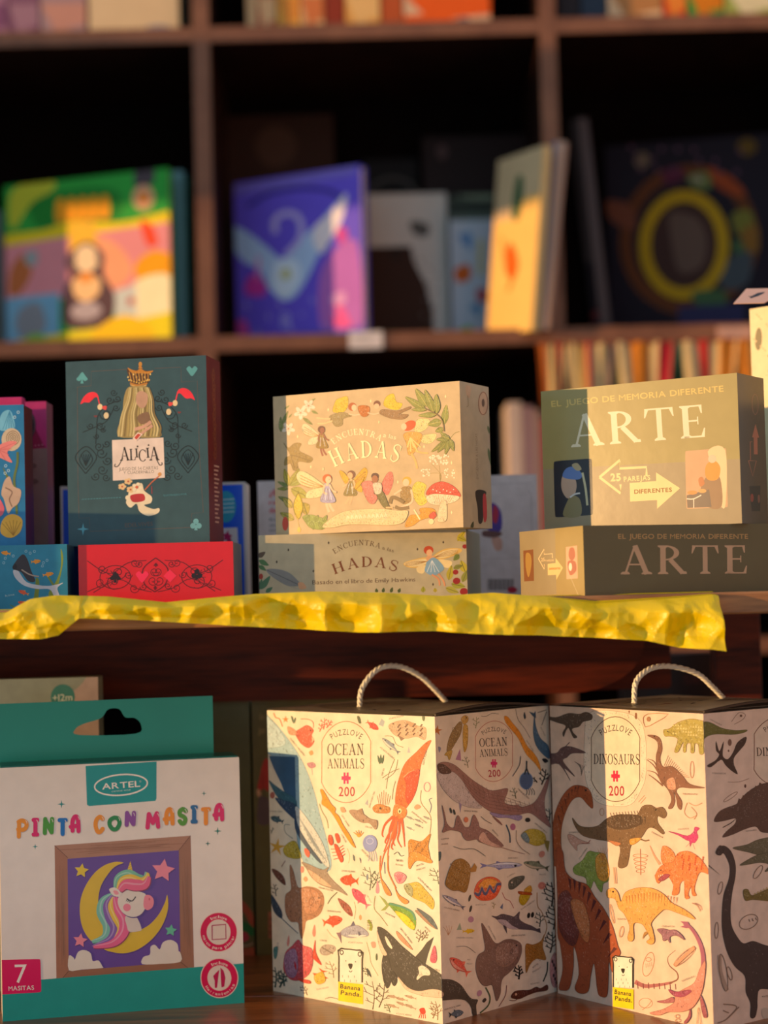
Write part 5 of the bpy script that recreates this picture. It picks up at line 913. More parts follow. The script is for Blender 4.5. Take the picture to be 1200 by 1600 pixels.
f.blob('e8d8b8', (430, 330), (450, 270), (520, 240), (540, 290), (590, 330), (585, 370), (540, 385), (600, 410), (640, 405), (635, 435), (570, 455), (510, 425), (490, 375), (450, 400), (420, 370)); [(f.ell('e8c490', fx+16*math.cos(k*1.257), fy+13*math.sin(k*1.257), 12, 9), f.ell('c85a40', fx, fy, 6)) for fx, fy in ((392, 262), (432, 228), (448, 282)) for k in range(5)]; f.blob('b83438', (450, 320), (530, 310), (545, 350), (500, 365), (460, 360)); f.ell('e8d8b8', 430, 335, 16); f.line('c86a48', 8, (545, 285), (590, 235), (645, 190)); f.ell('d89a5a', 643, 183, 13); [f.ell('f0e0c0', 492+22*math.cos(k*1.257), 268+22*math.sin(k*1.257), 14, 11) for k in range(5)]; f.ell('d86a4a', 490, 266, 10); f.line('b83a3a', 4, (590, 260), (592, 310))
f.build('front_print', r, FR(), PRINT, 'dark teal print with gold crown, flamingos and title')
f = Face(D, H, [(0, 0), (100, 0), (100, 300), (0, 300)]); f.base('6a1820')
for i in range(9): scroll(f, '8a4a2a', 4, 50, 25+i*16, 12, 1 if i % 2 else -1)
for i in range(14): f.line('c8a090', 3, (40, 175+i*7), (78-(i*7) % 20, 175+i*7), sm=1)
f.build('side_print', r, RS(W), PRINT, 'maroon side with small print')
# ---- fairies game boxes
P = 'ccb085'
def fairy(f, x, y, s, wing, hair, skin, dress, fl=1, wl=1.0):
    X = lambda a: x+fl*a*s; Y = lambda b: y+b*s
    f.blob(wing, (X(-.1), Y(0)), (X(-.9*wl), Y(-.8)), (X(-1.2*wl), Y(-.6)), (X(-1*wl), Y(-.1)), (X(-.5), Y(.15))); f.blob(wing, (X(-.1), Y(.05)), (X(-.7*wl), Y(.2)), (X(-.8*wl), Y(.6)), (X(-.3), Y(.5)))
    for k in range(4): f.line('b8803a', s*.03, (X(-.15), Y(0)), (X(-.6*wl), Y(-.3+k*.12)), (X(-1.05*wl), Y(-.6+k*.16)))
    f.line(skin, s*.13, (X(.05), Y(.6)), (X(.15), Y(1.0)), (X(.35), Y(1.3))); f.line(skin, s*.13, (X(-.05), Y(.6)), (X(-.02), Y(1.0)), (X(.1), Y(1.35)))
    f.blob(dress, (X(-.14), Y(-.15)), (X(.16), Y(-.15)), (X(.18), Y(.15)), (X(.45), Y(.75)), (X(.1), Y(.85)), (X(-.35), Y(.75)), (X(-.15), Y(.15)))
    f.line(skin, s*.1, (X(.14), Y(-.1)), (X(.3), Y(.2)), (X(.5), Y(.3))); f.line(skin, s*.1, (X(-.12), Y(-.1)), (X(-.2), Y(.25)), (X(0), Y(.4))); f.blob(skin, (X(-.05), Y(-.2)), (X(.08), Y(-.2)), (X(.06), Y(-.05)), (X(-.04), Y(-.05)))
    f.ell(hair, X(0), Y(-.42), s*.24, s*.24); f.ell(skin, X(.07), Y(-.36), s*.16, s*.19); f.ell('4a2a1a', X(.12), Y(-.38), s*.022, n=6)
    for k in range(4): f.line('ffffff' if k % 2 else '8a6a40', s*.02, (X(-.1+k*.07), Y(.1)), (X(-.25+k*.17), Y(.72)), sm=1)
W, D, H = .171, .0549, .115
r = carton('memory_game_box', 'beige fairy game box standing upright, golden title and a red toadstool', 'box', -.0896, 1.4793, ZH, -.4842, W, D, H, 'cbb590')
f = Face(W, H, [(426.6, 619.5), (717.8, 595), (724.8, 824), (432.5, 836.5)]); f.base(P); f.ink = (2.4, 1500, .010); f.crop(420, 590, .15625)
for x0_, y0_, x1_, y1_, wd in ((140, 460, 195, 330, 16), (125, 540, 120, 390, 20), (345, 400, 440, 470, 16), (160, 310, 210, 275, 8), (410, 245, 470, 205, 10), (430, 330, 495, 360, 14), (200, 400, 235, 360, 8)): leaf(f, '8a9050', x0_, y0_, x1_, y1_, wd, '6a7038')
for cx, cy, s_ in ((200, 510, 60), (320, 350, 62), (400, 280, 60)):
    for k in range(5): a = k*1.257+.3; f.ell('f0dcc0', cx+s_*.62*math.cos(a), cy+s_*.62*math.sin(a), s_*.5, s_*.3, math.degrees(a)); f.line('d88a6a', 3, (cx, cy), (cx+s_*.5*math.cos(a), cy+s_*.5*math.sin(a)), sm=1)
f.blob('a08448', (150, 650), (200, 700), (260, 655), (330, 660), (310, 730), (440, 800), (410, 850), (300, 840), (300, 920), (250, 925), (220, 860), (160, 875), (170, 800), (215, 770)); f.line('7a6030', 5, (225, 770), (430, 830)); f.line('7a6030', 5, (225, 770), (260, 900))
for x0_, y0_, x1_, y1_, wd, c in ((205, 1080, 160, 910, 30, 'b8a83a'), (215, 1080, 310, 910, 32, 'a8a040'), (220, 1080, 420, 990, 26, 'a8a850'), (200, 1085, 95, 1040, 18, '7a8a4a'), (200, 1110, 90, 1110, 18, '8a9040'), (230, 1110, 410, 1200, 50, 'b0a840'), (240, 1250, 100, 1190, 26, '7a8040'), (350, 1250, 390, 1370, 50, 'b8a03a'), (260, 1420, 120, 1350, 36, 'b8a848'), (240, 1300, 150, 1200, 34, 'b8a448')): leaf(f, c, x0_, y0_, x1_, y1_, wd, '7a7a2a')
f.blob('e8c030', (300, 1150), (350, 1270), (335, 1360), (300, 1420), (265, 1360), (255, 1280)); f.line('7a7a2a', 6, (300, 1150), (345, 1280), (310, 1410), (262, 1330), (258, 1250), (300, 1150)); f.line('e0c070', 5, (295, 1410), (310, 1500)); f.ell('e8c060', 310, 1520, 18, 28); f.ell('d8503a', 172, 1460, 30, 70)
f.blob('9aa850', (345, 1390), (420, 1370), (500, 1390), (620, 1440), (560, 1510), (500, 1520), (420, 1500), (370, 1440))
for i in range(5): leaf(f, '98a450', 390+i*40, 1440, 410+i*45, 1520 if i % 2 else 1375, 18, '6a7a38')
# flying pair with a cake, seated fairies
f.blob('e8c030', (640, 330), (670, 230), (720, 200), (790, 190), (790, 290), (740, 350), (680, 350)); f.blob('a08a58', (610, 385), (720, 345), (800, 360), (830, 385), (750, 410), (740, 470), (680, 490), (640, 450)); f.line('f0c890', 14, (480, 400), (560, 410), (620, 410)); f.line('f0c890', 14, (490, 460), (570, 455), (640, 430)); f.ell('b85a2a', 838, 290, 42, 42); f.ell('f0c8a0', 855, 300, 26, 32); f.line('f0c8a0', 12, (800, 360), (860, 375), (940, 360)); f.blob('c87028', (895, 290), (950, 275), (1010, 295), (1000, 370), (950, 392), (910, 355)); f.line('f0c8a0', 12, (990, 350), (1060, 365), (1130, 345))
f.ell('7a4a34', 1085, 262, 36, 34); f.ell('e8b890', 1080, 285, 26, 28)
fairy(f, 530, 580, 150, 'e8d8a8', '6a3a30', '9a5a44', 'a8843a', 1, 1.1); fairy(f, 590, 1090, 190, 'ecdca0', 'd8602a', 'f0c8a0', 'b0a8c8', 1, 1.35); fairy(f, 830, 1040, 170, 'e8b02a', '7a4a38', 'e8b888', '988448', -1, .8); f.blob('e8b02a', (770, 1060), (710, 940), (750, 940), (805, 1010)); f.blob('e0a82a', (880, 1060), (960, 990), (930, 1060), (870, 1120))
f.crop(590, 590, .15625); f.blob('e87a6a', (40, 1080), (100, 960), (150, 950), (160, 1050), (110, 1170), (70, 1150)); f.crop(420, 590, .15625); f.blob('e88070', (940, 1050), (1040, 1040), (1060, 1160), (1100, 1180), (1060, 1260), (1000, 1240), (950, 1130)); f.ell('5a3a34', 1068, 985, 40, 34); f.ell('a86a4a', 1068, 1015, 32, 38); f.blob('7a7040', (1080, 1150), (1140, 1130), (1200, 1260), (1230, 1330), (1160, 1300), (1110, 1230)); f.blob('e8d0b0', (1050, 1060), (1130, 1060), (1130, 1150), (1070, 1160))
f.crop(590, 590, .15625)
f.ell('e8a838', 298, 1035, 46, 46); f.ell('f0c8a0', 288, 1050, 32, 38); f.blob('e8cc50', (350, 1110), (400, 1040), (490, 1075), (470, 1160), (500, 1240), (430, 1280), (370, 1210)); f.blob('a88448', (240, 1110), (340, 1100), (350, 1250), (250, 1250)); f.line('f0c8a0', 22, (340, 1120), (350, 1240), (240, 1300)); f.line('f0c8a0', 18, (245, 1120), (170, 1170)); f.line('8a7048', 34, (320, 1300), (230, 1310), (180, 1290)); f.line('8a7048', 34, (270, 1250), (200, 1210), (150, 1200), (130, 1260)); f.line('f0b880', 16, (90, 1300), (160, 1300))
f.blob('e8c430', (60, 270), (90, 190), (160, 160), (190, 240), (250, 260), (210, 320), (120, 310)); f.blob('a07a50', (20, 350), (60, 315), (200, 330), (320, 290), (330, 310), (230, 360), (310, 370), (260, 415), (150, 410), (60, 380))
f.blob('f0d890', (370, 530), (400, 420), (520, 420), (500, 500), (430, 545)); f.blob('f0d890', (380, 600), (580, 560), (560, 640), (480, 660)); f.ell('d8582a', 320, 480, 70, 46, -30); f.ell('f0c8a0', 265, 490, 28, 34); f.blob('e8a850', (260, 570), (340, 540), (440, 560), (440, 620), (400, 700), (360, 760), (310, 770), (290, 660)); f.line('f0b870', 22, (340, 760), (380, 830), (400, 910)); f.line('f0b870', 18, (380, 730), (440, 750), (510, 755))
for i in range(5): f.line('f4d080', 12, (330, 600), (300+i*35, 700+(i % 2)*40), sm=1)
for x0_, y0_, x1_, y1_, wd in ((490, 330, 275, 190, 34), (500, 290, 380, 110, 40), (565, 350, 475, 120, 36), (595, 360, 590, 165, 36), (665, 470, 690, 270, 34), (640, 440, 505, 470, 40), (590, 370, 410, 380, 26), (660, 510, 580, 540, 28), (700, 600, 630, 550, 20), (490, 320, 340, 320, 20)): leaf(f, '96984a', x0_, y0_, x1_, y1_, wd, 'c8b868')
f.line('8a7048', 9, (480, 310), (590, 365), (650, 430), (668, 540)); f.line('8a8040', 6, (720, 620), (770, 560), (820, 540))
for x1_, y1_ in ((540, 745), (600, 750), (680, 770), (765, 735), (590, 620), (640, 580)): leaf(f, '8a8c42', 725, 615, x1_, y1_, 26, 'b8a858')
rd = random.Random(4)
for i in range(46): f.ell('f4e4c0', 520+rd.random()*190, 770+rd.random()*100, 9, n=7)
for i in range(20): f.ell('f4e4c0', 440+rd.random()*85, 915+rd.random()*70, 8, n=7); f.ell('f4e4c0', 670+rd.random()*100, 915+rd.random()*90, 8, n=7)
for p in ((540, 860), (620, 880), (700, 960), (480, 960)): f.line('a89058', 4, p, (628, 960), (630, 1040))
f.blob('e0503a', (490, 1170), (540, 1080), (640, 1040), (740, 1070), (810, 1130), (835, 1190), (760, 1175), (600, 1165)); f.blob('f4dcb0', (490, 1200), (560, 1165), (700, 1172), (820, 1190), (780, 1240), (660, 1270), (540, 1265)); [f.line('d8a070', 3, (560+i*26, 1175), (600+i*14, 1260), sm=1) for i in range(9)]; f.blob('f0d0a0', (640, 1240), (690, 1235), (700, 1330), (690, 1430), (610, 1440), (610, 1360)); [f.ell('f8ecd0', 560+i*34, 1120+(i % 3)*14, 6, n=7) for i in range(7)]
f.blob('e89a30', (280, 1490), (330, 1380), (430, 1370), (430, 1310), (560, 1310), (590, 1370), (520, 1400), (430, 1430), (360, 1480)); f.blob('d8503a', (520, 1380), (570, 1340), (595, 1380), (550, 1420)); f.ell('f0d8a0', 543, 1440, 26, 28); f.line('f8e8b0', 14, (370, 1320), (430, 1420))
f.crop(420, 590, .15625); f.blob('ead098', (545, 1490), (640, 1400), (800, 1330), (1100, 1310), (1300, 1330), (1400, 1335), (1360, 1440), (1240, 1475), (1000, 1470), (800, 1470), (640, 1500)); [f.line('f6ecc0', 9, (790+k*42, 1418-k*2.4), (798+k*42, 1378-k*2.4), (812+k*42, 1412-k*2.4), sm=2) for k in range(10)]
f.text('f6eebc', 'ENCUENTRA', (650, 672), (1120, 640), 60, serif=True, sag=85); f.crop(380, 560, .35); f.text('f6eebc', 'a las', (625, 350), (682, 362), 20)
f.text('f8f0b8', 'HADAS', (408, 488), (694, 466), 76, serif=True, sag=34, gap=.16)
for x_, y_ in ((570, 190), (608, 284), (380, 228), (244, 348), (360, 494), (304, 484), (692, 552), (903, 170), (931, 466), (932, 688), (808, 394)): f.poly('f8ecb0', (x_, y_-9), (x_+3, y_), (x_, y_+9), (x_-3, y_))
f.build('front_print', r, FR(), PRINT, 'beige print with flower fairies around the title')
f = Face(D, H, [(717.8, 595), (762, 605.5), (768.5, 822.5), (724.8, 824)]); f.base('b5a68a'); f.crop(590, 590, .15625)
f.ell('c8a888', 1050, 260, 48, 120); f.ring('8a5a3a', 1050, 260, 44, 112, 8); f.ell('6a4a30', 1050, 255, 14, 40); f.blob('c0a080', (880, 80), (930, 100), (920, 200), (890, 180)); f.line('8a7a5a', 6, (900, 180), (905, 280), (890, 290)); f.blob('3a2a1a', (980, 1130), (1080, 1130), (1060, 1230), (1050, 1420), (1010, 1440), (1000, 1300)); f.blob('c03a3a', (1050, 1180), (1080, 1170), (1090, 1380), (1060, 1420)); leaf(f, '5a6a3a', 1100, 700, 1130, 880, 14); leaf(f, '5a6a3a', 1095, 480, 1110, 560, 10); leaf(f, '4a4a2a', 940, 1510, 960, 1430, 14); f.text('8a7a62', 'ENCUENTRA A LAS HADAS', (1008, 1010), (995, 560), 22); f.build('side_print', r, RS(W), PRINT, 'taupe side with toadstool and lettering')
W2, D2, H2 = .171, .115, ZH-Z_DECK
r = carton('memory_game_box', 'beige fairy game box lying flat, brown title and blue dressed fairy, under the upright one', 'box', -.1035, 1.468, Z_DECK, -.15, W2, D2, H2, 'a39c82')
f = Face(W2, H2, [(401, 841.8), (726.5, 828.8), (731, 938), (405, 942)]); f.base('c0b492'); f.crop(395, 820, .30833)
for x0_, y0_, x1_, y1_, wd, c in ((20, 175, 55, 150, 12, '5a4a3a'), (25, 190, 72, 215, 12, '4f7a48'), (25, 215, 60, 240, 10, '4f7a48'), (35, 330, 80, 265, 14, '4f7a58'), (60, 345, 92, 320, 10, '4f7a58'), (30, 330, 40, 280, 9, '4f7a58')): leaf(f, c, x0_, y0_, x1_, y1_, wd)
f.ell('a83a2a', 36, 268, 10, 14)
f.blob('8a8a84', (60, 235), (110, 232), (170, 250), (215, 290), (230, 312), (170, 315), (120, 290), (80, 262)); f.line('5a5a5a', 3, (65, 238), (140, 272), (225, 312)); f.line('a0a098', 2, (170, 315), (220, 330), sm=1); f.blob('e0a878', (215, 300), (240, 300), (255, 325), (225, 330))
for x_, y_ in ((165, 140), (110, 198), (362, 104), (289, 243), (817, 133), (954, 97), (902, 312)): f.poly('4a3a28', (x_, y_-8), (x_+5, y_), (x_, y_+8), (x_-5, y_))
f.text('6a5030', 'ENCUENTRA', (392, 160), (622, 132), 26, serif=True, sag=30); f.text('6a5030', 'a las', (632, 134), (692, 150), 18)
f.text('7a4520', 'HADAS', (392, 262), (710, 248), 52, serif=True, sag=32, gap=.18); f.text('5a3a20', 'Basado en el libro de Emily Hawkins', (285, 308), (808, 296), 22, gap=.1)
f.blob('e8c068', (745, 205), (800, 185), (870, 175), (880, 210), (830, 228), (770, 225)); f.blob('f4e0a8', (750, 205), (800, 190), (862, 182), (866, 205), (820, 220), (775, 220)); f.blob('e8c068', (900, 170), (960, 132), (1040, 128), (1052, 145), (1000, 170), (940, 185)); f.blob('f4e0a8', (910, 168), (965, 138), (1035, 132), (1000, 162), (945, 178)); f.blob('f4dca0', (930, 185), (1000, 195), (985, 228), (940, 215)); f.blob('f4dca0', (815, 225), (860, 215), (850, 255), (820, 250))
for k in range(4): f.line('b07a30', 2, (870, 195), (800, 195+k*6), (755, 205+k*4)); f.line('b07a30', 2, (905, 175), (970, 145+k*7), (1035, 135+k*6))
f.ell('c8501e', 876, 138, 26, 22); f.ell('f0c090', 880, 152, 16, 18); f.blob('e8b080', (866, 170), (905, 168), (905, 195), (870, 195)); f.blob('8ab0cc', (870, 195), (905, 175), (945, 205), (958, 235), (920, 262), (890, 265), (858, 245), (862, 215)); [f.line('e4eef4', 3, (895, 190), (868+i*22, 250), sm=1) for i in range(4)]; f.line('e8a070', 9, (895, 262), (930, 285), (938, 318)); f.line('e8a070', 9, (930, 258), (955, 290), (966, 320))
for x0_, y0_, x1_, y1_, wd, c in ((1030, 90, 1070, 40, 16, 'c8b828'), (1035, 70, 1080, 90, 14, 'b8b030'), (985, 290, 1000, 215, 18, 'c0b030'), (1040, 160, 1010, 190, 14, '7a8a3a'), (1075, 250, 1050, 190, 20, 'c8b830'), (1010, 230, 1060, 215, 12, '8a8a3a'), (1000, 310, 1075, 325, 18, 'a8a838'), (1060, 300, 1085, 240, 16, '98983a'), (970, 330, 1040, 355, 16, 'b8b040'), (610, 352, 605, 330, 8, '4a5a2a'), (640, 352, 645, 326, 8, '4a5a2a'), (680, 352, 690, 324, 8, '4a5a2a'), (720, 352, 730, 330, 8, '4a5a2a'), (850, 352, 850, 322, 12, 'a8a830'), (915, 352, 912, 330, 10, 'b8a830')): leaf(f, c, x0_, y0_, x1_, y1_, wd, '6a6a20')
for x_, y_, s_ in ((1070, 118, 13), (1022, 250, 15), (1028, 295, 20), (1068, 350, 22)): f.ell('a02a20', x_, y_, s_, s_*.85)
f.build('front_print', r, FR(), PRINT, 'beige print with brown title and winged fairy')
# ---- art memory boxes
def arrows(f, c1, c2, ink):
    f.line(c1, 11, (448, 862), (540, 788), (538, 825), (657, 822), (657, 862), sm=1); f.line(c1, 11, (448, 862), (541, 935), (541, 895), sm=1)
    f.text(c1, '25', (497, 880), (543, 879), 34, bold=.04); f.text(c1, 'PAREJAS', (556, 883), (674, 878), 22, bold=.03)
    f.poly(c1, (582, 890), (700, 884), (700, 846), (806, 918), (703, 1006), (703, 968), (583, 972)); f.text(ink, 'DIFERENTES', (602, 938), (770, 932), 19, bold=.03)
W, D, H = .1711, .0518, .115
r = carton('memory_game_box', 'olive and gold ARTE game box standing upright with two small picture cards', 'box', .1305, 1.4578, ZR, -.5984, W, D, H, '6b5a38')
f = Face(W, H, [(847, 608), (1151.7, 586.3), (1158, 817.3), (850, 825)]); f.base('a4935a'); f.poly('a08e6c', (840, 728), (1165, 718), (1165, 830), (840, 832)); f.crop(780, 440, .35)
f.text('d8b868', 'EL JUEGO DE MEMORIA DIFERENTE', (238, 548), (1003, 498), 27, bold=.015, gap=.14)
f.text('e6d8b4', 'ARTE', (322, 728), (925, 694), 142, serif=True, gap=.14)
arrows(f, 'e8d090', 'e8c878', '8a5a14')
rrect(f, '1c2430', [(243, 787), (415, 778), (417, 1028), (246, 1036)], .16)
# plain still life in the card's own colours: ivory jar with a blue cloth on dark ground
f.blob('c0a088', (280, 860), (300, 840), (335, 860), (345, 900), (330, 945), (300, 950), (278, 910)); f.blob('5a7ab4', (285, 858), (300, 820), (340, 815), (370, 850), (350, 870)); f.blob('b0a078', (325, 805), (350, 798), (368, 825), (345, 830)); f.line('c8c098', 10, (372, 840), (385, 910), (392, 985)); f.blob('8a7e54', (285, 1030), (300, 970), (325, 940), (360, 960), (360, 1030)); f.line('d0d0cc', 7, (315, 948), (335, 935), (360, 930))
rrect(f, 'caa078', [(830, 755), (1012, 745), (1018, 1006), (833, 1010)], .1)
f.blob('e8c898', (930, 760), (1008, 755), (1008, 990), (985, 990), (980, 880)); f.blob('9a7a58', (905, 900), (945, 850), (985, 880), (990, 1000), (930, 1003), (900, 940)); f.blob('d8943c', (918, 860), (925, 815), (960, 800), (985, 830), (975, 880), (935, 885)); f.ell('d8c0a0', 950, 792, 18, 18); f.blob('c07a48', (888, 880), (905, 870), (915, 900), (895, 912)); f.poly('7a6a5a', (835, 950), (935, 925), (945, 1003), (838, 1005)); f.line('e8d8c0', 5, (835, 965), (865, 966), (900, 950)); f.line('e8d8c0', 4, (866, 966), (866, 1006), sm=1); f.ell('e0904a', 860, 938, 22, 9); f.ell('d8a060', 905, 932, 18, 9)
f.build('front_print', r, FR(), GLOSS, 'olive gold print reading ARTE with arrows')
f = Face(D, H, [(1151.7, 586.3), (1194.8, 592), (1199, 819.8), (1158, 817.3)]); f.base('57402e'); f.crop(1050, 690, .125); R_ = 'a8644a'  # side panel browned, its shade is put into the colour
f.line(R_, 9, (950, 270), (1050, 270), (1003, 460), (950, 270), sm=1); f.line(R_, 9, (975, 270), (975, 35), (1000, 35), sm=1); f.poly(R_, (1020, -20), (1068, -20), (1068, 190), (1020, 190)); f.poly(R_, (1000, -20), (1045, -190), (1090, -20)); f.poly('3a2018', (960, 580), (1100, 570), (1090, 880), (985, 880)); f.ell('8a3a2a', 990, 720, 20, 50); f.ell('7a4a3a', 1075, 730, 16, 50); f.ring('8a5a4a', 1045, -440, 40, 130, 8); f.build('side_print', r, RS(W), GLOSS, 'side with thin arrows, browned as in shade')
W, D, H = .1711, .115, ZR-Z_DECK
r = carton('memory_game_box', 'dark green ARTE game box lying flat beneath the gold one', 'box', .1468, 1.325, Z_DECK, .3453, W, D, H, '3d4436')
f = Face(W, H, [(911, 824), (1216, 818), (1219, 932), (913.7, 938.8)]); f.base('4c5040'); f.crop(780, 440, .35)  # dark green ground and dull letters hold the shade of this unlit front
f.text('a8865a', 'EL JUEGO DE MEMORIA DIFERENTE', (523, 1158), (1088, 1156), 24, bold=.01, gap=.14); f.text('b8967a', 'ARTE', (532, 1326), (1086, 1324), 136, serif=True, gap=.16)
f.build('front_print', r, FR(), GLOSS, 'shade-darkened green print reading ARTE')
f = Face(D, H, [(812, 830), (911, 824), (913.7, 938.8), (813, 934)]); f.base('a8925c'); f.crop(800, 810, .16667); f.poly('a0906e', (60, 100), (402, 80), (410, 740), (60, 740))
rrect(f, '8a5a38', [(105, 300), (198, 292), (200, 598), (108, 598)], .03); f.blob('b08a4a', (130, 330), (170, 340), (180, 430), (150, 560), (125, 450)); rrect(f, 'e8b090', [(503, 285), (610, 275), (614, 598), (506, 600)], .03)
for P_ in ([(540, 300), (580, 300), (590, 380), (560, 420), (530, 380)], [(520, 430), (590, 430), (600, 520), (540, 560)]): f.blob('b8705a', *P_)
f.ell('f4e0c8', 545, 480, 16, 40); f.line('e8c898', 9, (245, 385), (298, 295), (298, 345), (376, 343), (376, 385), sm=1); f.line('e8c898', 9, (245, 385), (298, 490), (298, 440), sm=1); f.text('e8c898', '25', (270, 412), (304, 410), 34, bold=.03); f.text('e8c898', 'PAREJAS', (308, 416), (388, 414), 18, bold=.02)
f.poly('ecc888', (330, 440), (405, 435), (405, 385), (474, 485), (410, 600), (408, 550), (330, 550)); f.text('b86a1a', 'DIFERENTES', (342, 500), (450, 498), 20, bold=.03); f.line('d8c8a8', 3, (545, 580), (620, 770), sm=1)
f.build('side_print', r, LS(W, D), GLOSS, 'gold end panel with arrows and picture cards')
# ---- blue boxed game behind, white boxed game behind
YB1 = 1.60
a_, b_ = PY(94, 760, YB1), PY(383, 757, YB1); hb = a_.z-Z_DECK; wb = b_.x-a_.x
r = carton('game_box', 'bright blue game box with white rim and turquoise disc, behind the dark teal box', 'box', a_.x, YB1, Z_DECK, .0, wb, .05, hb, 'd8d0c8')
f = Face(wb, hb, [(94, 762), (383, 757), (388, 932), (99, 935)]); f.base('d4cfcc'); f.poly('1a60ee', (98, 767), (379, 761), (384, 931), (102, 936)); f.ell('38a8c8', 353, 793, 16, 23); [f.line('b8e0e8', 2, (348, 783+i*6), (366, 782+i*6), sm=1) for i in range(4)]
f.poly('e0dce0', (340, 824), (371, 823), (374, 870), (342, 872)); f.star('c02a6a', 355, 836, 9, .5, 5, 10); f.ell('c02a6a', 358, 844, 4, 8); f.text('c0c8d8', 'mi', (112, 913), (128, 912), 8); f.build('front_print', r, FR(), GLOSS, 'blue front panel')
YB2 = 1.66
a_, b_ = PY(402, 752, YB2), PY(838, 738, YB2); hb = a_.z-Z_DECK; wb = b_.x-a_.x
r = carton('game_box', 'wide white game box back with red heading and barcode, behind the fairy boxes', 'box', a_.x, YB2, Z_DECK, .0, wb, .05, hb, 'c8c4c4')
f = Face(wb, hb, [(402, 752), (838, 745), (843, 928), (407, 935)]); f.base('cdc9cb'); f.crop(380, 560, .35)
f.text('d0384a', '¿E', (116, 612), (156, 610), 26, bold=.02); f.text('d0384a', 're', (116, 650), (150, 649), 20, bold=.02); f.text('d0384a', 'de', (118, 686), (152, 685), 24, bold=.02)
for i, tx in enumerate(('Busc', 'una', 'info', 'las')): f.text('4a5a68', tx, (118, 720+i*24), (158, 719+i*24), 12, bold=.01)
f.line('a8a4a8', 2, (1110, 570), (1290, 565), sm=1); f.line('a8a4a8', 2, (1045, 893), (1310, 888), sm=1); f.line('a0a0a4', 3, (1270, 600), (1285, 610), (1290, 860), (1275, 885), sm=1)
f.blob('4a3a9a', (1110, 650), (1150, 690), (1150, 770), (1100, 775), (1070, 700)); f.blob('b02a4a', (1120, 660), (1140, 690), (1130, 740), (1110, 720)); f.blob('c8a090', (1110, 800), (1150, 805), (1155, 850), (1130, 858), (1115, 835)); f.blob('6a4a48', (1075, 770), (1155, 780), (1130, 800), (1070, 795))
for i in range(18): f.poly('4a4648', (1090+i*6.5, 980), (1093+i*6.5+(i*7 % 3), 980), (1093+i*6.5+(i*7 % 3), 1028), (1090+i*6.5, 1028))
f.ell('b01a3a', 1200, 1028, 22, 14); f.build('front_print', r, FR(), PRINT, 'white back panel with text')
carton('game_box', 'low plain grey box left of the sea boxes, added unseen to shade the ALICIA front', 'box', -.585, 1.3730, Z_DECK, 0, .135, .09, .0876, '7a7a80')  # added out of frame to cast shade on the teal box's lower left
# ---- left group: sea boxes and magenta box
c0 = PY(103, 850, 1.435)
W, H = .171, c0.z-Z_DECK
r = carton('memory_game_box', 'blue sea game box lying flat, with a dark haired swimmer and clownfish', 'box', c0.x-W*.995, 1.430, Z_DECK, .03, W, .115, H, '3a5a6a')
f = Face(W, H, [(-243, 854), (103, 850), (108, 950), (-240, 955)]); f.base('2f86a4'); f.crop(0, 610, .225)
f.blob('8a9a3a', (415, 1100), (435, 1160), (425, 1260), (390, 1400), (350, 1440), (340, 1400), (390, 1320), (420, 1220)); f.blob('7a8a34', (245, 1300), (270, 1330), (260, 1480), (230, 1480), (240, 1380)); f.line('7a8a34', 14, (330, 1290), (370, 1350), (400, 1400)); f.blob('6a8a3a', (60, 1480), (110, 1510), (180, 1500), (150, 1520)); f.blob('6a8a3a', (280, 1480), (300, 1500), (300, 1540))
f.blob('cfcfd4', (80, 1250), (110, 1240), (170, 1320), (240, 1345), (330, 1355), (400, 1345), (440, 1335), (400, 1370), (415, 1425), (380, 1430), (345, 1380), (250, 1375), (160, 1350), (100, 1300)); f.blob('3a3238', (115, 1160), (150, 1135), (180, 1170), (210, 1250), (240, 1320), (190, 1320), (140, 1260), (90, 1240), (75, 1220)); f.line('b09a8a', 9, (140, 1240), (200, 1275), (265, 1290)); f.ell('2a2226', 92, 1222, 16, 20)
for x_, y_, q, L in ((25, 1125, 10, 70), (240, 1185, 175, 70), (330, 1275, 170, 80), (160, 1400, 20, 80), (160, 1475, 15, 80)): fish(f, 'f0962a' if y_ < 1300 else 'e8603a', x_, y_, L, 26, q, 'f0a83a')
for x_, y_ in ((168, 1113), (198, 1127), (228, 1115), (78, 1145), (22, 1160), (320, 1178), (295, 1195), (288, 1217), (12, 1192)): f.ring('a8d0dc', x_, y_, 8, 8, 3, n=10)
f.text('a8c8cc', 'kins', (30, 1428), (95, 1418), 16); f.build('front_print', r, FR(), PRINT, 'blue print with swimmer, kelp and orange fish')
c1 = PY(37, 632, 1.466)
W, H = .112, c1.z-c0.z
r = carton('memory_game_box', 'blue shell patterned sea game box standing on the flat sea box at the left edge', 'box', c1.x-W, 1.466, c0.z, 0, W, .036, H, '5a2a3a')
f = Face(W, H, [(-190, 634), (37, 632), (41, 848), (-186, 850)]); f.base('2a7cae'); f.crop(0, 610, .225)
f.blob('7ac0dc', (0, 160), (60, 135), (90, 190), (98, 260), (40, 275), (-20, 260)); [f.line('4a94b8', 4, (60, 140), (10+i*22, 265), sm=1) for i in range(5)]
f.ell('d8c0a0', 75, 335, 74, 78); [f.ring('9a7a5a', 85, 325, 48-i*13, 48-i*13, 5) for i in range(4)]; f.blob('f08a84', (-30, 380), (60, 345), (115, 355), (60, 400), (45, 430), (80, 490), (20, 470), (-30, 440)); [f.line('d86a6a', 3, (-20, 400), (100-i*22, 358+i*40)) for i in range(4)]
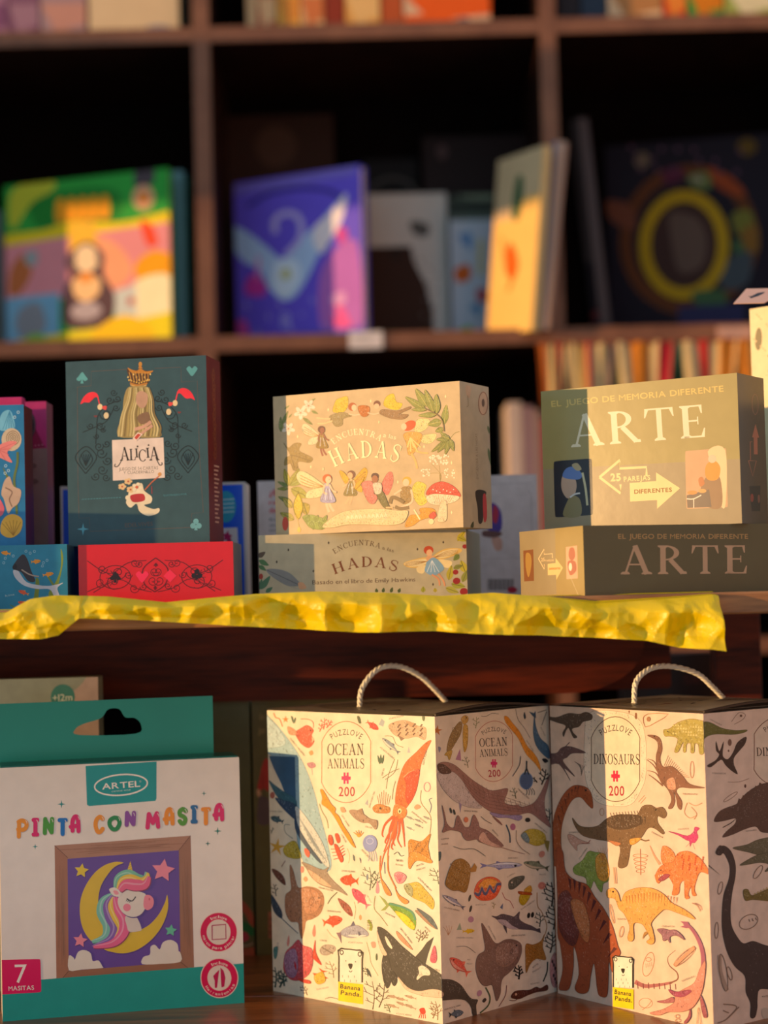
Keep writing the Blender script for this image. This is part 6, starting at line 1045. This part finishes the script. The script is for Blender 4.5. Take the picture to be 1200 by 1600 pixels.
f.line('6a7a3a', 18, (120, 420), (118, 500), (95, 600), (105, 700), (115, 840)); f.blob('6a7a3a', (10, 520), (60, 600), (40, 600)); f.blob('cfae94', (20, 620), (60, 585), (90, 650), (145, 680), (130, 760), (80, 800), (50, 835), (20, 740), (0, 700)); f.line('8a6a58', 8, (30, 660), (80, 690), (60, 740), (80, 790)); f.blob('e06a7a', (-30, 720), (20, 790), (10, 840), (-30, 850))
f.blob('e8b040', (0, 900), (40, 850), (100, 842), (155, 880), (140, 960), (70, 1000), (0, 970)); [f.line('b07a24', 4, (90, 985), (5+i*28, 880-abs(i-3)*-6), sm=1) for i in range(6)]; [f.ring('c0e0ec', x_, y_, 9, 9, 4, n=10) for x_, y_ in ((124, 150), (98, 183), (32, 512), (52, 545), (28, 562))]
f.build('front_print', r, FR(), PRINT, 'blue print with shells and coral')
c2 = PY(35, 620, 1.508); r = carton('card_game_box', 'pink topped box just showing above the shell patterned sea box', 'box', c2.x-.12, 1.508, c0.z, 0, .12, .012, c2.z-c0.z, 'c8286a')
c4 = PY(72, 627, 1.556)
W = .10; hh = c4.z-Z_DECK-0.0
r = carton('tall_box', 'magenta and taupe box with a black round seal, between sea box and dark gap', 'box', c4.x-W, 1.556, Z_DECK, 0, W, .03, PY(72, 627, 1.556).z-Z_DECK, '8a4a5a')
hh = PY(72, 627, 1.556).z-Z_DECK; f = Face(W, hh, [(-110, 629), (74, 627), (79, 938), (-105, 940)]); f.base('8c7268'); f.crop(0, 610, .225)
f.poly('c02e72', (-500, 60), (335, 60), (335, 390), (-500, 400)); f.poly('8a1440', (190, 330), (250, 250), (310, 370), (330, 385), (190, 398)); f.ell('1a1216', 190, 235, 66, 102); f.ring('8a6a70', 190, 235, 58, 92, 4); f.text('c8b0b4', '0%', (184, 255), (232, 245), 34, bold=.02)
f.poly('b07470', (-200, 340), (190, 335), (225, 1060), (-200, 1060)); f.ell('6a5248', 230, 508, 32, 18); f.ell('6a5248', 240, 612, 34, 18); f.text('3a1a24', 'Hetenhanger', (180, 700), (212, 1050), 24, bold=.02); [f.ell('d89aa8', 205+i*24, 376-i*2, 4) for i in range(5)]
f.build('front_print', r, FR(), PRINT, 'magenta and taupe print with vertical lettering')
# ---- tall cream box at the right edge
c5 = PY(1171, 483, 1.56); c6 = PY(1200, 445, 1.50)
u = math.atan2(-.105, .1); W = .15; H = PY(1185, 470, 1.53).z-Z_DECK+.002
t5 = -.80
r = carton('hang_tab_box', 'tall pale cream box with brown banner at the right edge, tab folded out on top', 'box', c5.x, 1.56, Z_DECK, t5, W, .10, c5.z-Z_DECK, 'd8c89c')
H = c5.z-Z_DECK
f = Face(W, H, [(1171, 488), (1320, 380), (1330, 960), (1176, 925)]); f.base('dccb9c'); f.crop(1130, 440, .125)
f.ell('6a5a34', 383, 735, 22, 145, 2); f.poly('6a4420', (482, 750), (700, 590), (700, 870), (482, 990)); f.poly('7a5028', (440, 920), (465, 895), (470, 1020), (492, 1080), (440, 1140), (462, 1020)); f.text('e8c8a0', 'Donde', (500, 800), (640, 690), 40); f.text('e8c8a0', 'Mi', (525, 900), (640, 820), 60, bold=.02); [f.ell('e0b488', 340+(i*61) % 220, 380+(i*97) % 700, 8, 14) for i in range(20)]; f.line('b0844a', 5, (430, 1180), (560, 1130), sm=1); f.build('front_print', r, FR(), PRINT, 'cream print with a brown ribbon banner')
q = [PY(1146, 474, 1.505), PY(1194, 473, 1.497), PY(1236, 450, 1.525), PY(1166, 451, 1.537)]
inv = (Matrix.Translation(r.location) @ Matrix.Rotation(r.rotation_euler.z, 4, 'Z')).inverted(); q = [inv @ p for p in q]; nn = (q[1]-q[0]).cross(q[3]-q[0]).normalized()
bm = bmesh.new(); a = [bm.verts.new(p) for p in q]; b = [bm.verts.new(p-nn*.0006) for p in q]; bm.faces.new(a); bm.faces.new(b[::-1]); [bm.faces.new((a[k], a[k-1], b[k-1], b[k])) for k in range(4)]
obj('folded_tab', bm, mat('pink_card', 'd8a890', .6), r)
uu = (q[1]-q[0]).normalized(); vv = nn.cross(uu); w_ = (q[1]-q[0]).length
f = Face(w_*1.6, (q[3]-q[0]).dot(vv), [(1146, 451), (1224, 450), (1224, 473), (1146, 474)]); f.crop(1130, 440, .125); f.blob('1a1410', (280, 185), (330, 180), (390, 145), (480, 135), (420, 175), (370, 195), (320, 210), (315, 195)); f.build('tab_slot', r, Matrix(((uu.x, vv.x, nn.x, q[0].x), (uu.y, vv.y, nn.y, q[0].y), (uu.z, vv.z, nn.z, q[0].z), (0, 0, 0, 1))), PRINT, 'small dark bird shaped slot')
# ================================================================= YELLOW TISSUE PAPER over the plank edge
def interp(T, x):
    if x <= T[0][0]: return T[0][1]
    for (a, b), (c, d) in zip(T, T[1:]):
        if x <= c: k = (x-a)/(c-a); return b+(d-b)*k
    return T[-1][1]
TOPL = [(-200, 952), (-40, 962), (10, 958), (50, 936), (90, 930), (170, 932), (260, 941), (330, 934), (400, 928), (500, 924), (600, 926), (690, 931), (770, 926), (860, 933), (930, 943), (980, 940), (1060, 934), (1112, 929), (1122, 931)]
BOTL = [(-200, 1004), (-40, 998), (20, 998), (70, 998), (96, 992), (128, 966), (200, 968), (320, 975), (440, 982), (560, 988), (680, 986), (740, 990), (850, 993), (960, 998), (1010, 1001), (1060, 1012), (1100, 1014), (1130, 1018)]
rnd = random.Random(11)
def cells(sp, seed):
    r_ = random.Random(seed); return {(i, j): ((i+r_.uniform(.1, .9))*sp, (j+r_.uniform(.1, .9))*sp, r_.uniform(0, sp*.45)) for i in range(int(-.75/sp), int(.55/sp)) for j in range(int(-.1/sp)-2, int(.06/sp)+3)}
CELLS = [(.050, .30, cells(.050, 3)), (.024, .34, cells(.024, 8)), (.011, .22, cells(.011, 5))]
def crease(x, z):
    wx = x+.008*noise.noise(Vector((x*22, z*22, 3))); wz = z+.008*noise.noise(Vector((x*22, z*22, 9))); s = 0
    for sp, k, G_ in CELLS:
        ci, cj = math.floor(wx/sp), math.floor(wz/sp); m = 9
        for a in (-1, 0, 1):
            for b in (-1, 0, 1):
                q = G_.get((ci+a, cj+b))
                if q: m = min(m, q[2]+k*math.hypot((wx-q[0]), (wz-q[1])*1.0)*2.2)
        if m < 9: s += m-sp*.42
    return s
bm = bmesh.new(); NX, NY = 420, 40; G = []
for i in range(NX+1):
    px = -200+(1322)*i/NX; row = []
    yt, yb = interp(TOPL, px), interp(BOTL, px)
    for j in range(NY+1):
        v = j/NY
        if v < .25:
            k = v/.25; top = PY(px, yt, 1.312); p = Vector((top.x*(1.0), 1.338+(1.312-1.338)*k, 0)); zz = Z_DECK+.0008+(top.z-Z_DECK-.0008)*max(0, k)**1.3
            p.x = top.x; p.z = zz
        else:
            k = (v-.25)/.75; top = PY(px, yt, 1.312); bot = PY(px+(8 if px > 1090 else 0)*k, yb, 1.303)
            p = top.lerp(bot, k); am = min(1, k*3+.15)
            p.y = 1.3115-.004*math.sin(PI*min(1, k*1.3))-.0075*k-am*.62*(crease(p.x, p.z)+.004)
            if px < 130: p.y -= .006*(1-abs(px-60)/110 if abs(px-60) < 110 else 0)
            p.y = min(p.y, 1.3155)
        row.append(bm.verts.new(p))
    G.append(row)
for i in range(NX):
    for j in range(NY): 
        a, b, c, d = G[i][j], G[i+1][j], G[i+1][j+1], G[i][j+1]
        if (i+j) % 2: bm.faces.new((a, b, c)); bm.faces.new((a, c, d))
        else: bm.faces.new((a, b, d)); bm.faces.new((b, c, d))
o = obj('tissue_paper', bm, mat('yellow_tissue', 'ffdc04', .36, .45, var=.05, vscale=30, trans=.3, bump=.35, bscale=140), None)
tag(o, 'crumpled yellow tissue paper draped over the front edge of the plank', 'paper')

# ================================================================= BOOKCASE CONTENTS
ZB = ZS0+.0122; ZU_ = ZS1+.0122
def bk(name, label, cat, xl, Yl, xr, Yr, ytop, th, cover, edge='d8ccb8', base=None, group=None, lean=0, H=None, pages=True):
    base = ZB if base is None else base
    a, b = PY(xl, 400, Yl), PY(xr, 400, Yr); t = math.atan2(b.y-a.y, b.x-a.x); W = math.hypot(b.x-a.x, b.y-a.y)
    H = H or PY(xr, ytop, Yr).z-base
    group = group or ('books on the top shelf' if base == ZU_ else 'blurred books between the upright boxes' if 'upright boxes' in label or 'blurred pale' in label else 'books in the cubbies')
    r = thing(name, label, cat, (a.x, a.y, base), t, group)
    cm = mat('book_board_'+cover, cover, .6, .15, var=.06)
    boxobj('front_cover', (0, W, 0, .0025, 0, H), cm, r, .0006)
    boxobj('back_cover', (0, W, th-.0025, th, 0, H), cm, r, .0006)
    boxobj('spine', (0, .0025, .0025, th-.0025, 0, H), cm, r, .0005)
    boxobj('page_block', (.0026, W-.004, .0026, th-.0026, .003, H-.003), mat('book_pages_'+edge, edge, .8), r, 0)
    return r, W, H
# green, pink and yellow picture book of the left cubby
r, W, H = bk('picture_book', 'bright picture book with green top, pink sky and animals in the left cubby', 'book', 8, 2.885, 266, 2.785, 262, .016, '3a8a3a')
f = Face(W, H, [(10, 283), (266, 262), (270, 534), (14, 532)]); f.base('2f9a3a'); f.crop(0, 0, .34364)
f.blob('1f7a2a', (150, 880), (450, 840), (560, 900), (500, 1000), (200, 1010), (150, 960)); f.blob('b8b830', (60, 850), (160, 800), (250, 810), (240, 850), (150, 900), (80, 1000), (50, 980)); [f.blob('f09a18', (255+k*50, 985-k*2), (258+k*50, 895-k*2), (292+k*50, 893-k*2), (296+k*50, 983-k*2), n=3) for k in range(5)]
f.blob('e8c820', (20, 1040), (200, 1020), (320, 990), (560, 1000), (800, 960), (800, 1040), (500, 1060), (300, 1080), (20, 1100)); f.poly('e08a90', (20, 1085), (300, 1055), (800, 1010), (800, 1320), (20, 1330)); f.blob('f0a078', (330, 1060), (500, 1080), (600, 1200), (550, 1290), (420, 1280), (330, 1200)); f.poly('f0b838', (310, 1000), (430, 990), (440, 1130), (320, 1140))
f.blob('4a4046', (620, 765), (700, 760), (700, 830), (620, 850)); f.ell('d8a078', 655, 895, 52, 58); f.ell('e8801a', 655, 895, 24, 26); f.blob('e84a2a', (640, 1000), (700, 1030), (720, 1110), (670, 1110)); f.blob('f0a010', (620, 1190), (700, 1140), (790, 1170), (790, 1260), (630, 1260)); f.blob('c06a3a', (60, 1180), (120, 1120), (150, 1200), (100, 1290), (50, 1290)); f.blob('9aa0a0', (120, 1120), (170, 1110), (170, 1170), (130, 1170))
f.poly('78a8c4', (30, 1310), (270, 1300), (270, 1530), (30, 1540)); f.blob('8a8a90', (100, 1360), (180, 1340), (210, 1450), (130, 1500), (80, 1440)); f.blob('f4e4b8', (620, 1270), (780, 1260), (780, 1470), (640, 1460), (600, 1360)); f.poly('c8ccc8', (520, 1310), (620, 1290), (620, 1430), (520, 1430)); f.ell('c04a3a', 595, 1360, 16, 20)
f.blob('5a4048', (300, 1150), (390, 1080), (470, 1140), (470, 1230), (520, 1330), (500, 1440), (390, 1470), (290, 1440), (290, 1300), (320, 1230)); f.blob('f0d0a8', (340, 1130), (390, 1095), (440, 1130), (440, 1190), (390, 1220), (345, 1190)); f.blob('f0c08a', (340, 1240), (440, 1240), (450, 1310), (390, 1350), (335, 1310)); f.ell('e88a2a', 390, 1240, 34, 22); f.ell('6a5058', 330, 1150, 14, 26); f.ell('6a5058', 450, 1150, 14, 26); f.ell('b0a0a8', 390, 1390, 70, 40)
f.poly('e8d020', (30, 1500), (270, 1480), (420, 1470), (800, 1420), (800, 1620), (30, 1620)); f.blob('f4c418', (430, 1480), (560, 1420), (680, 1480), (680, 1560), (430, 1560)); f.blob('88b838', (130, 1480), (200, 1480), (210, 1530), (140, 1540)); f.build('cover_print', r, FR(), BLURP)
for k, (xl, xr, yt, c, lab) in enumerate(((150, 286, 266, '7aa0a0', 'grey green book just behind the bright picture book'), (170, 292, 278, '3a7a5a', 'dark green book third in the row of the left cubby'))):
    bk('book', lab, 'book', xl, 2.875+k*.03, xr, 2.815+k*.03, yt, .012, c, group=None)
bk('book', 'low navy book at the right end of the left cubby', 'book', 250, 2.99, 306, 2.96, 425, .02, '2a3a50')
bk('book', 'grey white book at the far left edge of the left cubby', 'book', -120, 2.84, 6, 2.94, 330, .02, '8a8a88')
# purple swan book
r, W, H = bk('picture_book', 'purple picture book with a pale blue swan in the middle cubby', 'book', 368, 2.895, 566, 2.785, 257, .020, '5a4ab0')
f = Face(W, H, [(368, 272), (566, 257), (570, 524), (378, 526)]); f.base('6a55d6'); f.crop(300, 0, .5)
f.line('3a2e8a', 14, (180, 620), (240, 585), (340, 575), (430, 590), (480, 620)); f.poly('7a6ac8', (130, 550), (520, 515), (520, 545), (140, 580)); f.blob('b86ac0', (430, 800), (520, 760), (530, 1040), (420, 1040), (400, 900)); f.blob('b0c8ec', (135, 680), (180, 700), (240, 750), (290, 790), (340, 740), (400, 690), (450, 640), (488, 605), (480, 660), (440, 740), (400, 790), (370, 850), (330, 910), (290, 918), (250, 880), (220, 820), (170, 790), (140, 740)); f.blob('f0e0e4', (390, 700), (450, 650), (488, 602), (475, 680), (430, 760), (410, 785), (385, 750)); f.line('b8a8e4', 20, (300, 780), (345, 730), (340, 670), (300, 650), (265, 670), (268, 710)); f.blob('d8e4f4', (270, 800), (330, 800), (345, 860), (300, 915), (260, 870)); f.ell('c8c88a', 300, 840, 16, 18)
f.blob('c83aa0', (180, 850), (210, 830), (240, 870), (230, 900), (180, 890)); f.blob('c84aa4', (140, 980), (180, 970), (190, 1030), (145, 1040)); f.line('e08ac0', 10, (215, 780), (215, 850)); f.blob('e85aa0', (440, 960), (470, 950), (500, 1010), (490, 1035), (450, 1010)); f.blob('d89ad0', (440, 920), (480, 910), (480, 945), (445, 945)); f.blob('d04a98', (460, 710), (490, 720), (480, 760), (460, 750)); f.text('b0a8e8', '8', (285, 1000), (315, 1000), 44); f.poly('6a5ac8', (190, 1020), (540, 1020), (540, 1060), (190, 1060)); [f.ell('9a8ae0', 180+(i*67) % 300, 920+(i*41) % 120, 6, n=6) for i in range(16)]
f.build('cover_print', r, FR(), BLURP)
bk('picture_book', 'thin dark blue edged book close behind the purple swan book', 'book', 430, 2.95, 572, 2.86, 262, .01, '3a3060')
# dim boxes at the back
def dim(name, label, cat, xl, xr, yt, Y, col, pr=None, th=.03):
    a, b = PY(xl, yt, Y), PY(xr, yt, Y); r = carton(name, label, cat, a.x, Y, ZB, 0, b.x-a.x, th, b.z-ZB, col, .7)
    if pr:
        f = Face(b.x-a.x, b.z-ZB, [(xl, yt), (xr, yt), (xr, 520), (xl, 520)]); f.base(col); pr(f); f.build('front_print', r, FR(), BLURP)
    return r
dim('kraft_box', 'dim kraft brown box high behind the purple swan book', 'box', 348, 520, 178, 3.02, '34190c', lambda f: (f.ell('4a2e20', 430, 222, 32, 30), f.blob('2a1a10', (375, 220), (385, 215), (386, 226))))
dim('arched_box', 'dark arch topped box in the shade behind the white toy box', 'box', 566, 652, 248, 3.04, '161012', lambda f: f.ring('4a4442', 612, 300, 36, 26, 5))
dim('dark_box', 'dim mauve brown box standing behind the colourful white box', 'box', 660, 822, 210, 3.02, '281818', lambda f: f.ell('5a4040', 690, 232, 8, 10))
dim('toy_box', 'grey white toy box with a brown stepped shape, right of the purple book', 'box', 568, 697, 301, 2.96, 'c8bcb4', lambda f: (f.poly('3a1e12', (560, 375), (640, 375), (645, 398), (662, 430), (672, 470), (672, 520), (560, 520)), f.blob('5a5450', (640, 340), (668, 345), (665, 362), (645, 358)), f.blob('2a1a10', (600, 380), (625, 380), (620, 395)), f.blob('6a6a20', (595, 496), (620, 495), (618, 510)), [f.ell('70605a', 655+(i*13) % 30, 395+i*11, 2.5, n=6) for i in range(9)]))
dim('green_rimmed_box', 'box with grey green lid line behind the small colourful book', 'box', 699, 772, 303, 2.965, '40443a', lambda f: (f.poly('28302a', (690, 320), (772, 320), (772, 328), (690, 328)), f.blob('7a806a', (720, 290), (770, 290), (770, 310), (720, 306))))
r = dim('activity_book', 'pale book with small coloured pictures left of the leaning yellow book', 'book', 702, 772, 333, 2.93, 'b0b4c0', lambda f: (f.poly('5a6258', (702, 330), (772, 330), (772, 342), (702, 342)), f.blob('c85a1a', (708, 412), (730, 405), (732, 425), (712, 430)), f.blob('7aa83a', (700, 505), (725, 492), (735, 500), (720, 518)), f.blob('a8444a', (742, 440), (758, 442), (755, 460), (742, 456)), f.line('b8a868', 8, (750, 370), (748, 420)), f.blob('6a88b0', (715, 365), (735, 360), (735, 385)), f.blob('5a84a8', (730, 465), (745, 460), (745, 480)), f.ell('b05a90', 735, 510, 7, 6)), .012)
# leaning yellow picture book and the grey one beside it
def lean_book(name, label, P, th, cover, prt=None):
    """P: four pixel corners with depth, near/far edge"""
    c = [PY(*p) for p in P]; v = (c[0]+c[1]-c[2]-c[3]).normalized(); u = (c[2]-c[3])+(c[1]-c[0]); u = (u-v*u.dot(v)).normalized()
    W = ((c[2]-c[3]).length+(c[1]-c[0]).length)/2; H = ((c[0]-c[3]).length+(c[1]-c[2]).length)/2; n = u.cross(v); mid = (c[0]+c[1]+c[2]+c[3])/4; c[3] = mid-u*W/2-v*H/2
    r = thing(name, label, 'book', c[3]); r.matrix_world = Matrix(((u.x, -n.x, v.x, c[3].x), (u.y, -n.y, v.y, c[3].y), (u.z, -n.z, v.z, c[3].z), (0, 0, 0, 1)))
    boxobj('front_cover', (0, W, 0, .003, 0, H), mat('book_board_'+cover, cover, .5, var=.05), r, .0006); boxobj('back_cover', (0, W, th-.003, th, 0, H), mat('book_board_'+cover, cover, .5, var=.05), r, .0006); boxobj('page_block', (.002, W-.004, .0031, th-.0031, .003, H-.003), mat('book_pages_8a8a94', '8a8a94', .8), r, 0); boxobj('spine', (W-.003, W, .003, th-.003, 0, H), mat('book_board_'+cover, cover, .5), r, .0004)
    if prt: f = Face(W, H, [p[:2] for p in P]); prt(f); f.build('cover_print', r, FR(), BLURP)
    return r
lean_book('picture_book', 'yellow orange picture book leaning on the right upright, plant on its cover', [(776, 262, 2.85), (852, 216, 2.70), (828, 519, 2.725), (762, 524, 2.84)], .014, 'd8b070', lambda f: (f.base('e8b868'), f.poly('d8b488', (700, 200), (900, 200), (856, 300), (820, 310), (800, 350), (770, 360)), f.blob('2a5a38', (805, 285), (815, 280), (815, 310), (808, 350), (798, 345)), f.blob('e86018', (790, 395), (800, 390), (808, 420), (800, 445), (788, 430)), f.line('e87028', 5, (800, 440), (792, 460)), f.line('e88038', 4, (783, 380), (788, 420))))
lean_book('book', 'grey and cream book leaning just right of the yellow orange one', [(862, 222, 2.733), (884, 220, 2.722), (853, 512, 2.722), (838, 516, 2.733)], .012, 'b08a78', lambda f: (f.base('c09a84'), f.poly('6a6a80', (855, 200), (871, 200), (848, 520), (832, 520))))
lean_book('book', 'thin dark book leaning left edge up in the right cubby', [(890, 188, 2.86), (903, 186, 2.84), (940, 510, 2.84), (925, 512, 2.86)], .02, '3a2c30', lambda f: (f.base('3a3034'), f.poly('5a4a48', (885, 180), (905, 180), (930, 400), (912, 400)), f.ell('8a3a3a', 930, 490, 7, 8)))
# large dark book with a yellow ring
r, W, H = bk('picture_book', 'large dark picture book with a yellow ring and flower wreath in the right cubby', 'book', 950, 3.00, 1235, 2.93, 205, .016, '241c30')
f = Face(W, H, [(945, 212), (1235, 203), (1235, 515), (950, 516)]); f.base('18101e'); f.crop(800, 0, .4)
f.ring('5a3014', 690, 900, 250, 260, 52); f.blob('501a34', (590, 640), (650, 620), (680, 660), (610, 690)); f.blob('8a3c18', (770, 630), (860, 670), (920, 740), (860, 740), (790, 690)); f.blob('5a6a3a', (690, 660), (770, 650), (780, 710), (720, 710)); f.blob('8a8070', (700, 670), (740, 660), (750, 690)); f.blob('6a6a2a', (860, 820), (930, 800), (950, 880), (890, 900)); f.blob('3a5a3a', (860, 920), (940, 920), (930, 990), (880, 980)); f.blob('3c464e', (830, 990), (930, 960), (920, 1070), (840, 1100), (800, 1050)); f.blob('7a5620', (900, 880), (960, 860), (960, 960), (910, 950)); f.ring('a8880c', 670, 920, 155, 185, 46, 0, 36); f.ell('3a2420', 670, 920, 130, 162); f.blob('5a4840', (620, 800), (720, 820), (760, 900), (740, 1000), (650, 1020), (620, 900)); f.blob('3a5a3a', (700, 1100), (820, 1100), (820, 1160), (720, 1150)); f.poly('2a2a50', (640, 1150), (900, 1150), (900, 1290), (640, 1290)); f.ell('5a4414', 930, 560, 40, 34); f.ell('6a5a4a', 510, 590, 30, 30); f.blob('6a3a28', (360, 740), (460, 760), (480, 850), (390, 820)); [f.ell('5a3a50', 470+(i*83) % 480, 540+(i*47) % 120, 10, n=7) for i in range(14)]
f.build('cover_print', r, FR(), BLURP)
# upper row, only the feet of the books are in the picture
ZU = ZS1+.0122
for xl, xr, c, lab, pr in ((-30, 18, '9a6a80', 'dusty pink book, first from the left on the top shelf', '7a4a6a'), (19, 68, '7c5068', 'mauve book, second from the left on the top shelf', '9a7080'), (70, 142, 'a08084', 'greyish rose book, third from the left on the top shelf', 'c08878'), (146, 288, 'd8b890', 'cream book with dark blue foot at the end of the left top row', None),
                       (394, 410, 'c8a074', 'narrow tan book, first in the middle top row', None), (411, 440, 'c06a4a', 'rusty red book beside the narrow tan one on the top shelf', 'd8a878'), (442, 478, 'e0a448', 'golden yellow book in the middle top row', 'd88838'), (479, 516, 'd0a070', 'light tan book with orange stripe in the middle top row', 'c87040'), (518, 548, '8a3422', 'dark red book in the middle top row', None), (549, 604, 'd89a50', 'amber book in the middle top row', 'e0b070'), (606, 640, 'b05028', 'brick orange book in the middle top row', None), (641, 778, 'd0a888', 'wide peach book with orange band at the end of the middle top row', 'e05a1a'),
                       (885, 918, '2a2428', 'black brown book, first of the right top row', None), (920, 960, '2c3848', 'dark slate book, second of the right top row', None), (962, 1048, 'd8b088', 'peach book with brown leaves in the right top row', 'b07848'), (1050, 1086, 'd04020', 'red orange book in the right top row', 'e08030'), (1088, 1144, '3a8a3a', 'green book in the right top row', 'd07818'), (1146, 1230, '9aa050', 'yellow green book, last of the right top row', 'd8c8a0')):
    r, W, H = bk('book', lab, 'book', xl, 2.79, xr-1, 2.79, 0, .15, c, base=ZU, H=.23)
    f = Face(W, H, [(xl, -190), (xr, -190), (xr, 36), (xl, 36)]); f.base(c)
    if pr: f.poly(pr, (xl, -20), (xr, -20), (xr, 14), (xl+(xr-xl)*.3, 22)); f.ell(pr, (xl+xr)/2, 26, (xr-xl)*.25, 6)
    if xl == 146: f.poly('4a4a60', (150, 28), (190, 30), (230, 42), (150, 44)); f.ell('8a8490', 255, 30, 26, 12)
    if xl == 641: f.poly('e05a1a', (635, 14), (715, 10), (715, 38), (635, 38)); f.ell('4a4a60', 735, 28, 12, 9)
    f.build('cover_print', r, FR(), BLURP)
# slim orange lit book end right of the upright
# books low down between the fairy and art boxes
ZL = ZS0-CH+.0122
for xl, xr, yt, c, lab in ((786, 808, 628, 'c8b0a4', 'pale cream spine, left of the blurred books between the upright boxes'), (810, 826, 634, '9a7a80', 'mauve grey spine, middle of the blurred books between the upright boxes'), (827, 837, 640, 'a88a84', 'dusty rose spine, right of the blurred books between the upright boxes'), (838, 847, 655, 'a02420', 'thin red spine beside the blurred pale books')):
    bk('book', lab, 'book', xl, 2.80, xr, 2.80, yt, .17, c, base=ZL)
# price tickets on the shelf edge
for xl, xr, y0, y1, c, lab in ((545, 598, 520, 545, 'e0d0cc', 'white price ticket on the shelf edge under the purple book'), (1120, 1176, 508, 527, 'c8947c', 'pinkish price ticket on the shelf edge in the right cubby')):
    a, b = PY(xl, y0, YB-.004), PY(xr, y1, YB-.004); r = thing('price_ticket', lab, 'ticket', (a.x, YB-.004, ZS0-.013))
    boxobj('ticket_card', (0, b.x-a.x, 0, .0015, 0, a.z-b.z), mat('ticket_'+c, c, .5), r, .0003); boxobj('ticket_clip', (.01, b.x-a.x-.01, .0015, .004, .004, .012), mat('clear_clip', '9a9a9a', .3), r, .0003)
    f = Face(b.x-a.x, a.z-b.z, [(0, 0), (50, 0), (50, 25), (0, 25)]); f.base(c); f.line('8a8080', 1.5, (8, 9), (40, 9), sm=1); f.line('8a8080', 1.5, (8, 15), (34, 15), sm=1); f.build('ticket_print', r, FR())
# striped pennants under the shelf
r = thing('bunting', 'string of striped orange, red and green pennants hanging under the right shelf', 'bunting', (XR, YB-.012, ZS0-.014))
bm = bmesh.new(); tube(bm, [Vector((-.02+.40*i/20, 0, -.003*math.sin(i*.9)**2)) for i in range(21)], .002, 6); obj('cord', bm, mat('bunting_cord', '8a3a1a', .8), r)
SETS = (((0, 'c86a20'), (.28, 'e8c890'), (.45, '4a6a3a'), (.5, 'e8c078'), (.68, 'd02a2a'), (.8, 'e8c890')), ((0, 'e8c890'), (.2, '5a6a3a'), (.27, 'e8b868'), (.42, 'c8283a'), (.56, 'e8c890'), (.9, '6a4a5a')), ((0, '6a7a3a'), (.12, 'e8c890'), (.35, 'e88a20'), (.62, 'e8c890'), (.74, 'd02030'), (.95, '3a5a4a')), ((0, '3a6a4a'), (.08, 'e8c890'), (.38, 'd82020'), (.55, 'e8c890'), (.7, 'e88a20'), (.95, 'e8c890')), ((0, 'e88a20'), (.25, 'e8b060'), (.45, '5a7a3a'), (.6, 'e8a040'), (.85, 'd02a2a')))
for k, (x0_, x1_) in enumerate(((840, 884), (882, 958), (948, 1054), (1056, 1150), (1146, 1240))):
    a = PY(x0_, 522, YB-.012).x-XR; b = PY(x1_, 522, YB-.012).x-XR; w_ = b-a; hh = .10; st = SETS[k]; bm = bmesh.new(); n = 12; m_ = 8
    mats = []; me = bpy.data.meshes.new('pennant'); V = []; F_ = []; K_ = []
    for j in range(m_):
        for i in range(n*2):
            q = []
            for (ii, jj) in ((i, j), (i+1, j), (i+1, j+1), (i, j+1)):
                u_ = ii/(n*2); v_ = jj/m_; ww = 1.04-.24*v_; xx = a+w_*(.5+(u_-.5)*ww); q.append((xx, .006*math.sin(u_*9+k)*v_+.003*math.sin(u_*23), -hh*v_*(1-.10*(2*abs(u_-.5))**2)))
            c = [cc for uu, cc in st if uu <= (i+.5)/(n*2)][-1]; i0 = len(V); V += q; K_ += [srgb(c)]*4; F_.append((i0, i0+1, i0+2, i0+3))
    me.from_pydata(V, [], F_); ca = me.color_attributes.new('Col', 'FLOAT_COLOR', 'POINT')
    for i, c in enumerate(K_): ca.data[i].color = c
    bmm = bmesh.new(); bmm.from_mesh(me); bmesh.ops.remove_doubles(bmm, verts=bmm.verts, dist=1e-6); bpy.data.meshes.remove(me)
    me = bpy.data.meshes.new('pennant'); me.from_pydata(V, [], F_); ca = me.color_attributes.new('Col', 'FLOAT_COLOR', 'POINT')
    for i, c in enumerate(K_): ca.data[i].color = c
    bmm.free(); link('pennant', me, mat('striped_cloth', rough=.8, attr=True, var=.1, vscale=80, trans=.3), r)
bpy.context.view_layer.update()
